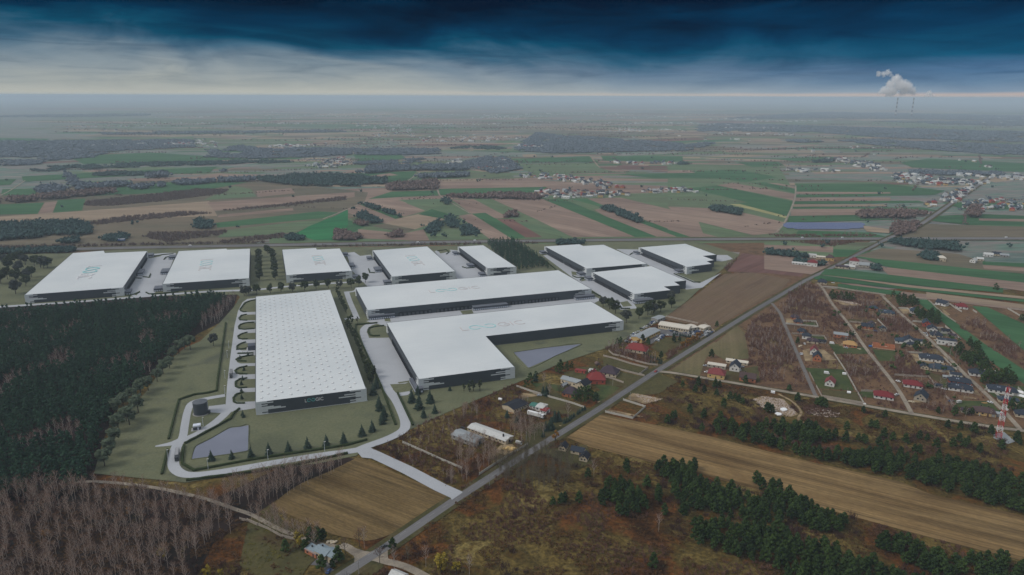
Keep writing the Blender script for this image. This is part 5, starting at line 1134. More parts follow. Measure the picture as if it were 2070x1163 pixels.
tn = clear(np.concatenate(tp_[:17])); tf = clear(np.concatenate(tp_[17:])); tn = tn[(vnoise(tn[:, 0], tn[:, 1], 16, 15) * .6 + vnoise(tn[:, 0], tn[:, 1], 6, 16) * .4) > .42]
scatter('thicket', BR, tn, rs.uniform(.7, 1.5, len(tn)), [K['twigr']], 'purplish brown leafless thickets between the plots and roads', 'thicket')
cl_ = fill('q5', '-760,330 -420,60 -200,330 60,560 180,760 330,880 190,1010 60,1200 -500,1330 -900,1000', 2.4, 77, .5, .8); gc = vnoise(cl_[:, 0], cl_[:, 1], 9, 33) * .6 + vnoise(cl_[:, 0], cl_[:, 1], 3, 34) * .4
scatter('clearing_grass', BS, cl_[gc > .5], rs.uniform(.35, 1.0, int((gc > .5).sum())), [K['ytuft']], 'yellow-green tussocks in the clearing at the bottom', 'grass', zs=.5)
scatter('clearing_shrubs', BS, cl_[gc < .36], rs.uniform(.4, 1.2, int((gc < .36).sum())), [K['bush']], 'brown shrubs in the clearing at the bottom', 'shrubs', zs=.8)
sb = clear(np.concatenate([fill('P', [(1560, 620), (1660, 585), (1790, 610), (1900, 660), (2000, 750), (2080, 850), (1997, 852), (1832, 826), (1660, 790), (1600, 690)], 7.5, 78, .5, .55), fill('z6', '270,630 500,500 880,380 1160,250 1400,130 1450,190 1700,280 1900,340 1700,470 1500,620 1140,850 1000,980 880,960 560,810 340,730', 6.5, 79, .5, .5), fill('h5', '60,640 380,520 520,700 860,860 1200,640 1500,520 1000,860 760,930 200,800', 6, 80, .5, .6)]))
sb = sb[vnoise(sb[:, 0], sb[:, 1], 18, 35) > .4]
scatter('scrub_trees', BL, sb, rs.uniform(.3, .7, len(sb)), [K['birchp'], K['twigr']], 'small leafless trees scattered through the scrub around the houses', 'bare trees')
sb2 = clear(np.concatenate([fill('z6', '270,630 500,500 880,380 1160,250 1400,130 1450,190 1700,280 1900,340 1700,470 1500,620 1140,850 1000,980 880,960 560,810 340,730', 3.2, 81, .5, .7), fill('P', [(1560, 620), (1660, 585), (1790, 610), (1900, 660), (2000, 750), (2080, 850), (1997, 852), (1832, 826), (1660, 790), (1600, 690)], 4.2, 82, .5, .5)]))
scatter('scrub_bushes', BR, sb2, rs.uniform(.4, 1.1, len(sb2)), [K['twigr']], 'tangled rusty brown bushes around the houses and sheds', 'bushes')
q = tn[(vnoise(tn[:, 0], tn[:, 1], 22, 17) > .55)]; q = q[::3]
scatter('thicket_birches', BL, q, rs.uniform(.45, .8, len(q)), [K['birchp'], K['twigr']], 'thin pale-stemmed bare trees rising out of the thickets on the right', 'bare trees')
RB = [brush_t(30 + i, 70, 3.2, .08, 3.0) for i in range(4)]; q = hp[::9]; q = q[(vnoise(q[:, 0], q[:, 1], 20, 18) > .62)]
scatter('thorn_bushes', RB, q, rs.uniform(.5, 1.25, len(q)), [K['twigd']], 'round dark purplish leafless bushes on the heath', 'bushes')
scatter('far_thicket', [brush_t(10 + i, 12, 5.5, .3, 2.6) for i in range(4)], tf, rs.uniform(.7, 1.3, len(tf)), [K['nearbare']], 'brown leafless scrub strips along and beyond the motorway', 'thicket')
# middle and far woods -----------------------------------------------------------------
def clump_t(seed, bare=False):
    rng = np.random.default_rng(seed); tp = TP()
    for i in range(3): blob(tp, rng, rng.normal(size=3) * [.45, .45, .12] + [0, 0, .62], .5 if not bare else .42, .75, .35)
    n = 10; c = rng.normal(size=(n, 3)) * [.5, .5, .2] + [0, 0, .8]; nn = rng.normal(size=(n, 3)); nn /= np.linalg.norm(nn, axis=1, keepdims=True); cards(tp, rng, c, nn, .3); return tp.done()
CT = [clump_t(i) for i in range(5)]
woods = {'c': [('B', '0,700 450,680 545,705 545,752 300,770 0,792 -300,800 -300,700'), ('B', '540,402 600,388 990,377 990,392 700,406'), ('B', '185,373 300,352 900,327 1700,312 1750,322 1400,333 650,357 230,380'), ('B', '1540,425 1850,405 2150,415 2150,465 1830,467 1580,442'), ('B', '1150,690 1190,670 1270,690 1260,720 1180,720'), ('B', '600,790 700,765 770,770 720,800'), ('B', '350,800 480,780 470,805 360,810'),
              ('B', '-200,858 440,848 455,862 -200,880'), ('B', '1700,785 1740,760 1800,770 1830,790 1710,792'), ('A', '0,412 180,424 300,428 290,452 0,458'), ('A', '120,655 150,625 275,682 205,692'), ('A', '1580,604 1620,588 1832,668 1800,688 1600,612'), ('A', '610,572 650,545 680,560 660,580'), ('A', '740,720 790,705 860,750 760,760'), ('A', '650,680 690,660 730,700 690,720'), ('A', '560,700 640,690 600,740 540,750'), ('A', '138,575 160,572 395,648 380,655'), ('A', '1320,800 1420,795 1500,812 1320,816'),
              ('C', '188,604 230,592 382,622 370,642 200,612'), ('C', '800,315 900,305 960,320 820,325'), ('D', '940,45 1000,32 1500,62 1500,112 1180,88'), ('D', '-10,110 330,155 320,170 -10,138'), ('D', '970,460 1080,472 1182,522 1170,562 1020,542'), ('D', '1110,595 1200,605 1380,672 1370,712 1200,652'), ('D', '1490,945 1600,925 1780,1015 1760,1045 1550,1015'), ('D', '1490,835 1640,840 1720,930 1500,920'), ('D', '1195,145 1250,130 1360,160 1340,190 1230,180'), ('D', '200,195 240,180 330,200 300,215'), ('D', '390,205 470,215 450,230 390,225'), ('D', '820,235 880,235 890,262 815,258'),
              ('D', '1930,640 2100,660 2300,760 2016,700'), ('D', '1640,1060 1900,1060 1960,1163 1700,1163'), ('D', '1765,410 1830,405 1835,425 1770,428'), ('D', '480,450 650,470 690,500 520,490'), ('D', '1440,900 1500,850 1500,940'), ('h4', '1400,380 1700,400 1900,480 1880,560 1560,490'), ('h4', '1000,130 1330,90 1500,200 1520,290 1300,270 1050,200'), ('h2', '200,400 560,380 680,470 700,560 560,520 360,500 220,440'), ('h4', '1740,860 1960,900 2100,1040 2000,1060 1800,950'), ('h2', '220,960 540,940 560,1000 260,1010'),
              ('A', '820,230 900,225 1000,235 990,252 830,240'), ('A', '680,237 800,222 800,237 690,240'), ('C', '0,325 60,325 60,335 0,335'), ('h6', '500,320 860,420 860,490 640,420 480,370'), ('h6', '1300,380 1640,430 1650,560 1500,640 1220,560 1300,480'), ('h6', '890,60 1130,10 1300,20 1080,100 1060,170 900,120'), ('h6', '470,250 680,190 680,220 520,290'), ('h5', '290,430 400,395 460,410 450,450 330,500'), ('h5', '90,570 250,530 300,590 120,640')],
         'b': [('A', '1060,243 1200,145 1330,160 2070,210 2070,252 1300,268 1100,255'), ('A', '-50,272 -50,242 600,242 630,272 300,280'), ('A', '100,327 360,312 362,332 110,335'), ('A', '390,333 420,305 515,302 515,322'), ('A', '480,412 780,397 780,412 500,420'), ('A', '170,385 200,360 420,352 790,350 790,372 400,372 180,392'), ('A', '750,330 900,290 1000,290 1110,360 950,390 800,350'), ('A', '650,527 1100,517 1240,540 1200,545 700,535'), ('A', '-10,727 160,772 100,790 -10,790'), ('A', '295,772 380,738 402,772'), ('A', '400,455 420,450 600,440 600,485 300,492 320,460'), ('A', '1010,640 1070,620 1090,650 1000,655'), ('A', '110,690 150,680 190,702 150,706'),
              ('C', '1070,632 1130,622 1300,622 1500,637 1430,657 1100,657'), ('C', '130,98 250,88 1000,110 2400,150 2400,215 1200,172 800,142 130,137'), ('C', '940,192 1200,187 2400,235 2400,290 1900,277 1250,227'), ('C', '-20,222 200,202 210,217 60,252 -20,252'), ('C', '1280,730 1310,690 1430,692 1400,742 1300,765'), ('C', '1390,372 1900,382 1950,402 1394,397'), ('C', '620,190 760,188 880,200 700,205'), ('C', '1740,600 1800,590 1800,655 1740,650'), ('C', '300,55 900,20 2400,50 2400,75 900,60 300,62'), ('C', '1150,75 2400,75 2400,110 1700,100'),
              ('B', '-300,198 1150,188 1160,232 700,252 550,292 300,312 230,302 -300,262'), ('B', '1240,292 1250,252 1440,222 1560,242 2070,237 2070,282 1500,302'), ('B', '-300,578 130,542 690,492 690,507 250,552 -300,600'), ('B', '210,512 240,482 330,467 390,492 370,512'), ('B', '600,145 960,140 1600,135 2070,130 2070,140 1200,150 620,158'), ('B', '-300,52 300,35 880,32 900,45 300,52'), ('B', '-300,318 260,312 230,340 -300,345'), ('B', '-300,275 80,275 220,290 -300,300'), ('B', '380,380 500,470 800,450 740,470 450,490'), ('B', '1020,452 1500,425 1540,432 1100,460'), ('B', '1250,380 1350,365 1340,382'), ('B', '780,480 980,455 980,470 800,488'), ('B', '870,412 1000,395 1010,408 900,418'),
              ('h6', '1650,0 1650,30 1600,30')]}
NEARW = []
for kd, mt, nm, lb, ct in (('n', K['nearbare'], 'leafless_wood', 'brown leafless woods and copses in the fields beyond the motorway', 'woods'), ('c', K['far'], 'distant_conifer_wood', 'dark conifer woods and shelter belts spread over the farmland', 'woods'), ('b', K['hazedbare'], 'distant_bare_wood', 'haze-tinted leafless woods spread over the distant farmland', 'woods')):
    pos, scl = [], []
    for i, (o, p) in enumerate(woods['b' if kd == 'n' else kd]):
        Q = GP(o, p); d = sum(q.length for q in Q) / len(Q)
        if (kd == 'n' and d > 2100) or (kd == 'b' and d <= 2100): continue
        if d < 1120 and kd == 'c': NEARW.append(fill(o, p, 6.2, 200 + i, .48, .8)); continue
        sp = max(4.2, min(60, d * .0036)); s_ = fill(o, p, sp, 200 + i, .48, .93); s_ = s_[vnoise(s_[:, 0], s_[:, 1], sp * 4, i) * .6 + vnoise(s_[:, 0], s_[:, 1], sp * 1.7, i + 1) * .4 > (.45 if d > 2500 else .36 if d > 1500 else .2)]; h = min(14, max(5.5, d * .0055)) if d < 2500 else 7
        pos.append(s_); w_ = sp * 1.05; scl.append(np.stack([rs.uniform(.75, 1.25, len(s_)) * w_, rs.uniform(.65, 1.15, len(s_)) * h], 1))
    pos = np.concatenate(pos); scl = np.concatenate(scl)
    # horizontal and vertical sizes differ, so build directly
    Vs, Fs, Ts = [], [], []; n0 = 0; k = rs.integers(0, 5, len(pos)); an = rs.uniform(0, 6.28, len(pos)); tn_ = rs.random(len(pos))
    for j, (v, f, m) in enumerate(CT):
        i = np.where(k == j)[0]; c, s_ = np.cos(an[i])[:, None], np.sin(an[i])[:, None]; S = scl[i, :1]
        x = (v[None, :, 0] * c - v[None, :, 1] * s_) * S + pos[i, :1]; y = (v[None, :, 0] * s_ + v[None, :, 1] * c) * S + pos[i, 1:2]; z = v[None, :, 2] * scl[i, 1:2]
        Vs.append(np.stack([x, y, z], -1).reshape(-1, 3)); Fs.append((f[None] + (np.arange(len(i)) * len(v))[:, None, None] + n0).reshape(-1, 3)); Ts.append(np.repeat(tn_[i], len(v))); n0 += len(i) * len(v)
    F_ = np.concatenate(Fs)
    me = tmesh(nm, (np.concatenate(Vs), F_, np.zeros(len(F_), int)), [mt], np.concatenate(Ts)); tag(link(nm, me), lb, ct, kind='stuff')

nw = clear(np.concatenate(NEARW))
scatter('grove_pines', [joined(pine_t(130 + i, 9, 3.2, 9, 9, True)) for i in range(4)], nw, rs.uniform(.7, 1.15, len(nw)), [K['bark'], K['pine']], 'dark pine groves between the gardens and along the fields on the right', 'pine groves')
# ------------------------------------------------------------------ houses, sheds, cars, fences
def tint(name, c, rough=.75, spec=.25, var=.14, scale=1.2): M[name] = plain(name, c, rough, spec, var, scale); return M[name]
for n_, c_ in (('roof_slate', (.026, .034, .050)), ('roof_blue', (.034, .052, .074)), ('roof_black', (.016, .018, .026)), ('roof_red', (.17, .022, .026)), ('roof_brightred', (.21, .034, .032)), ('roof_darkred', (.20, .045, .045)), ('roof_purple', (.055, .038, .050)), ('roof_brown', (.075, .046, .044)), ('roof_timber', (.42, .25, .10)), ('roof_grey', (.28, .30, .31)), ('roof_pale', (.50, .50, .48)), ('roof_cream', (.58, .53, .45)),
               ('roof_sky', (.21, .26, .29)), ('roof_green', (.05, .16, .13)), ('wall_white', (.66, .65, .62)), ('wall_cream', (.52, .44, .32)), ('wall_yellow', (.55, .38, .16)), ('wall_brick', (.42, .16, .08)), ('wall_red', (.36, .08, .05)), ('wall_grey', (.30, .29, .27)), ('wall_block', (.36, .32, .26)), ('window_dark', (.02, .022, .03)), ('chimney_dark', (.03, .03, .032)), ('fence_concrete', (.46, .44, .39)), ('fence_pale', (.36, .31, .26)), ('mast_red', (.48, .03, .04)), ('mast_white', (.72, .70, .70)), ('blue_sheet', (.04, .13, .35)), ('red_sheet', (.5, .04, .03)), ('sheet_white', (.78, .78, .78)), ('rubble', (.42, .34, .29))): tint(n_, c_)
def house(o, xy, w_, d_, h, rot, roof, rh, rm, wm, label, cat='house', name='house', nwin=3, chim=1, sky=0, eave=.5, porch=False, garage=False):
    rot = R_(rot); c = G(*V(o, [xy])[0], h * .6); c.z = 0
    r = tag(empty(name, c, rot), label, cat); W, D = w_ / 2, d_ / 2
    mb = MB().prism([(-W, -D), (W, -D), (W, D), (-W, D)], -.1, h, cap=False)
    if roof == 'gable':
        for s in (-1, 1): mb.face([(s * W, -D, h), (s * W, D, h), (s * W, 0, h + rh)] if s > 0 else [(s * W, D, h), (s * W, -D, h), (s * W, 0, h + rh)])
    if roof == 'mono': mb.prism([(-W, -D), (W, -D), (W, D), (-W, D)], h, h + .3)
    mb.build('wall', wm, r)
    E = eave; k = rh * E / D; mb = MB(); T = .18
    if roof == 'gable':
        A = [(-W - E, -D - E, h - k), (W + E, -D - E, h - k), (W + E, 0, h + rh), (-W - E, 0, h + rh), (W + E, D + E, h - k), (-W - E, D + E, h - k)]
        fs = [(0, 1, 2, 3), (3, 2, 4, 5)]
    elif roof == 'hip':
        rl = max(.2, W - D * .9); A = [(-W - E, -D - E, h - k), (W + E, -D - E, h - k), (W + E, D + E, h - k), (-W - E, D + E, h - k), (-rl, 0, h + rh), (rl, 0, h + rh)]
        fs = [(0, 1, 5, 4), (1, 2, 5), (2, 3, 4, 5), (3, 0, 4)]
    else:
        A = [(-W - E * .4, -D - E * .4, h + .05), (W + E * .4, -D - E * .4, h + .05), (W + E * .4, D + E * .4, h + .05 + rh), (-W - E * .4, D + E * .4, h + .05 + rh)]; fs = [(0, 1, 2, 3)]
    up = [Vector(a) + Vector((0, 0, T)) for a in A]
    for f in fs: mb.face([up[i] for i in f]); mb.face([A[i] for i in f[::-1]])
    from collections import Counter
    ed = Counter(); 
    for f in fs:
        for i in range(len(f)): ed[(f[i], f[(i + 1) % len(f)])] += 1
    for (a, b) in list(ed):
        if (b, a) not in ed: mb.face([A[a], A[b], up[b], up[a]])
    ro = mb.build('roof', rm, r)
    if roof == 'gable' and rh / D > .5:
        for s in (-1, 1): MB().box((s * (W + .03), 0, h + rh * .15), (.1, 1.1, 1.2)).build('gable_window', M['window_dark'], r)
    for i in range(chim): MB().box((W * (-.35 + .7 * i), .6, h + rh * .5), (.8, .6, rh * .5 + .9)).build('chimney', M['chimney_dark'], ro)
    if sky:
        for i in range(sky):
            y = -D * .45; z = h + rh * .55 + .12; MB().face([(-W * .4 + i * 1.5, y - .4, z + T - .4 * rh / D), (-W * .4 + i * 1.5 + .8, y - .4, z + T - .4 * rh / D), (-W * .4 + i * 1.5 + .8, y + .5, z + T + .5 * rh / D), (-W * .4 + i * 1.5, y + .5, z + T + .5 * rh / D)]).build('roof_window', M['glass'], ro)
    hw = min(1.3, h * .42)
    for s in (-1, 1):
        for i in range(nwin):
            x = -W + (i + .5) * w_ / nwin
            if i == nwin // 2 and s < 0:
                MB().box((x, -D - .03, .05), (1.1, .1, 2.1)).build('door', M['roof_brown'], r)
            else:
                f = MB().box((x, s * (D + .03), h * .38), (1.4, .1, hw)).build('window', M['window_dark'], r)
    for s in (-1, 1): MB().box((s * (W + .03), D * .35, h * .38), (.1, 1.4, hw)).build('window', M['window_dark'], r); MB().box((s * (W + .03), -D * .4, h * .38), (.1, 1.2, hw)).build('window', M['window_dark'], r)
    if garage: MB().box((W - 1.8, -D - .04, .05), (2.6, .12, 2.2)).build('garage_door', M['wall_grey'], r)
    return r
M_ = M
# settlement on the right ------------------------------------------------------------
SD = -24
H_ = [('h1', (440, 480), 11, 9, 3.0, SD, 'hip', 3.2, 'roof_purple', 'wall_brick', 'small brick house with a purplish hipped roof, behind its dark-roofed twin'),
 ('h1', (495, 550), 11, 9, 3.0, SD, 'hip', 3.2, 'roof_slate', 'wall_brick', 'small brick house with a dark slate roof at the pale-walled garden'),
 ('h1', (548, 700), 11, 9, 3.2, SD, 'hip', 3.4, 'roof_slate', 'wall_brick', 'brick house with a pyramid roof, behind the white one with the same roof'),
 ('h1', (625, 775), 11, 9, 4.2, SD, 'hip', 3.2, 'roof_slate', 'wall_white', 'white-walled house with a dark pyramid roof between the brick one and the low purple roof'),
 ('h1', (720, 850), 14, 9, 2.8, SD, 'hip', 3.0, 'roof_purple', 'wall_cream', 'long low house with a purplish roof behind a bare tree'),
 ('h1', (870, 855), 9, 5, 2.4, SD, 'gable', 1.4, 'roof_black', 'wall_grey', 'low black-roofed outbuilding by the fence corner'),
 ('h1', (1160, 755), 21, 12, 3.4, SD, 'flat', .15, 'roof_grey', 'wall_brick', 'unfinished flat-topped brick house beside the middle dirt track'),
 ('h1', (1305, 905), 16, 11, 3.2, SD, 'hip', 3.8, 'roof_timber', 'wall_brick', 'brick house with a bare yellow timber roof, on the green lawn'),
 ('h1', (740, 1010), 12, 9, 4.6, 66, 'gable', 4.6, 'roof_darkred', 'wall_white', 'tall white gabled house with a red roof, just behind the orange one'),
 ('h1', (790, 1105), 13, 10, 4.6, 66, 'gable', 4.6, 'roof_slate', 'wall_brick', 'tall orange brick gabled house with a dark roof'),
 ('h1', (1570, 620), 17, 9, 3.2, SD, 'gable', 3.2, 'roof_slate', 'wall_brick', 'unfinished brick house with a purplish dark roof in the sandy fenced plot'),
 ('h1', (1640, 590), 9, 9, 3.2, 66, 'gable', 3.0, 'roof_purple', 'wall_block', 'grey block wing with a gabled purple roof in the sandy fenced plot'),
 ('h1', (1815, 660), 9, 8, 2.8, 66, 'gable', 2.6, 'roof_blue', 'wall_block', 'small block garage with a blue-grey roof in the far corner of the sandy plot'),
 ('h1', (1670, 335), 12, 8, 2.8, SD, 'hip', 2.8, 'roof_blue', 'wall_brick', 'small dark blue-roofed house among the trees, left of the larger one'),
 ('h1', (1880, 405), 24, 12, 2.6, SD, 'hip', 3.4, 'roof_blue', 'wall_cream', 'wide dark blue-roofed bungalow among the trees'),
 ('h2', (325, 385), 19, 13, 3.4, SD, 'hip', 4.4, 'roof_blue', 'wall_white', 'white bungalow with a blue-grey hipped roof above the round pines'),
 ('h2', (735, 260), 18, 10, 3.6, -60, 'gable', 4.2, 'roof_slate', 'wall_white', 'white house with a steep slate roof at the edge of the fields'),
 ('h2', (1040, 310), 15, 12, 3.2, SD, 'hip', 4.2, 'roof_red', 'wall_white', 'bungalow with a crimson hipped roof at the edge of the fields'),
 ('h2', (485, 575), 14, 10, 4.0, 66, 'gable', 4.0, 'roof_blue', 'wall_red', 'red-brick gabled house with a blue-grey roof, first of the close group of three'),
 ('h2', (575, 665), 14, 12, 3.6, 66, 'gable', 3.6, 'roof_slate', 'wall_white', 'white gabled house with a slate roof, middle of the close group of three'),
 ('h2', (640, 755), 17, 12, 3.0, SD, 'hip', 4.0, 'roof_slate', 'wall_cream', 'cream bungalow with a pyramid slate roof, nearest of the close group of three'),
 ('h2', (885, 760), 9, 5, 2.4, SD, 'gable', 1.5, 'roof_purple', 'wall_grey', 'small grey garden shed on the lawn behind the close group'),
 ('h2', (785, 690), 10, 7, 2.6, SD, 'gable', 2.0, 'roof_black', 'wall_grey', 'dark open shed roof on the lawn behind the close group'),
 ('h2', (805, 855), 26, 10, 5.6, SD, 'flat', .2, 'roof_slate', 'wall_white', 'long white two-storey block with a flat grey roof and wide windows'),
 ('h2', (90, 850), 14, 12, 3.0, SD, 'hip', 3.6, 'roof_blue', 'wall_white', 'left wing of the big dark-roofed villa by the bare trees'),
 ('h2', (210, 850), 16, 13, 4.6, 66, 'gable', 4.2, 'roof_slate', 'wall_white', 'main gabled part of the big dark-roofed villa'),
 ('h2', (255, 905), 12, 8, 2.8, SD, 'hip', 2.6, 'roof_slate', 'wall_cream', 'low front wing of the big dark-roofed villa'),
 ('h2', (360, 855), 17, 9, 3.0, SD, 'flat', .6, 'roof_slate', 'wall_white', 'right wing of the big villa with a pillared terrace'),
 ('h4', (560, 110), 30, 14, 3.4, SD, 'hip', 3.8, 'roof_slate', 'wall_white', 'long white bungalow with a slate hipped roof on the sandy plot by the right-hand track'),
 ('h4', (450, 240), 11, 9, 2.8, 66, 'gable', 2.8, 'roof_slate', 'wall_cream', 'small cream garage with a slate roof left of the large blue-grey roof'),
 ('h4', (655, 265), 19, 13, 3.2, SD, 'hip', 4.4, 'roof_blue', 'wall_cream', 'large bungalow with a blue-grey roof and two chimneys'),
 ('h4', (810, 285), 13, 10, 3.0, SD, 'hip', 3.2, 'roof_blue', 'wall_cream', 'right wing of the large blue-grey-roofed bungalow'),
 ('h4', (945, 375), 12, 9, 3.2, SD, 'flat', .4, 'roof_slate', 'wall_white', 'small white box garage beside the right-hand track'),
 ('h4', (790, 405), 6, 4, 2.2, SD, 'gable', 1.2, 'roof_grey', 'wall_grey', 'tiny grey shed on the grass left of the white garage'),
 ('h4', (1010, 475), 26, 12, 3.2, SD, 'hip', 3.6, 'roof_slate', 'wall_red', 'long slate-roofed semi with red walls, behind its white twin'),
 ('h4', (1010, 575), 28, 13, 3.2, SD, 'hip', 3.8, 'roof_slate', 'wall_white', 'long slate-roofed white bungalow nearest the sandy clearing'),
 ('h4', (1300, 345), 22, 12, 3.2, SD, 'hip', 3.8, 'roof_slate', 'wall_white', 'slate-roofed white bungalow across the track, among pines'),
 ('h4', (1430, 325), 8, 5, 2.6, SD, 'flat', .2, 'roof_pale', 'wall_white', 'small white cabin just right of the bungalow among pines'),
 ('h4', (1555, 332), 7, 5, 2.4, SD, 'flat', .2, 'roof_pale', 'wall_cream', 'second small pale cabin farther right, at the green strip'),
 ('h4', (1670, 605), 32, 15, 3.4, SD, 'hip', 3.4, 'roof_slate', 'wall_white', 'large white bungalow with a slate roof directly behind the mast top'),
 ('h4', (1770, 765), 22, 10, 2.8, SD, 'hip', 2.6, 'roof_blue', 'wall_cream', 'low blue-roofed house partly hidden by the mast'),
 ('h4', (270, 520), 22, 13, 3.0, SD, 'hip', 3.6, 'roof_red', 'wall_white', 'white bungalow with a crimson hipped roof between the two tracks'),
 ('h4', (405, 715), 15, 12, 3.6, 52, 'gable', 4.8, 'roof_slate', 'wall_block', 'unplastered block house with a steep slate roof and gable windows'),
 ('h4', (680, 540), 9, 5, 2.4, SD, 'gable', 1.2, 'roof_slate', 'wall_grey', 'small dark-roofed shed at the end of the pale wall'),
 ('h4', (1125, 935), 11, 7, 2.4, SD, 'gable', 2.0, 'roof_purple', 'wall_block', 'small purplish-roofed garage left of the yellow house'),
 ('h4', (1390, 945), 22, 13, 3.2, SD, 'hip', 3.6, 'roof_brown', 'wall_yellow', 'yellow bungalow with a brown hipped roof near the mast'),
 ('h4', (1590, 985), 12, 6, 2.4, SD, 'flat', .2, 'roof_grey', 'wall_grey', 'low grey annexe right of the yellow bungalow'),
 ('h4', (2020, 990), 16, 10, 3.0, SD, 'hip', 3.4, 'roof_slate', 'wall_cream', 'dark-roofed house cut by the right edge, below the mast'),
 ('h3', (995, 490), 13, 10, 3.8, 60, 'gable', 4.0, 'roof_darkred', 'wall_white', 'white gabled house with a dark red roof by the asphalt lane'),
 ('h3', (1830, 695), 22, 13, 3.0, SD, 'hip', 3.8, 'roof_red', 'wall_white', 'white bungalow with a crimson roof beside the middle track junction'),
 ('D', (435, 352), 17, 12, 3.2, SD, 'hip', 4.4, 'roof_slate', 'wall_cream', 'dark slate-roofed house alone at the top of the middle dirt track')]
for i, h in enumerate(H_):
    o, xy, w_, d_, hh, rot, rt, rh, rm, wm, lb = h
    ch = 0 if w_ < 10 or rt == 'flat' else (2 if w_ > 18 else 1)
    house(o, xy, w_ * (.8 if w_ < 17 else .68), d_ * .78, hh * .92, rot, rt, rh * .8, M[rm], M[wm], lb, 'house' if w_ >= 10 else 'outbuilding', 'house' if w_ >= 10 else 'shed', nwin=max(2, int(w_ / 5)), chim=ch, sky=2 if w_ > 22 else 0, garage=(i % 3 == 0 and w_ > 10))
# half-built brick ground floor
r = tag(empty('unfinished_house', G(*V('h1', [(1830, 950)])[0]), R_(SD)), 'half-built brick ground floor without a roof, beside the middle dirt track', 'house')
mb = MB()
for x0, y0, x1, y1 in ((-10, -5, 10, -5), (-10, 5, 10, 5), (-10, -5, -10, 5), (10, -5, 10, 5), (-3, -5, -3, 5), (4, -5, 4, 5), (-10, 0, -3, 0), (4, 1, 10, 1)):
    mb.box(((x0 + x1) / 2, (y0 + y1) / 2, 0), (abs(x1 - x0) + .35, abs(y1 - y0) + .35, 2.4 + (x0 % 3) * .2))
mb.build('wall', M['wall_brick'], r); MB().box((0, 0, 0), (21, 11, .3)).build('floor_slab', M['wall_cream'], r); MB().box((-12.5, -3, 0), (3, 2.5, 1.2)).build('brick_stack', M['blue_sheet'], r)
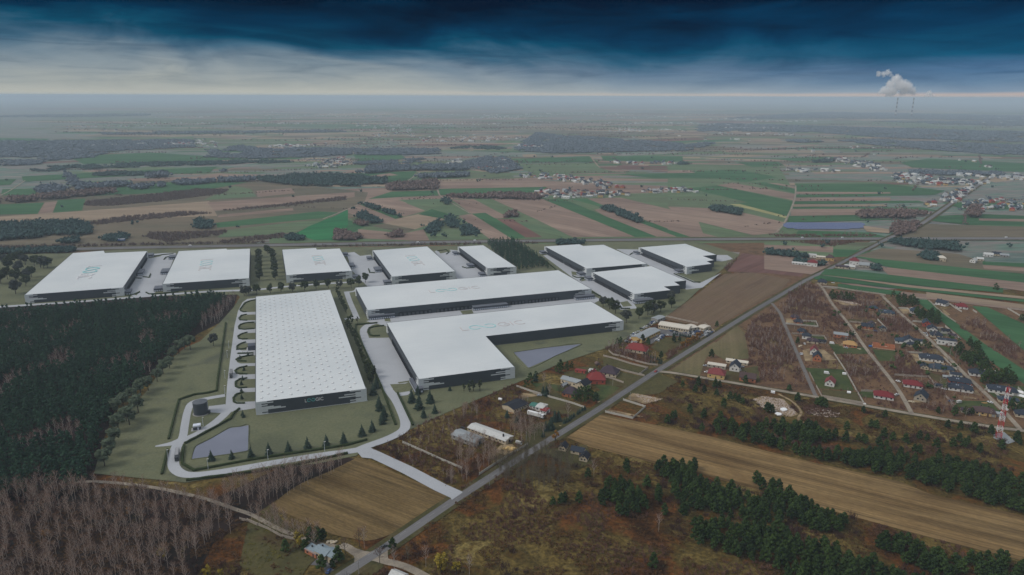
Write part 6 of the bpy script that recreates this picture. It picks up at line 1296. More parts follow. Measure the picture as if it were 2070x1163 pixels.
# houses around the main road crossing -------------------------------------------------
X_ = [('D', (358, 142), 12, 8, 4.5, SD, 'flat', .2, 'roof_pale', 'wall_white', 'white flat-roofed house, left end of the small cluster beyond the fields'), ('D', (425, 157), 14, 7, 3, SD, 'gable', 1.4, 'roof_cream', 'wall_cream', 'pale low outbuilding between the white and the yellow house'), ('D', (495, 165), 12, 10, 5, SD, 'hip', 4, 'roof_brown', 'wall_yellow', 'yellow house with a brown roof by the straight road'), ('D', (358, 205), 14, 11, 6.5, SD, 'hip', 3.6, 'roof_red', 'wall_white', 'tall white house with a red roof, left of the straight road'), ('D', (258, 206), 22, 6, 2.8, SD, 'gable', 1.4, 'roof_pale', 'wall_white', 'long low white shed left of the tall red-roofed house'),
      ('D', (685, 192), 13, 11, 7, SD, 'hip', 4, 'roof_red', 'wall_white', 'tall white house with a red roof, right of the straight road'), ('D', (650, 232), 14, 8, 3.4, SD, 'gable', 2, 'roof_pale', 'wall_cream', 'cream farm building in front of the tall white house'), ('D', (762, 220), 14, 10, 4, SD, 'gable', 3.4, 'roof_grey', 'wall_block', 'grey barn right of the tall white house'), ('D', (590, 232), 18, 7, 3, SD, 'gable', 1.6, 'roof_purple', 'wall_cream', 'long low farm building at the road crossing'),
      ('D', (1368, 168), 12, 9, 5.5, SD, 'hip', 3, 'roof_cream', 'wall_cream', 'cream house among dark conifers in the green fields'), ('D', (1620, 185), 9, 8, 4, 40, 'gable', 3.4, 'roof_pale', 'wall_white', 'small white gabled house at the right of the green fields'), ('D', (1670, 172), 9, 7, 3, SD, 'gable', 2, 'roof_pale', 'wall_cream', 'small pale house right of the white gabled one'), ('D', (1735, 138), 13, 8, 3.4, SD, 'gable', 2.4, 'roof_pale', 'wall_white', 'white house near the motorway bridge'), ('D', (1800, 132), 12, 8, 3.4, SD, 'gable', 2.6, 'roof_slate', 'wall_cream', 'slate-roofed house near the motorway bridge'), ('D', (1860, 142), 12, 8, 3, SD, 'gable', 2, 'roof_grey', 'wall_grey', 'grey shed near the motorway bridge'),
      ('z3', (800, 1110), 15, 12, 4.4, SD + 20, 'hip', 5.2, 'roof_brightred', 'wall_red', 'big house with a bright red hipped roof and orange walls beside the curved drive'), ('z3', (765, 1085), 9, 8, 4.0, 60, 'gable', 4.2, 'roof_brightred', 'wall_red', 'gabled side wing of the bright red-roofed house'), ('z3', (900, 1055), 16, 13, 3.2, SD, 'hip', 5.2, 'roof_purple', 'wall_cream', 'cream bungalow with a dark purple roof behind the pale wall'),
      ('h6', (1220, 245), 20, 8, 4.4, -36, 'gable', 1.6, 'roof_grey', 'wall_cream', 'weathered cream two-storey farm building with a pale roof'), ('h6', (1390, 300), 11, 9, 5.0, 52, 'gable', 3, 'roof_black', 'wall_cream', 'cream gabled house with a black roof left of the red-roofed one'), ('h6', (1100, 290), 9, 3, 2, 50, 'gable', 1, 'roof_grey', 'wall_grey', 'narrow grey shed left of the weathered farm building'), ('h6', (1195, 420), 12.5, 11, 3.4, SD, 'hip', 4.6, 'roof_purple', 'wall_brick', 'house with a large dark purple roof behind dark hedging trees'),
      ('h6', (1345, 78), 10, 4, 2.2, SD, 'flat', .1, 'roof_brightred', 'wall_red', 'small bright red container shed on the lawn'), ('h6', (1527, 75), 6, 5, 2.0, SD, 'flat', .1, 'roof_pale', 'wall_white', 'small white-roofed shelter on the lawn'),
      ('h5', (525, 665), 21, 13, 3.4, SD, 'hip', 5.0, 'roof_brightred', 'wall_cream', 'largest bungalow with a bright crimson roof below the car yard'), ('h5', (1050, 270), 1, 1, 1, 0, 'flat', .1, 'roof_pale', 'wall_white', None),
      ('z3', (1740, 1070), 15, 11, 4.4, SD, 'hip', 4.2, 'roof_darkred', 'wall_yellow', 'yellow house with a dark red roof among autumn trees'), ('z3', (1740, 1005), 17, 6, 2.8, SD, 'flat', .3, 'roof_cream', 'wall_block', 'low white-framed ruin behind the yellow house'), ('z3', (1885, 1015), 12, 9, 4.2, 66, 'gable', 4.0, 'roof_slate', 'wall_white', 'white gabled house with a slate roof right of the yellow one'), ('z3', (1900, 975), 20, 6, 2.6, SD, 'gable', 1.2, 'roof_cream', 'wall_cream', 'long cream shed behind the white gabled house'), ('z7', (1403, 92), 14, 10, 3.8, SD, 'gable', 3.4, 'roof_brown', 'wall_brick', 'orange-brick house with a pale brown roof beside the side road'),
      ('z6', (1780, 635), 6.5, 5.5, 2.8, 66, 'gable', 2.2, 'roof_black', 'wall_cream', 'first of three small cottages by the heath, nearest the main road'), ('z6', (1895, 665), 9.5, 6, 2.8, SD, 'gable', 2.2, 'roof_slate', 'wall_cream', 'long slate-roofed cottage, middle one of three by the heath'), ('z6', (1945, 715), 7, 6, 2.8, 66, 'gable', 2.4, 'roof_black', 'wall_cream', 'third small cottage by the heath, farthest down'),
      ('q5', (430, 810), 9, 6.5, 4.6, -34, 'gable', 1.4, 'roof_sky', 'wall_cream', 'two-storey cream house with a pale blue tin roof, middle of the joined row'), ('q5', (560, 850), 6.5, 6.5, 4.6, -34, 'gable', 1.4, 'roof_sky', 'wall_cream', 'right end of the cream row with a pale blue tin roof'), ('q5', (265, 785), 9.5, 5, 2.6, -34, 'mono', .8, 'roof_sky', 'wall_brick', 'low brick garage wing with a blue-grey roof at the left of the cream row'),
      ('q5', (1590, 1190), 8, 6, 3, -30, 'gable', 1.8, 'roof_pale', 'wall_white', 'white-roofed shed cut by the bottom edge')]
for h in X_:
    if h[-1] is None: continue
    o, xy, w_, d_, hh, rot, rt, rh, rm, wm, lb = h; sm = w_ < 10 and o == 'h6'
    house(o, xy, w_, d_, hh, rot, rt, rh, M[rm], M[wm], lb, 'shed' if ('shed' in lb or 'shelter' in lb) else 'house', 'shed' if ('shed' in lb or 'shelter' in lb or 'barn' in lb) else 'house', nwin=max(2, int(w_ / 4)), chim=0 if rt == 'flat' or w_ < 9 else 1)
# white-roofed workshop, long sheds ------------------------------------------------------
def hall(o, p0, p1, wd, h, rh, rm, wm, label, nwin=9, name='long_shed', cat='shed', chim=False):
    """gabled hall whose near ridge-side eave runs between two pixels"""
    a, b = (G(*V(o, [p])[0], h) for p in (p0, p1)); a.z = b.z = 0; d = (b - a).normalized(); nrm = Vector((-d.y, d.x, 0)); c = (a + b) / 2 + nrm * wd / 2
    rot = math.degrees(math.atan2(d.y, d.x)); L_ = (b - a).length
    r = tag(empty(name, c, R_(rot)), label, cat); W, D = L_ / 2, wd / 2
    mb = MB().prism([(-W, -D), (W, -D), (W, D), (-W, D)], -.1, h, cap=False)
    for s in (-1, 1): mb.face([(s * W, -D * s, h), (s * W, D * s, h), (s * W, 0, h + rh)])
    mb.build('wall', wm, r); mb = MB(); E = .4; k = rh * E / D
    for z, fl in ((.15, 1), (0, -1)):
        for q in ([(-W - E, -D - E, h - k + z), (W + E, -D - E, h - k + z), (W + E, 0, h + rh + z), (-W - E, 0, h + rh + z)], [(-W - E, 0, h + rh + z), (W + E, 0, h + rh + z), (W + E, D + E, h - k + z), (-W - E, D + E, h - k + z)]): mb.face(q[::fl])
    mb.face([(-W - E, -D - E, h - k), (W + E, -D - E, h - k), (W + E, -D - E, h - k + .15), (-W - E, -D - E, h - k + .15)])
    for s in (-1, 1):
        mb.face([(s * (W + E), -D - E, h - k), (s * (W + E), 0, h + rh), (s * (W + E), 0, h + rh + .15), (s * (W + E), -D - E, h - k + .15)]); mb.face([(s * (W + E), D + E, h - k), (s * (W + E), 0, h + rh), (s * (W + E), 0, h + rh + .15), (s * (W + E), D + E, h - k + .15)])
    ro = mb.build('roof', rm, r)
    for i in range(nwin): MB().box((-W + (i + .5) * L_ / nwin, -D - .03, h * .45), (min(1.6, L_ / nwin * .5), .1, h * .33)).build('window', M['window_dark'], r)
    MB().box((W + .03, 0, .05), (.1, 2.2, 2.3)).build('door', M['window_dark'], r)
    if chim: MB().box((W * .75, -D * .3, h + rh * .5), (.9, .9, 2.4)).build('chimney', M['chimney_dark'], ro)
    return r
hall('z6', (1028, 482), (1325, 590), 10, 3.0, 1.3, M['roof_pale'], M['wall_cream'], 'long white-roofed shed with a row of small windows and one black chimney', 11, chim=True)
hall('z6', (900, 535), (1085, 605), 11, 3.4, 1.4, M['roof_grey'], M['wall_grey'], 'shorter grey-roofed shed beside the long white one', 4)
hall('h6', (305, 690), (530, 590), 14, 3.4, 1.6, M['roof_black'], M['wall_cream'], 'workshop with a wide black roof behind the white lorry', 6, 'workshop', 'workshop')
hall('h6', (545, 615), (690, 655), 7, 3.0, .9, M['roof_green'], M['wall_white'], 'white cabin with a green roof right of the black-roofed workshop', 3, 'cabin', 'cabin')
hall('h6', (640, 640), (755, 668), 9, 3.4, .6, M['roof_pale'], M['wall_white'], 'white-roofed annexe between the green and the red roofs', 2, 'cabin', 'cabin')
hall('h6', (712, 690), (800, 715), 7, 3.0, .5, M['roof_brightred'], M['wall_white'], 'small red-roofed garage at the end of the white cabins', 2, 'garage', 'garage')
hall('h5', (600, 515), (890, 372), 13, 4.2, 1.6, M['roof_grey'], M['wall_yellow'], 'long grey-roofed workshop with a yellow gable, left in the car yard', 8, 'workshop', 'workshop')
hall('h5', (860, 285), (1330, 360), 15, 4.4, 1.6, M['roof_cream'], M['wall_cream'], 'longest cream-roofed showroom hall at the back of the car yard', 12, 'showroom', 'showroom')
hall('h5', (1470, 315), (1570, 345), 13, 3.6, .8, M['roof_cream'], M['wall_cream'], 'small cream-roofed annexe at the right end of the showroom', 2, 'annexe', 'annexe')
hall('h5', (1340, 345), (1480, 322), 12, 4.0, .8, M['roof_cream'], M['wall_cream'], 'middle annexe joining the showroom and its right end', 2, 'annexe', 'annexe')
hall('h5', (850, 205), (970, 160), 9, 3.4, .6, M['roof_grey'], M['wall_grey'], 'grey flat-topped shed behind the left end of the showroom', 3, 'shed', 'shed')
# fences --------------------------------------------------------------------------
def fence(o, pts, label, h=1.9, mt='fence_concrete', closed=False):
    P = GP(o, pts); mb = MB()
    for a, b in zip(P, P[1:]):
        d = (b - a); L_ = d.length; az = math.atan2(d.y, d.x); n = max(1, int(L_ / 2.6))
        mb.box((a + b) / 2, (L_, .14, h), az)
        for i in range(n + 1): mb.box(a + d * i / n, (.3, .3, h + .18), az)
    return tag(mb.build('fence', M[mt]), label, 'fence')
for o, p, lb in (('h6', '345,330 440,360 580,410 700,445 880,500 1080,555 1250,605 1415,665', 'long concrete panel fence between the garden and the lorry lot'), ('z6', '520,605 660,665 810,735 985,808', 'concrete fence crossing the brown scrub left of the birches'), ('z6', '1120,855 1280,750 1500,620', 'concrete fence along the main road below the white sheds'),
                 ('z7', '425,270 600,325 500,415 285,365', 'concrete wall around the sandy plot right of the main road'), ('h5', '0,780 180,825 430,905 695,970 570,1065', 'pale fence round the empty lawn above the main road'), ('h5', '80,700 150,760 330,800 500,860 700,910 850,925', 'fence behind the thicket below the crimson-roofed bungalow'), ('h6', '1690,170 1850,210 2016,270', 'pale wall beside the curved drive of the red-roofed house'),
                 ('h6', '600,430 690,455', 'short piece of fence behind the garden conifers'), ('h5', '560,1065 640,1095 300,1010 200,980', 'brown garden fence in front of the brown-roofed bungalow'), ('h5', '980,160 1480,270', 'fence along the brown field behind the showroom'), ('h5', '1590,275 1740,400', 'fence at the right end of the car yard'),
                 ('h1', '300,580 330,590 805,632 770,552 550,540', 'white wall round the green garden of the slate-roofed brick house'), ('h1', '395,742 560,748 690,770 900,782 940,850', 'pale fence round the garden behind the pyramid roofs'), ('h1', '1300,555 1500,575', 'pale fence at the left of the sandy plot'), ('h1', '1735,520 1885,680', 'white wall slanting along the right of the sandy plot'), ('h1', '1100,20 1400,70 1740,115 1860,135', 'pale wall between the green field and the scrub'), ('h1', '880,5 1105,20', 'white wall beside the lone slate-roofed house'),
                 ('h2', '520,215 640,340 790,460 945,562', 'long pale fence slanting between the green strip and the scrub'), ('h2', '280,185 500,205', 'low pale fence at the top of the green strip'), ('h2', '820,255 930,335 1040,400', 'white fence between the slate-roofed and the crimson-roofed house'), ('h2', '780,625 940,760 1020,835', 'white fence behind the gardens of the close group'), ('h2', '630,650 740,655', 'short white wall behind the middle gabled house'), ('h2', '700,730 840,740', 'short white wall behind the pyramid-roofed bungalow'),
                 ('h2', '1760,350 2010,495', 'bright white wall at the right edge by the green strip'), ('h2', '1800,350 2016,375', 'pale wall along the field at the right edge'), ('h2', '1215,375 1275,415', 'short white wall right of the crimson-roofed bungalow'), ('h2', '50,340 180,345 230,370', 'white wall left of the blue-grey hipped roof'), ('h2', '270,548 430,560', 'white wall in front of the red-brick gabled house'), ('h2', '190,1035 420,1050', 'pale fence behind the long white bungalow'),
                 ('h4', '520,408 610,525', 'pale wall slanting across the meadow between the tracks'), ('h4', '790,720 905,850', 'second pale wall slanting across the meadow, lower down'), ('h4', '-10,380 250,400 520,415', 'fence above the crimson-roofed bungalow'), ('h4', '770,130 870,230 960,300', 'white fence along the right-hand track by the sandy plot'), ('h4', '1400,615 1510,620 1660,750', 'white wall on the plot left of the mast'), ('h4', '1230,925 1320,1015', 'white wall left of the yellow bungalow'), ('h4', '1920,590 2060,720', 'white wall at the right edge behind the glasshouses'),
                 ('h3', '670,345 740,480', 'dark green fence along the asphalt lane, upper piece'), ('h3', '775,560 860,715 1180,770 1520,830', 'fence round the lower lawn beside the side road'), ('h3', '1050,40 1230,310 1400,620 1520,830', 'long fence slanting behind the red-roofed white house'), ('h3', '1480,632 1680,640', 'low fence left of the crimson-roofed bungalow'), ('y7', '0,738 160,805 260,860 370,890', 'pale fence along the clearing at the bottom left'), ('y6', '1880,730 1960,750 2016,775', 'end of the pale fence in the birch wood')):
    fence(o, p, lb, 1.8 if 'dark' not in lb else 1.3, 'fence_concrete' if ('white' in lb or 'concrete' in lb) else 'fence_pale')
for k, (x, y) in enumerate(((570, 605), (620, 650))): pass
# glasshouses at the right edge
for k, (x, y) in enumerate(((1925, 640), (2000, 715))):
    c = G(*V('h4', [(x, y)])[0]); r = tag(empty('polytunnel', c, R_(SD - 28)), 'white polytunnel by the right edge, %s of the two' % ('left' if k == 0 else 'right'), 'polytunnel')
    mb = MB(); n = 8; pr = [(1.9 * math.cos(math.pi * i / n), 1.7 * math.sin(math.pi * i / n)) for i in range(n + 1)]
    for i in range(n): mb.face([(-6, pr[i][0], pr[i][1]), (6, pr[i][0], pr[i][1]), (6, pr[i + 1][0], pr[i + 1][1]), (-6, pr[i + 1][0], pr[i + 1][1])])
    mb.face([(-6, a, b) for a, b in pr]); mb.face([(6, a, b) for a, b in pr][::-1]); mb.build('cover', M['sheet_white'], r); MB().box((6.02, 0, 0), (.08, 1.6, 2)).build('door', M['wall_grey'], r)
# cars --------------------------------------------------------------------------
def car_meshes(cm):
    L2, W2 = 2.15, .88; prof = [(-L2, .35), (-L2, .85), (-1.75, .95), (1.05, .92), (2.05, .75), (L2, .45), (L2, .3)]
    mb = MB(); n = len(prof)
    for i in range(n):
        a, b = prof[i], prof[(i + 1) % n]; mb.face([(a[0], -W2, a[1]), (a[0], W2, a[1]), (b[0], W2, b[1]), (b[0], -W2, b[1])])
    mb.face([(x, -W2, z) for x, z in prof][::-1]); mb.face([(x, W2, z) for x, z in prof]); body = mb.mesh('body', cm)
    def cabm(z0, z1, x0, x1, x2, x3, w0, w1, mt, nm):
        mb = MB(); b = [(x0, -w0, z0), (x3, -w0, z0), (x3, w0, z0), (x0, w0, z0)]; t = [(x1, -w1, z1), (x2, -w1, z1), (x2, w1, z1), (x1, w1, z1)]
        for i in range(4): mb.face([b[i], b[(i + 1) % 4], t[(i + 1) % 4], t[i]])
        mb.face(t); return mb.mesh(nm, mt)
    gl = cabm(.88, 1.38, -1.85, -1.35, .25, 1.0, .82, .68, M['carglass'], 'windows'); rf = cabm(1.38, 1.43, -1.37, -1.33, .22, .27, .69, .66, cm, 'roof')
    mb = MB(); wheel(mb, 0, 0, .33, .22); return [('body', body), ('windows', gl), ('roof', rf)], mb.mesh('wheel', M['tyre'])
def van_meshes(cm):
    mb = MB().box((-.5, 0, .4), (3.9, 1.9, 1.9)); body = mb.mesh('body', cm); mb = MB(); b = [(1.45, -.95, .4), (2.5, -.9, .4), (2.5, .9, .4), (1.45, .95, .4)]; t = [(1.45, -.93, 2.1), (1.65, -.8, 2.1), (1.65, .8, 2.1), (1.45, .93, 2.1)]
    for i in range(4): mb.face([b[i], b[(i + 1) % 4], t[(i + 1) % 4], t[i]])
    mb.face(t); gl = MB().box((1.9, 0, 1.35), (.75, 1.6, .5)).mesh('windows', M['carglass']); mb2 = MB(); wheel(mb2, 0, 0, .35, .25); return [('body', body), ('bonnet', mb.mesh('bonnet', cm)), ('windows', gl)], mb2.mesh('wheel', M['tyre'])
CARM = {n: car_meshes(tint('car_paint_' + n, c, .3, .5, .05)) for n, c in (('black', (.015, .017, .022)), ('silver', (.45, .47, .5)), ('white', (.75, .75, .75)), ('red', (.35, .03, .02)), ('blue', (.03, .07, .2)), ('darkgrey', (.06, .065, .07)), ('yellow', (.6, .45, .02)))}
VANM = {n: van_meshes(tint('van_paint_' + n, c, .35, .4, .05)) for n, c in (('white', (.75, .75, .75)), ('pale', (.5, .5, .48)))}
def car(p, rz, colr, label, group=None, van=False, name=None, z=.16):
    parts, wh = (VANM if van else CARM)[colr]; r = tag(empty(name or ('parked_van' if van else 'parked_car'), (p[0], p[1], z), rz), label, 'van' if van else 'car', group)
    for nm, me in parts: link(nm, me, r)
    for x in (-1.35, 1.35):
        for y in (-.78, .78): link('wheel', wh, r, (x, y, 0))
    return r
ma = R_(51.3)
car(G(776, 1106.5), ma, 'darkgrey', 'dark car driving on the main road at the bottom of the picture', None, False, 'car', .18)
car(G(1325.5, 752), ma + math.pi, 'red', 'red car on the main road at the side-road turning', None, False, 'car', .18)
car(G(*V('q5', [(500, 1115)])[0]), ma + .5, 'blue', 'dark blue car on the drive below the blue-roofed row')
car(G(*V('h6', [(430, 690)])[0]), -1.0, 'yellow', 'small yellow car in front of the black-roofed workshop', z=.05); car(G(*V('h6', [(780, 740)])[0]), -.4, 'blue', 'dark blue car by the red-roofed garage', z=.05)
car(G(*V('z6', [(1430, 612)])[0]), -.5, 'pale', 'pale van standing near the gate of the white sheds', van=True, z=.05); car(G(*V('z6', [(990, 490)])[0]), -.6, 'black', 'dark car between the two long sheds', z=.05)
car(G(*V('h1', [(1022, 897)])[0]), R_(SD), 'white', 'white van on the green lawn beside the timber-roofed house', van=True, z=.05); car(G(*V('h3', [(938, 357)])[0]), R_(SD), 'white', 'white van on the lawn behind the dark red roof', van=True, z=.05)
car(G(*V('h6', [(1680, 222)])[0]), -.5, 'black', 'black car beside the bright red-roofed house', z=.05); car(G(*V('h4', [(1000, 812)])[0]) * 1, .3, 'pale', 'pale van on the meadow by the second slanting wall', van=True, z=.05)
car(G(*V('h1', [(530, 1060)])[0]), R_(-103), 'silver', 'silver car beside the first dirt lane near the orange house', z=.05)
truck(G(*V('h6', [(660, 800)])[0]), R_(-28), 'white articulated lorry parked below the black-roofed workshop', M['wtrailer'], M['wcab'])
vr0 = random.Random(12); rc = random.Random(3); cn = ['black', 'silver', 'white', 'darkgrey', 'blue', 'silver', 'white', 'red']
q0, q1, q2, q3 = [G(*p) for p in V('h5', [(1255, 395), (1610, 415), (1450, 350), (1600, 400)])]
dA = Vector((math.cos(R_(-29)), math.sin(R_(-29)), 0)); dB = Vector((math.cos(R_(57)), math.sin(R_(57)), 0)); o0 = G(*V('h5', [(1262, 405)])[0])
for i in range(11):
    for j in range(4):
        p = o0 + dA * (i * 2.6) + dB * (j * 5.2)
        car(p, R_(57) + rc.uniform(-.05, .05), rc.choice(['black', 'darkgrey', 'silver', 'blue', 'silver', 'white']), 'car in the tight rows on the dealer yard in front of the cream showroom', 'cars in rows on the dealer yard', z=.1)
for o, t, lb, gp in (('h5', '960,340 990,350 1020,365 1050,385 1080,400 1110,410 1140,395 1180,375 1130,370 1090,385 1030,340 1000,330 1190,350', 'car in the loose cluster by the showroom front', 'loose cars by the showroom'), ('h5', '890,470 910,460 930,455 960,450 990,455 920,480 940,490 880,500 845,525 830,535 860,540 900,505', 'car by the lawn corner of the dealer yard', 'cars at the lawn corner of the dealer yard'),
                     ('h5', '700,290 720,300 760,250 790,240 620,340 650,325 680,315 740,270 800,255 590,350', 'car in the row behind the grey-roofed workshop', 'cars behind the grey-roofed workshop'), ('h5', '490,420 520,430 470,440 500,450 440,460 460,475 400,490 420,505 390,520 430,530 350,545 380,560 450,560 480,575 500,560 550,400', 'car in the cluttered corner left of the workshop', 'cars left of the workshop'), ('h5', '820,450 700,500 660,520', 'car in the lane between the workshop and the lawn', 'cars in the workshop lane')):
    for p in GP(o, t): car(p, rc.uniform(0, 3.1), rc.choice(cn), lb, gp, z=.1)
for k, (x, y, cl) in enumerate(((385, 498.2, 'the left half of the motorway, behind the second hall'), (845, 491.5, 'the motorway behind the fourth hall'), (960, 488, 'the motorway behind the narrowest hall'), (1622, 482.2, 'the motorway above the fields right of the site'), (1703, 482.2, 'the motorway left of the road crossing'), (2034, 481.6, 'the motorway near the right edge'))):
    car(G(x, y), R_(4), 'white', 'white van on %s' % cl, None, True, 'van', .4)
# billboard by the motorway
r = tag(empty('billboard', G(245, 490), R_(12)), 'blue and white roadside billboard beyond the leftmost hall', 'billboard')
MB().box((0, 0, 3), (14, .5, 4.4)).build('panel', M['blue_sheet'], r); MB().box((0, -.3, 5.6), (14, .1, 1.6)).build('white_band', M['sheet_white'], r); MB().box((2, -.3, 4.2), (7, .1, .8)).build('white_stripe', M['sheet_white'], r)
for x in (-5, 5): MB().box((x, 0, 0), (.5, .5, 3)).build('post', M['wall_grey'], r)
# mast ------------------------------------------------------------------------------
r = tag(empty('radio_mast', G(2018, 884), R_(-24)), 'tall red and white lattice radio mast near the right edge', 'radio mast')
HM = 41.0; W_ = lambda z: 1.8 - 1.0 * z / HM; bands = 9
for b in range(bands):
    mb = MB(); z0, z1 = HM * b / bands, HM * (b + 1) / bands; st = 2
    for s in range(st):
        a, c = z0 + (z1 - z0) * s / st, z0 + (z1 - z0) * (s + 1) / st; ca = [(W_(a) * x, W_(a) * y, a) for x, y in ((-1, -1), (1, -1), (1, 1), (-1, 1))]; cc = [(W_(c) * x, W_(c) * y, c) for x, y in ((-1, -1), (1, -1), (1, 1), (-1, 1))]
        for i in range(4): mb.tube(ca[i], cc[i], .15, n=5); mb.tube(ca[i], cc[(i + 1) % 4], .07, n=4); mb.tube(ca[(i + 1) % 4], cc[i], .07, n=4); mb.tube(cc[i], cc[(i + 1) % 4], .07, n=4)
    mb.build('lattice_section', M['mast_red'] if b % 2 == 0 else M['mast_white'], r)
for k in range(6):
    a = k * math.pi / 3; MB().box((1.5 * math.cos(a), 1.5 * math.sin(a), HM - 3), (.5, .5, 2.6), a).build('antenna_panel', M['mast_white'] if k % 2 else M['mast_red'], r)
MB().tube((0, 0, HM), (0, 0, HM + 2.5), .1).build('lightning_rod', M['mast_red'], r)
for z, s in ((24, 1), (21, -1)): MB().tube((s * 1.6, -1.2, z), (s * 1.6, -1.6, z), .8, .8, 12).build('dish', M['mast_white'], r)
sheet('concrete_pad', 'P', [(2008, 878), (2030, 874), (2052, 893), (2038, 898), (2008, 886)], M['roof_grey'], .1)
# rubble heap, odds and ends
rr_ = np.random.default_rng(6); tp = TP()
for o, p, n in (('z7', '1440,265 1520,240 1680,265 1790,370 1740,400 1640,390 1520,330', 420), ('z8', '80,330 200,330 380,370 370,400 230,400 120,370', 260), ('z7', '500,215 600,235 740,260 610,295', 90), ('h1', '1070,205 1400,250 1500,290 1250,260', 120), ('h5', '0,0 1,0 1,1', 0), ('z3', '1050,790 1120,750 1230,660 1260,670 1120,780', 60)):
    if not n: continue
    q = fill(o, p, 1.2, n, .5); q = q[rr_.permutation(len(q))[:n]]
    for x, y in q: blob(tp, rr_, np.array([x, y, .2]), rr_.uniform(.25, .95), .55, .3)
v, f, m = tp.done(); tag(link('rubble', tmesh('rubble', (v, f, m), [M['rubble']])), 'broken pale rubble and stones heaped beside the side road', 'rubble', kind='stuff')
for k, (x, y, w_, h_) in enumerate(((1680, 345, 7, 3), (1640, 380, 6, 2.6))):
    mb = MB(); c = G(*V('z7', [(x, y)])[0]); rng = random.Random(k); pr = [(w_ * math.cos(t * .628) * rng.uniform(.7, 1.1) * .5, h_ * math.sin(t * .628) * rng.uniform(.7, 1.1)) for t in range(10)]
    mb.prism(pr, .1, .8); tag(mb.build('white_sheet_heap', M['sheet_white'], None, c, R_(60)), 'crumpled white sheeting on the rubble heap, %s piece' % ('larger' if k == 0 else 'smaller'), 'sheeting')
# street lamps of the settlement tracks: small white utility boxes
for k, (o, x, y, lb) in enumerate((('h3', 95, 655, 'white block lying by the side road above the rubble heap'), ('h3', 1533, 833, 'small white utility box where the long fence meets the side road'), ('h3', 1285, 665, 'round white tank on the lower lawn'), ('h6', 88, 540, 'white plastic tank on the scrub left of the black-roofed workshop'), ('h3', 1215, 365, 'white container with a blue side at the lawn fence'))):
    c = G(*V(o, [(x, y)])[0]); mb = MB(); sz = 1.1 if 'box' in lb else 1.9
    mb.tube((-sz * .8, 0, sz * .6), (sz * .8, 0, sz * .6), sz * .6, n=10) if 'tank' in lb else mb.box((0, 0, 0), (sz * 1.8, sz, sz * .9))
    tag(mb.build('tank' if 'tank' in lb else 'utility_box', M['sheet_white'], None, c, R_(SD)), lb, 'tank' if 'tank' in lb else 'box')
# power poles along the main road
pole = MB().tube((0, 0, 0), (0, 0, 8.5), .2, .13).mesh('pole', M['wall_grey']); arm = MB().box((0, 0, 8.0), (1.8, .15, .15)).mesh('crossarm', M['wall_grey'])
for k, (o, x, y, lb) in enumerate((('z6', 1488, 600, 'concrete power pole by the gate of the white sheds'), ('z6', 1200, 940, 'concrete power pole below the thicket at the main road'), ('q5', 975, 1160, 'concrete pole at the bottom edge by the main road'), ('z7', 480, 275, 'concrete power pole at the corner of the walled sandy plot'), ('h4', 855, 65, 'pale pole by the right-hand dirt track'), ('h6', 1850, 310, 'pole on the green garden beside the drive'))):
    r = tag(empty('power_pole', G(*V(o, [(x, y)])[0]), ma), lb, 'power pole'); link('pole', pole, r); link('crossarm', arm, r)

for k, (o, x, y, cl) in enumerate((('h1', 590, 900, 'white'), ('h1', 1240, 960, 'silver'), ('h1', 1700, 700, 'blue'), ('h1', 1800, 420, 'silver'), ('h2', 260, 345, 'white'), ('h2', 560, 770, 'black'), ('h2', 500, 770, 'white'), ('h2', 470, 735, 'silver'), ('h2', 620, 285, 'white'), ('h2', 930, 280, 'red'), ('h2', 640, 850, 'silver'), ('h4', 40, 480, 'white'), ('h4', 20, 690, 'white'), ('h4', 350, 190, 'silver'), ('h4', 690, 150, 'white'), ('h4', 1160, 510, 'silver'), ('h4', 1170, 560, 'white'), ('h4', 760, 600, 'white'), ('h4', 870, 790, 'blue'), ('h4', 1480, 810, 'white'), ('h4', 890, 310, 'black'), ('h3', 550, 50, 'white'), ('h3', 1900, 690, 'silver'), ('h6', 700, 470, 'silver'), ('z3', 750, 1075, 'white'), ('z3', 1650, 1010, 'silver'), ('z3', 1920, 1040, 'white'), ('z3', 1940, 1020, 'silver'), ('z3', 1660, 1060, 'white'), ('D', 520, 360, 'white'), ('D', 630, 182, 'silver'), ('D', 560, 240, 'white'))):
    car(GP(o, [(x, y)])[0], vr0.uniform(0, 3.1), cl, 'car standing in one of the drives between the houses on the right', 'cars in the drives of the settlement', z=.12)
hp_ = np.random.default_rng(9)
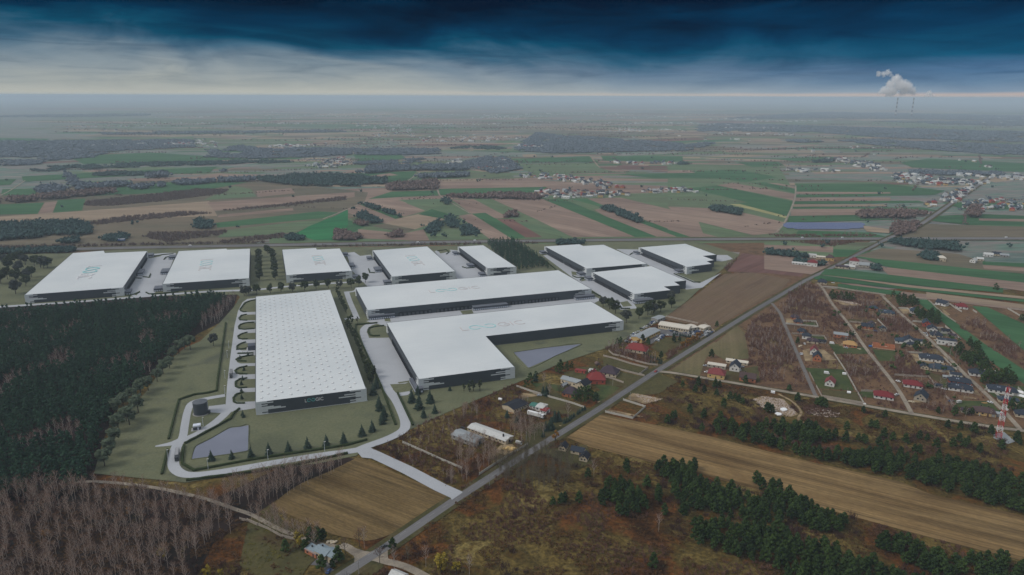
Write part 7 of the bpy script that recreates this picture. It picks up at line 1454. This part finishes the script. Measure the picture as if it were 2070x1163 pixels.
for k, (o, x, y, s_, mt, lb) in enumerate((('h1', 450, 775, 2.2, 'dirt', 'yellow sand heap on the plot of the pyramid-roofed houses'), ('h1', 540, 930, 2.2, 'wall_cream', 'pale heap of boards beside the long purplish roof'), ('h1', 1440, 975, 1.6, 'wall_cream', 'long pale pile of planks on the green lawn'), ('h1', 1180, 925, 2.0, 'dirt', 'sand heap left of the timber-roofed house'), ('h1', 350, 500, 1.8, 'dirt', 'sand heap left of the twin brick houses'), ('h1', 1700, 570, 1.8, 'wall_cream', 'pale sand heap inside the sandy fenced plot'), ('h4', 1400, 820, 1.6, 'roof_timber', 'yellow pile of boards on the meadow above the yellow bungalow'), ('h4', 260, 795, 1.8, 'wall_cream', 'pale rubble heap left of the block house'), ('h6', 250, 745, 1.8, 'roof_timber', 'small yellow sand heap at the workshop gable'), ('z6', 1345, 650, 4.2, 'wall_yellow', 'big yellow sand heap by the gate of the white sheds'), ('q5', 545, 650, 2.4, 'wall_cream', 'pale pile of stones at the stubble field corner'))):
    tp = TP(); 
    for i in range(9): blob(tp, hp_, np.array([hp_.normal() * s_ * .55, hp_.normal() * s_ * .4, s_ * .08]), s_ * hp_.uniform(.35, .6), .5, .25)
    v, f, m = tp.done(); v[:, 2] = np.maximum(v[:, 2], 0); tag(link('heap', tmesh('heap', (v, f, m), [M[mt]]), None, GP(o, [(x, y)])[0] + UP_ * .1), lb, 'heap')
# ------------------------------------------------------------------ far villages, solar farm, power station, haze
vr = random.Random(11)
def hmesh(w_, d_, h, rh, wm, rm, hip):
    mb = MB(); W, D = w_ / 2, d_ / 2; mb.prism([(-W, -D), (W, -D), (W, D), (-W, D)], 0, h, 0, cap=False); E = .4
    rl = W - D * .8 if hip else W + E
    a = [(-W - E, -D - E, h), (W + E, -D - E, h), (W + E, D + E, h), (-W - E, D + E, h), (-rl, 0, h + rh), (rl, 0, h + rh)]
    for f in ((0, 1, 5, 4), (2, 3, 4, 5), (1, 2, 5), (3, 0, 4)): mb.face([a[i] for i in f], 1 if len(f) == 4 or hip else 0)
    for i in range(3):
        for s in (-1, 1): mb.box((-W + (i + .5) * w_ / 3, s * (D + .02), h * .4), (1.3, .08, 1.2), 0, 2)
    return mb.mesh('distant_house', [M[wm], M[rm], M['window_dark']])
VM = [hmesh(12, 9, 4.6, 3.4, 'wall_white', 'roof_slate', 0), hmesh(11, 9, 4.8, 3.2, 'wall_white', 'roof_darkred', 1), hmesh(14, 8, 3.4, 2.6, 'wall_cream', 'roof_pale', 0), hmesh(11, 9, 5, 3.2, 'wall_yellow', 'roof_brown', 1), hmesh(10, 8, 4.2, 3, 'wall_white', 'roof_grey', 0), hmesh(20, 10, 4, 2, 'wall_white', 'roof_pale', 0), hmesh(12, 10, 4.5, 3.6, 'wall_brick', 'roof_brightred', 1), hmesh(12, 9, 5, 3, 'wall_white', 'roof_purple', 1)]
VL = [('A', '1170,500 1290,490 1660,500 1780,515 1640,532 1200,542', 40, 'the lower village beyond the striped fields'), ('A', '1090,400 1300,398 1520,428 1730,478 1600,482 1330,432 1100,415', 42, 'the upper village beyond the striped fields'), ('A', '1820,490 2070,478 2180,500 1830,508', 20, 'the small red-roofed hamlet right of the striped fields'),
      ('C', '1490,560 1560,560 1545,600 1470,595', 8, 'the hamlet where the straight road meets the fields'), ('C', '1620,500 1690,480 1780,470 1720,520 1640,580 1560,540', 30, 'the roadside village along the straight road'), ('C', '1880,540 2200,545 2200,610 1640,612 1700,570', 34, 'the village at the right edge below the straight road'), ('C', '1280,395 1400,395 1700,430 1900,450 1780,460 1500,458 1290,445', 60, 'the long village at the head of the straight road'), ('C', '1650,390 1840,395 2100,400 2100,430 1900,425 1700,410', 20, 'the upper right part of the long village'),
      ('C', '620,368 900,362 1000,380 760,382', 14, 'the row of houses left of the long village'), ('C', '850,300 1000,300 1200,330 1260,380 1150,370 1000,330', 36, 'the upper left part of the long village'), ('A', '640,335 740,305 740,345 650,348', 12, 'the farm group left of the wooded village'), ('A', '810,345 900,335 1000,300 1030,370 880,380', 16, 'the wooded village in the middle distance'), ('B', '1800,350 1930,325 2050,285 2080,340 1960,362', 24, 'the hamlet left of the centre in the distance'),
      ('B', '510,465 560,450 650,460 640,475 520,480', 8, 'the farm left in the distance'), ('A', '90,378 210,372 200,388 100,388', 5, 'the two farms beyond the green field'), ('C', '-30,478 50,480 40,500 -30,500', 6, 'the hamlet end by the yellow field'), ('A', '1600,318 2070,325 2100,335 1700,335', 14, 'the far row of white buildings')]
vil = []
for k, (o, p, n, lb) in enumerate(VL):
    q = fill(o, p, 14, 300 + k, .45, 1.0, 2.2); rs.shuffle(q); vil += [(x, y, lb) for x, y in q[:int(n * 1.35)]]
vil.sort(key=lambda t: t[0] ** 2 + t[1] ** 2)
for x, y, lb in vil[:300]:
    o = link('distant_house', VM[vr.choice([0, 0, 1, 2, 3, 4, 4, 5, 6, 7])], None, (x, y, .4), vr.choice([.1, 1.6, .9, -.4]) + vr.uniform(-.2, .2)); s = vr.uniform(.8, 1.15); o.scale = (s, s, s)
    tag(o, 'small distant house in %s' % lb, 'house', 'houses of ' + lb)
tv, tf_, tm_ = [], [], []; n0 = 0
tpl = []
for me in VM:
    me.calc_loop_triangles(); tpl.append((np.array([v.co[:] for v in me.vertices]), np.array([t.vertices[:] for t in me.loop_triangles]), np.array([t.material_index for t in me.loop_triangles])))
far = [(x, y) for x, y, _ in vil[300:]]
for k, (o, p, sp) in enumerate((('A', '60,88 420,88 500,150 480,175 360,165 350,130 100,110', 70), ('A', '500,165 900,175 1000,190 850,205 520,200', 60), ('A', '200,150 360,150 360,175 200,175', 60), ('B', '1160,188 1290,185 1310,230 1220,245 1200,215', 34), ('B', '610,120 700,118 700,135 620,136', 60), ('B', '1860,210 1980,208 1970,228 1870,228', 40), ('C', '870,222 1240,230 1250,242 880,240', 60), ('C', '90,180 330,182 520,185 500,192 100,190', 110), ('A', '1480,60 1700,80 2070,160 2000,190 1500,150', 260), ('A', '900,60 1400,60 1400,110 900,110', 300), ('B', '250,95 700,95 700,110 250,110', 260), ('C', '600,250 1150,250 1200,290 700,260', 150), ('C', '1640,305 1810,318 1800,322 1650,312', 30), ('C', '1820,345 1880,345 1870,356 1820,354', 24), ('A', '100,120 900,120 900,240 0,220', 210))):
    q = fill(o, p, sp, 400 + k, .5, .8, 2.4 if sp < 100 else 1.6); far += list(map(tuple, q[:90]))
ms = [tpl[i] for i in (0, 1, 2, 4, 4, 5, 7)]
mats7 = []
tl = []
MI = {}
for i in (0, 1, 2, 4, 4, 5, 7):
    v, f, m = tpl[i]; mm_ = []
    for x in m:
        mt = VM[i].materials[int(x)]
        if mt.name not in MI: MI[mt.name] = len(mats7); mats7.append(mt)
        mm_.append(MI[mt.name])
    tl.append((v, f, np.array(mm_)))
scatter('distant_village_houses', tl, far, rs.uniform(.8, 1.5, len(far)), mats7, 'tiny pale houses of the farthest villages in the haze', 'houses')
vt = [fill(o, p, 24, 500 + k, .5, .55, 1.8) for k, (o, p, n, lb) in enumerate(VL)]; vt = clear(np.concatenate(vt))
scatter('village_trees', [(v * [8, 8, 9], f, m) for v, f, m in CT[:3]], vt, rs.uniform(.6, 1.2, len(vt)), [K['hazedbare']], 'trees standing between the houses of the distant villages', 'trees')
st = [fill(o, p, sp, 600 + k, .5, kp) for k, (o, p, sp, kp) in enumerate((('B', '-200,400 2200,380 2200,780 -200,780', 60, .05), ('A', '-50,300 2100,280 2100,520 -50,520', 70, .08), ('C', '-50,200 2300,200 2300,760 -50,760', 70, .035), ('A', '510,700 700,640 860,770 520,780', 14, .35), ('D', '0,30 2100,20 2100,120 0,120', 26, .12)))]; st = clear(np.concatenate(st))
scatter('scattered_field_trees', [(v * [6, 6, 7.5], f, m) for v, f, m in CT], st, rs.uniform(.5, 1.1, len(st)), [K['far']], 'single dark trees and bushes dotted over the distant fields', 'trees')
rows = []
for _ in range(230):
    d = vr.uniform(1350, 7000); x = vr.uniform(-.62, .75) * d; an = R_(vr.choice([4, 5, 3, -10, -14, 30, 60]) + vr.uniform(-4, 4)); Lr = vr.uniform(.02, .09) * d; n_ = int(Lr / (d * .0022)); t = np.linspace(-1, 1, max(3, n_)); kk = rs.random(len(t)) < vr.uniform(.4, .95)
    rows.append(np.stack([x + t * Lr * math.cos(an) + rs.normal(size=len(t)) * 2, d + t * Lr * math.sin(an) + rs.normal(size=len(t)) * 2], 1)[kk])
rows = clear(np.concatenate(rows)); rd = np.hypot(rows[:, 0], rows[:, 1])
scatter('distant_hedgerows', [(v * [1, 1, 1.1], f, m) for v, f, m in CT], rows, np.clip(rd * .0014, 2.2, 7.0) * rs.uniform(.6, 1.2, len(rows)), [K['nearbare']], 'thin broken hedgerows and tree lines between the distant fields', 'hedgerows')
hm = []
for _ in range(46):
    d = vr.uniform(3200, 11000); x = vr.uniform(-.6, .72) * d; an = vr.uniform(-.15, .25); Lr = vr.uniform(.02, .06) * d; n_ = vr.randint(10, 34)
    t = rs.uniform(-1, 1, n_); hm.append(np.stack([x + t * Lr, d + t * Lr * an + rs.normal(size=n_) * d * .012], 1))
hm = np.concatenate(hm); scatter('distant_hamlets', tl, hm, rs.uniform(.9, 1.6, len(hm)), mats7, 'tiny scattered hamlets fading into the haze', 'houses')
# conifer and bush dots in the settlement
sd = clear(np.concatenate([fill('P', '1780,610 1900,640 2060,800 2070,860 1880,820 1700,700 1680,640', 11, 71, .5, .26), fill('P', '1560,740 1640,700 1660,790 1600,795', 12, 72, .5, .1)]))
scatter('garden_shrubs', [(v * [3.6, 3.6, 4.2], f, m) for v, f, m in CT], sd, rs.uniform(.5, 1.1, len(sd)), [K['pine']], 'dark garden shrubs and small conifers between the settlement houses', 'shrubs')
gv = []
for o, t in (('h6', '1090,900 1130,880 1170,860 1200,830 1240,800 1300,760 1330,740 1370,710 1410,690'), ('h5', '1095,450 1125,445 1155,450 1200,455 1230,462 1260,468 1290,475 1330,478 1360,480'), ('h5', '640,750 670,770 700,785 740,800 770,810 810,820 850,830 880,850 910,870 900,900 870,890 800,910 770,900 740,890')): gv += GP(o, t)
for k, p in enumerate(gv): tree('spruce', p, .42 if k > 8 else .5, 'conifer', 'small clipped conifer in a garden row near the main road', 'conifer', 'small garden conifers')
for k, (x, y, s, lb) in enumerate(((195, 810, .8, 'slender spruce left of the white cabins lot'), (360, 900, 1.0, 'dark spruce standing before the small blue hut'), (800, 1010, .9, 'dark spruce at the lower left of the entrance group'), (880, 1000, 1.25, 'tallest dark spruce of the entrance group by the main road'), (940, 870, 1.1, 'dark spruce behind the tallest of the entrance group'), (1000, 860, 1.0, 'right-hand dark spruce behind the entrance group'), (760, 1110, .6, 'small spruce beside the road below the entrance'), (810, 470, 1.1, 'dark spruce by the concrete fence'), (760, 450, .9, 'dark spruce left of the one by the concrete fence'), (640, 235, .9, 'broad dark conifer on the garden corner near the site'))):
    tree('spruce', GP('h6', [(x, y)])[0], s, 'spruce_tree', lb, 'spruce tree')
for (o, x, y, s, lb) in (('q5', 650, 960, 1.15, 'dark pine covering the right end of the blue-roofed row'), ('q5', 390, 1090, 1.1, 'dark pine on the drive below the blue-roofed row'), ('q5', 220, 640, 1.1, 'dark pine behind the garage wing'), ('q5', 330, 640, 1.15, 'dark pine behind the middle of the blue-roofed row'), ('q5', 420, 620, .9, 'smaller dark pine at the stubble field corner'), ('q5', 560, 1040, .6, 'low dark bush pine at the lane edge'), ('q5', 1500, 770, .9, 'dark pine at the gravel fork'), ('y7', 300, 980, .9, 'dark pine on the green clearing'), ('y7', 450, 970, .8, 'dark pine left of the blue-roofed row'), ('h5', 900, 820, .9, 'dark conifer at the garden corner by the main road'), ('h5', 1100, 560, .9, 'dark tree on the dealer lawn, left'), ('h5', 1190, 550, .7, 'dark tree on the dealer lawn, right'), ('h5', 1775, 320, .8, 'round dark bush on the brown field edge'), ('h5', 1690, 800, 1.0, 'dark tree at the left of the yellow house'), ('h5', 610, 560, 1.0, 'dark tree by the yellow gable of the workshop'), ('h5', 700, 600, .9, 'dark tree at the end of the workshop lane')):
    tree('pine', GP(o, [(x, y)])[0], s, 'pine_tree', lb, 'pine tree')
# solar farm: tables of panels in rows
m_, nt_, b_ = newmat('solar_panel', .25, .5)
br = nt_.nodes.new('ShaderNodeTexBrick'); br.offset = 0; br.inputs['Brick Width'].default_value = 1.0; br.inputs['Row Height'].default_value = 1.0; br.inputs['Mortar Size'].default_value = .03; br.inputs['Scale'].default_value = 1
br.inputs['Color1'].default_value = (.05, .08, .19, 1); br.inputs['Color2'].default_value = (.06, .09, .21, 1); br.inputs['Mortar'].default_value = (.3, .32, .36, 1); nt_.links.new(posvec(nt_, obj=True), br.inputs['Vector']); nt_.links.new(br.outputs[0], b_.inputs['Base Color'])
SP_ = [(p.x, p.y) for p in GP('C', '620,698 655,688 900,690 1130,692 1110,716 960,726 800,722 640,720')]
ys = [p[1] for p in SP_]; k = 0
pm = m_; y = min(ys)
while y < max(ys):
    xs = np.arange(min(p[0] for p in SP_), max(p[0] for p in SP_), 6.0); ins = inpoly(SP_, xs, np.full(len(xs), y)); xs = xs[ins]
    if len(xs) > 2:
        x0, x1 = xs[0], xs[-1]; r = tag(empty('solar_panel_row', ((x0 + x1) / 2, y, .5)), 'one of the parallel rows of blue solar panels beyond the motorway', 'solar panels', 'rows of the solar farm'); W = (x1 - x0) / 2
        MB().face([(-W, -2.6, .7), (W, -2.6, .7), (W, 2.6, 3.0), (-W, 2.6, 3.0)]).face([(-W, 2.6, 2.9), (W, 2.6, 2.9), (W, -2.6, .6), (-W, -2.6, .6)]).face([(-W, -2.6, .6), (W, -2.6, .6), (W, -2.6, .7), (-W, -2.6, .7)]).build('panel_table', pm, r)
        MB().box((0, .8, 0), (2 * W - 1, .2, 2.1)).build('support', M['wall_grey'], r)
    y += 8.0
# power station far in the haze ---------------------------------------------------------
D0 = 10000.0
def FP(px, py): # point above the ground at the distance of the power station
    q = G(px, 260); return Vector((q.x * D0 / q.y, D0, 0)), None
def at_h(px, py):
    x = px - CX; y = py - CY; c, s = math.cos(ROLL), math.sin(ROLL); x, y = c * x + s * y, -s * x + c * y
    dx, dy, dz = x, FPX * math.cos(PIT) - y * math.sin(PIT), -FPX * math.sin(PIT) - y * math.cos(PIT); t = D0 / dy
    return Vector((dx * t, D0, CAM_H + dz * t))
mr, mw = plain('chimney_band_dark', (.06, .03, .05)), plain('chimney_band_light', (.55, .5, .5))
for k, (x, lb) in enumerate(((1815, 'left striped chimney of the distant power station'), (1847.5, 'right striped chimney of the distant power station'))):
    c = at_h(x, 200); HC = 248.0
    r = tag(empty('power_station_chimney', (c.x, c.y, 0)), lb, 'chimney'); nb = 9
    for b in range(nb): MB().tube((0, 0, HC * b / nb), (0, 0, HC * (b + 1) / nb), 12 - .5 * b, 11.5 - .5 * b, 14).build('chimney_band', mr if b % 2 == 0 else mw, r)
def plume(blobs, label, seed, dens=.022):
    """billowing steam: a volume whose density is a warped union of puffs, standing above the haze layer"""
    C_ = [(at_h(x, y), r * 1.4 * D0 / FPX) for x, y, r in blobs]
    lo = Vector((min(c.x - r * 1.5 for c, r in C_), D0 - max(r for c, r in C_) * 1.5, max(CAM_H + 11, min(c.z - r * 1.5 for c, r in C_)))); hi = Vector((max(c.x + r * 1.5 for c, r in C_), D0 + max(r for c, r in C_) * 1.5, max(c.z + r * 1.5 for c, r in C_)))
    o = MB().box(((lo.x + hi.x) / 2, (lo.y + hi.y) / 2, lo.z), (hi.x - lo.x, hi.y - lo.y, hi.z - lo.z)).mesh('steam_cloud', bpy.data.materials.new('steam'))
    mt = o.materials[0]; mt.use_nodes = True; nt = mt.node_tree; nt.nodes.clear(); ov = nt.nodes.new('ShaderNodeOutputMaterial'); pv = nt.nodes.new('ShaderNodeVolumePrincipled')
    pv.inputs['Color'].default_value = (.995, .995, .995, 1); pv.inputs['Anisotropy'].default_value = .0
    P = nt.nodes.new('ShaderNodeNewGeometry').outputs['Position']
    def vm(op, x, y):
        n = nt.nodes.new('ShaderNodeVectorMath'); n.operation = op
        for i, v in enumerate((x, y)):
            if isinstance(v, (tuple, Vector)): n.inputs[i].default_value = tuple(v)
            elif isinstance(v, float): n.inputs['Scale'].default_value = v
            else: nt.links.new(v, n.inputs[i])
        return n.outputs['Value' if op == 'DISTANCE' else 'Vector']
    def nz(sc_, det, loc):
        mp = nt.nodes.new('ShaderNodeMapping'); mp.inputs['Location'].default_value = loc; nt.links.new(P, mp.inputs[0]); n = nt.nodes.new('ShaderNodeTexNoise'); n.inputs['Scale'].default_value = sc_; n.inputs['Detail'].default_value = det; n.inputs['Roughness'].default_value = .62; nt.links.new(mp.outputs[0], n.inputs['Vector']); return n
    w1 = nz(.018, 4, (seed * 31, 0, 0)); wc = vm('SCALE', vm('SUBTRACT', w1.outputs['Color'], (.5, .5, .5)), 70.0); Q = vm('ADD', P, wc)
    f = None
    for c, r in C_:
        d = mth(nt, 'DIVIDE', vm('DISTANCE', Q, c), r); f = d if f is None else mth(nt, 'MINIMUM', f, d)
    e = mth(nt, 'MULTIPLY', mth(nt, 'SUBTRACT', nz(.03, 5, (0, seed * 17, 0)).outputs[0], .5), 1.5)
    g = mth(nt, 'MULTIPLY', mth(nt, 'SUBTRACT', mth(nt, 'ADD', 1.0, e), f), 3.0, clamp=True)
    nt.links.new(mth(nt, 'MULTIPLY', g, dens), pv.inputs['Density']); nt.links.new(pv.outputs[0], ov.inputs['Volume'])
    return tag(link('steam_cloud', o), label, 'steam cloud')
plume([(1812, 160, 7), (1800, 171, 7), (1788, 183, 6), (1803, 184, 8), (1820, 172, 9), (1833, 176, 8), (1843, 184, 6), (1826, 186, 6), (1797, 191, 6), (1781, 187, 4), (1847, 189, 4)], 'big white main steam cloud leaning left above the two striped chimneys', 1)
plume([(1776, 150, 4), (1786, 150, 4.5), (1795, 147, 4.5), (1801, 152, 3)], 'small detached wisp of steam at the upper left of the cloud', 2, .016)
plume([(1879, 189, 4.5), (1884, 194, 3.5), (1873, 193, 3)], 'separate small steam puff at the far right of the power station', 6, .018)
# low ridge on the horizon
mb = MB(); rg = random.Random(4); xs = list(range(-60, 61, 4))
# haze ---------------------------------------------------------------------------------
hz = MB().box((0, 0, -1.6), (120000, 120000, 1.6 + CAM_H + 10)); m_ = bpy.data.materials.new('haze'); m_.use_nodes = True; nt_ = m_.node_tree; nt_.nodes.clear()
ov = nt_.nodes.new('ShaderNodeOutputMaterial'); pv = nt_.nodes.new('ShaderNodeVolumePrincipled'); pv.inputs['Color'].default_value = (.74, .875, 1.0, 1); pv.inputs['Density'].default_value = 0.000088; pv.inputs['Anisotropy'].default_value = 0.0
nt_.links.new(pv.outputs[0], ov.inputs['Volume']); tag(hz.build('haze', m_), 'pale bluish haze lying over the whole plain', 'haze', kind='stuff')
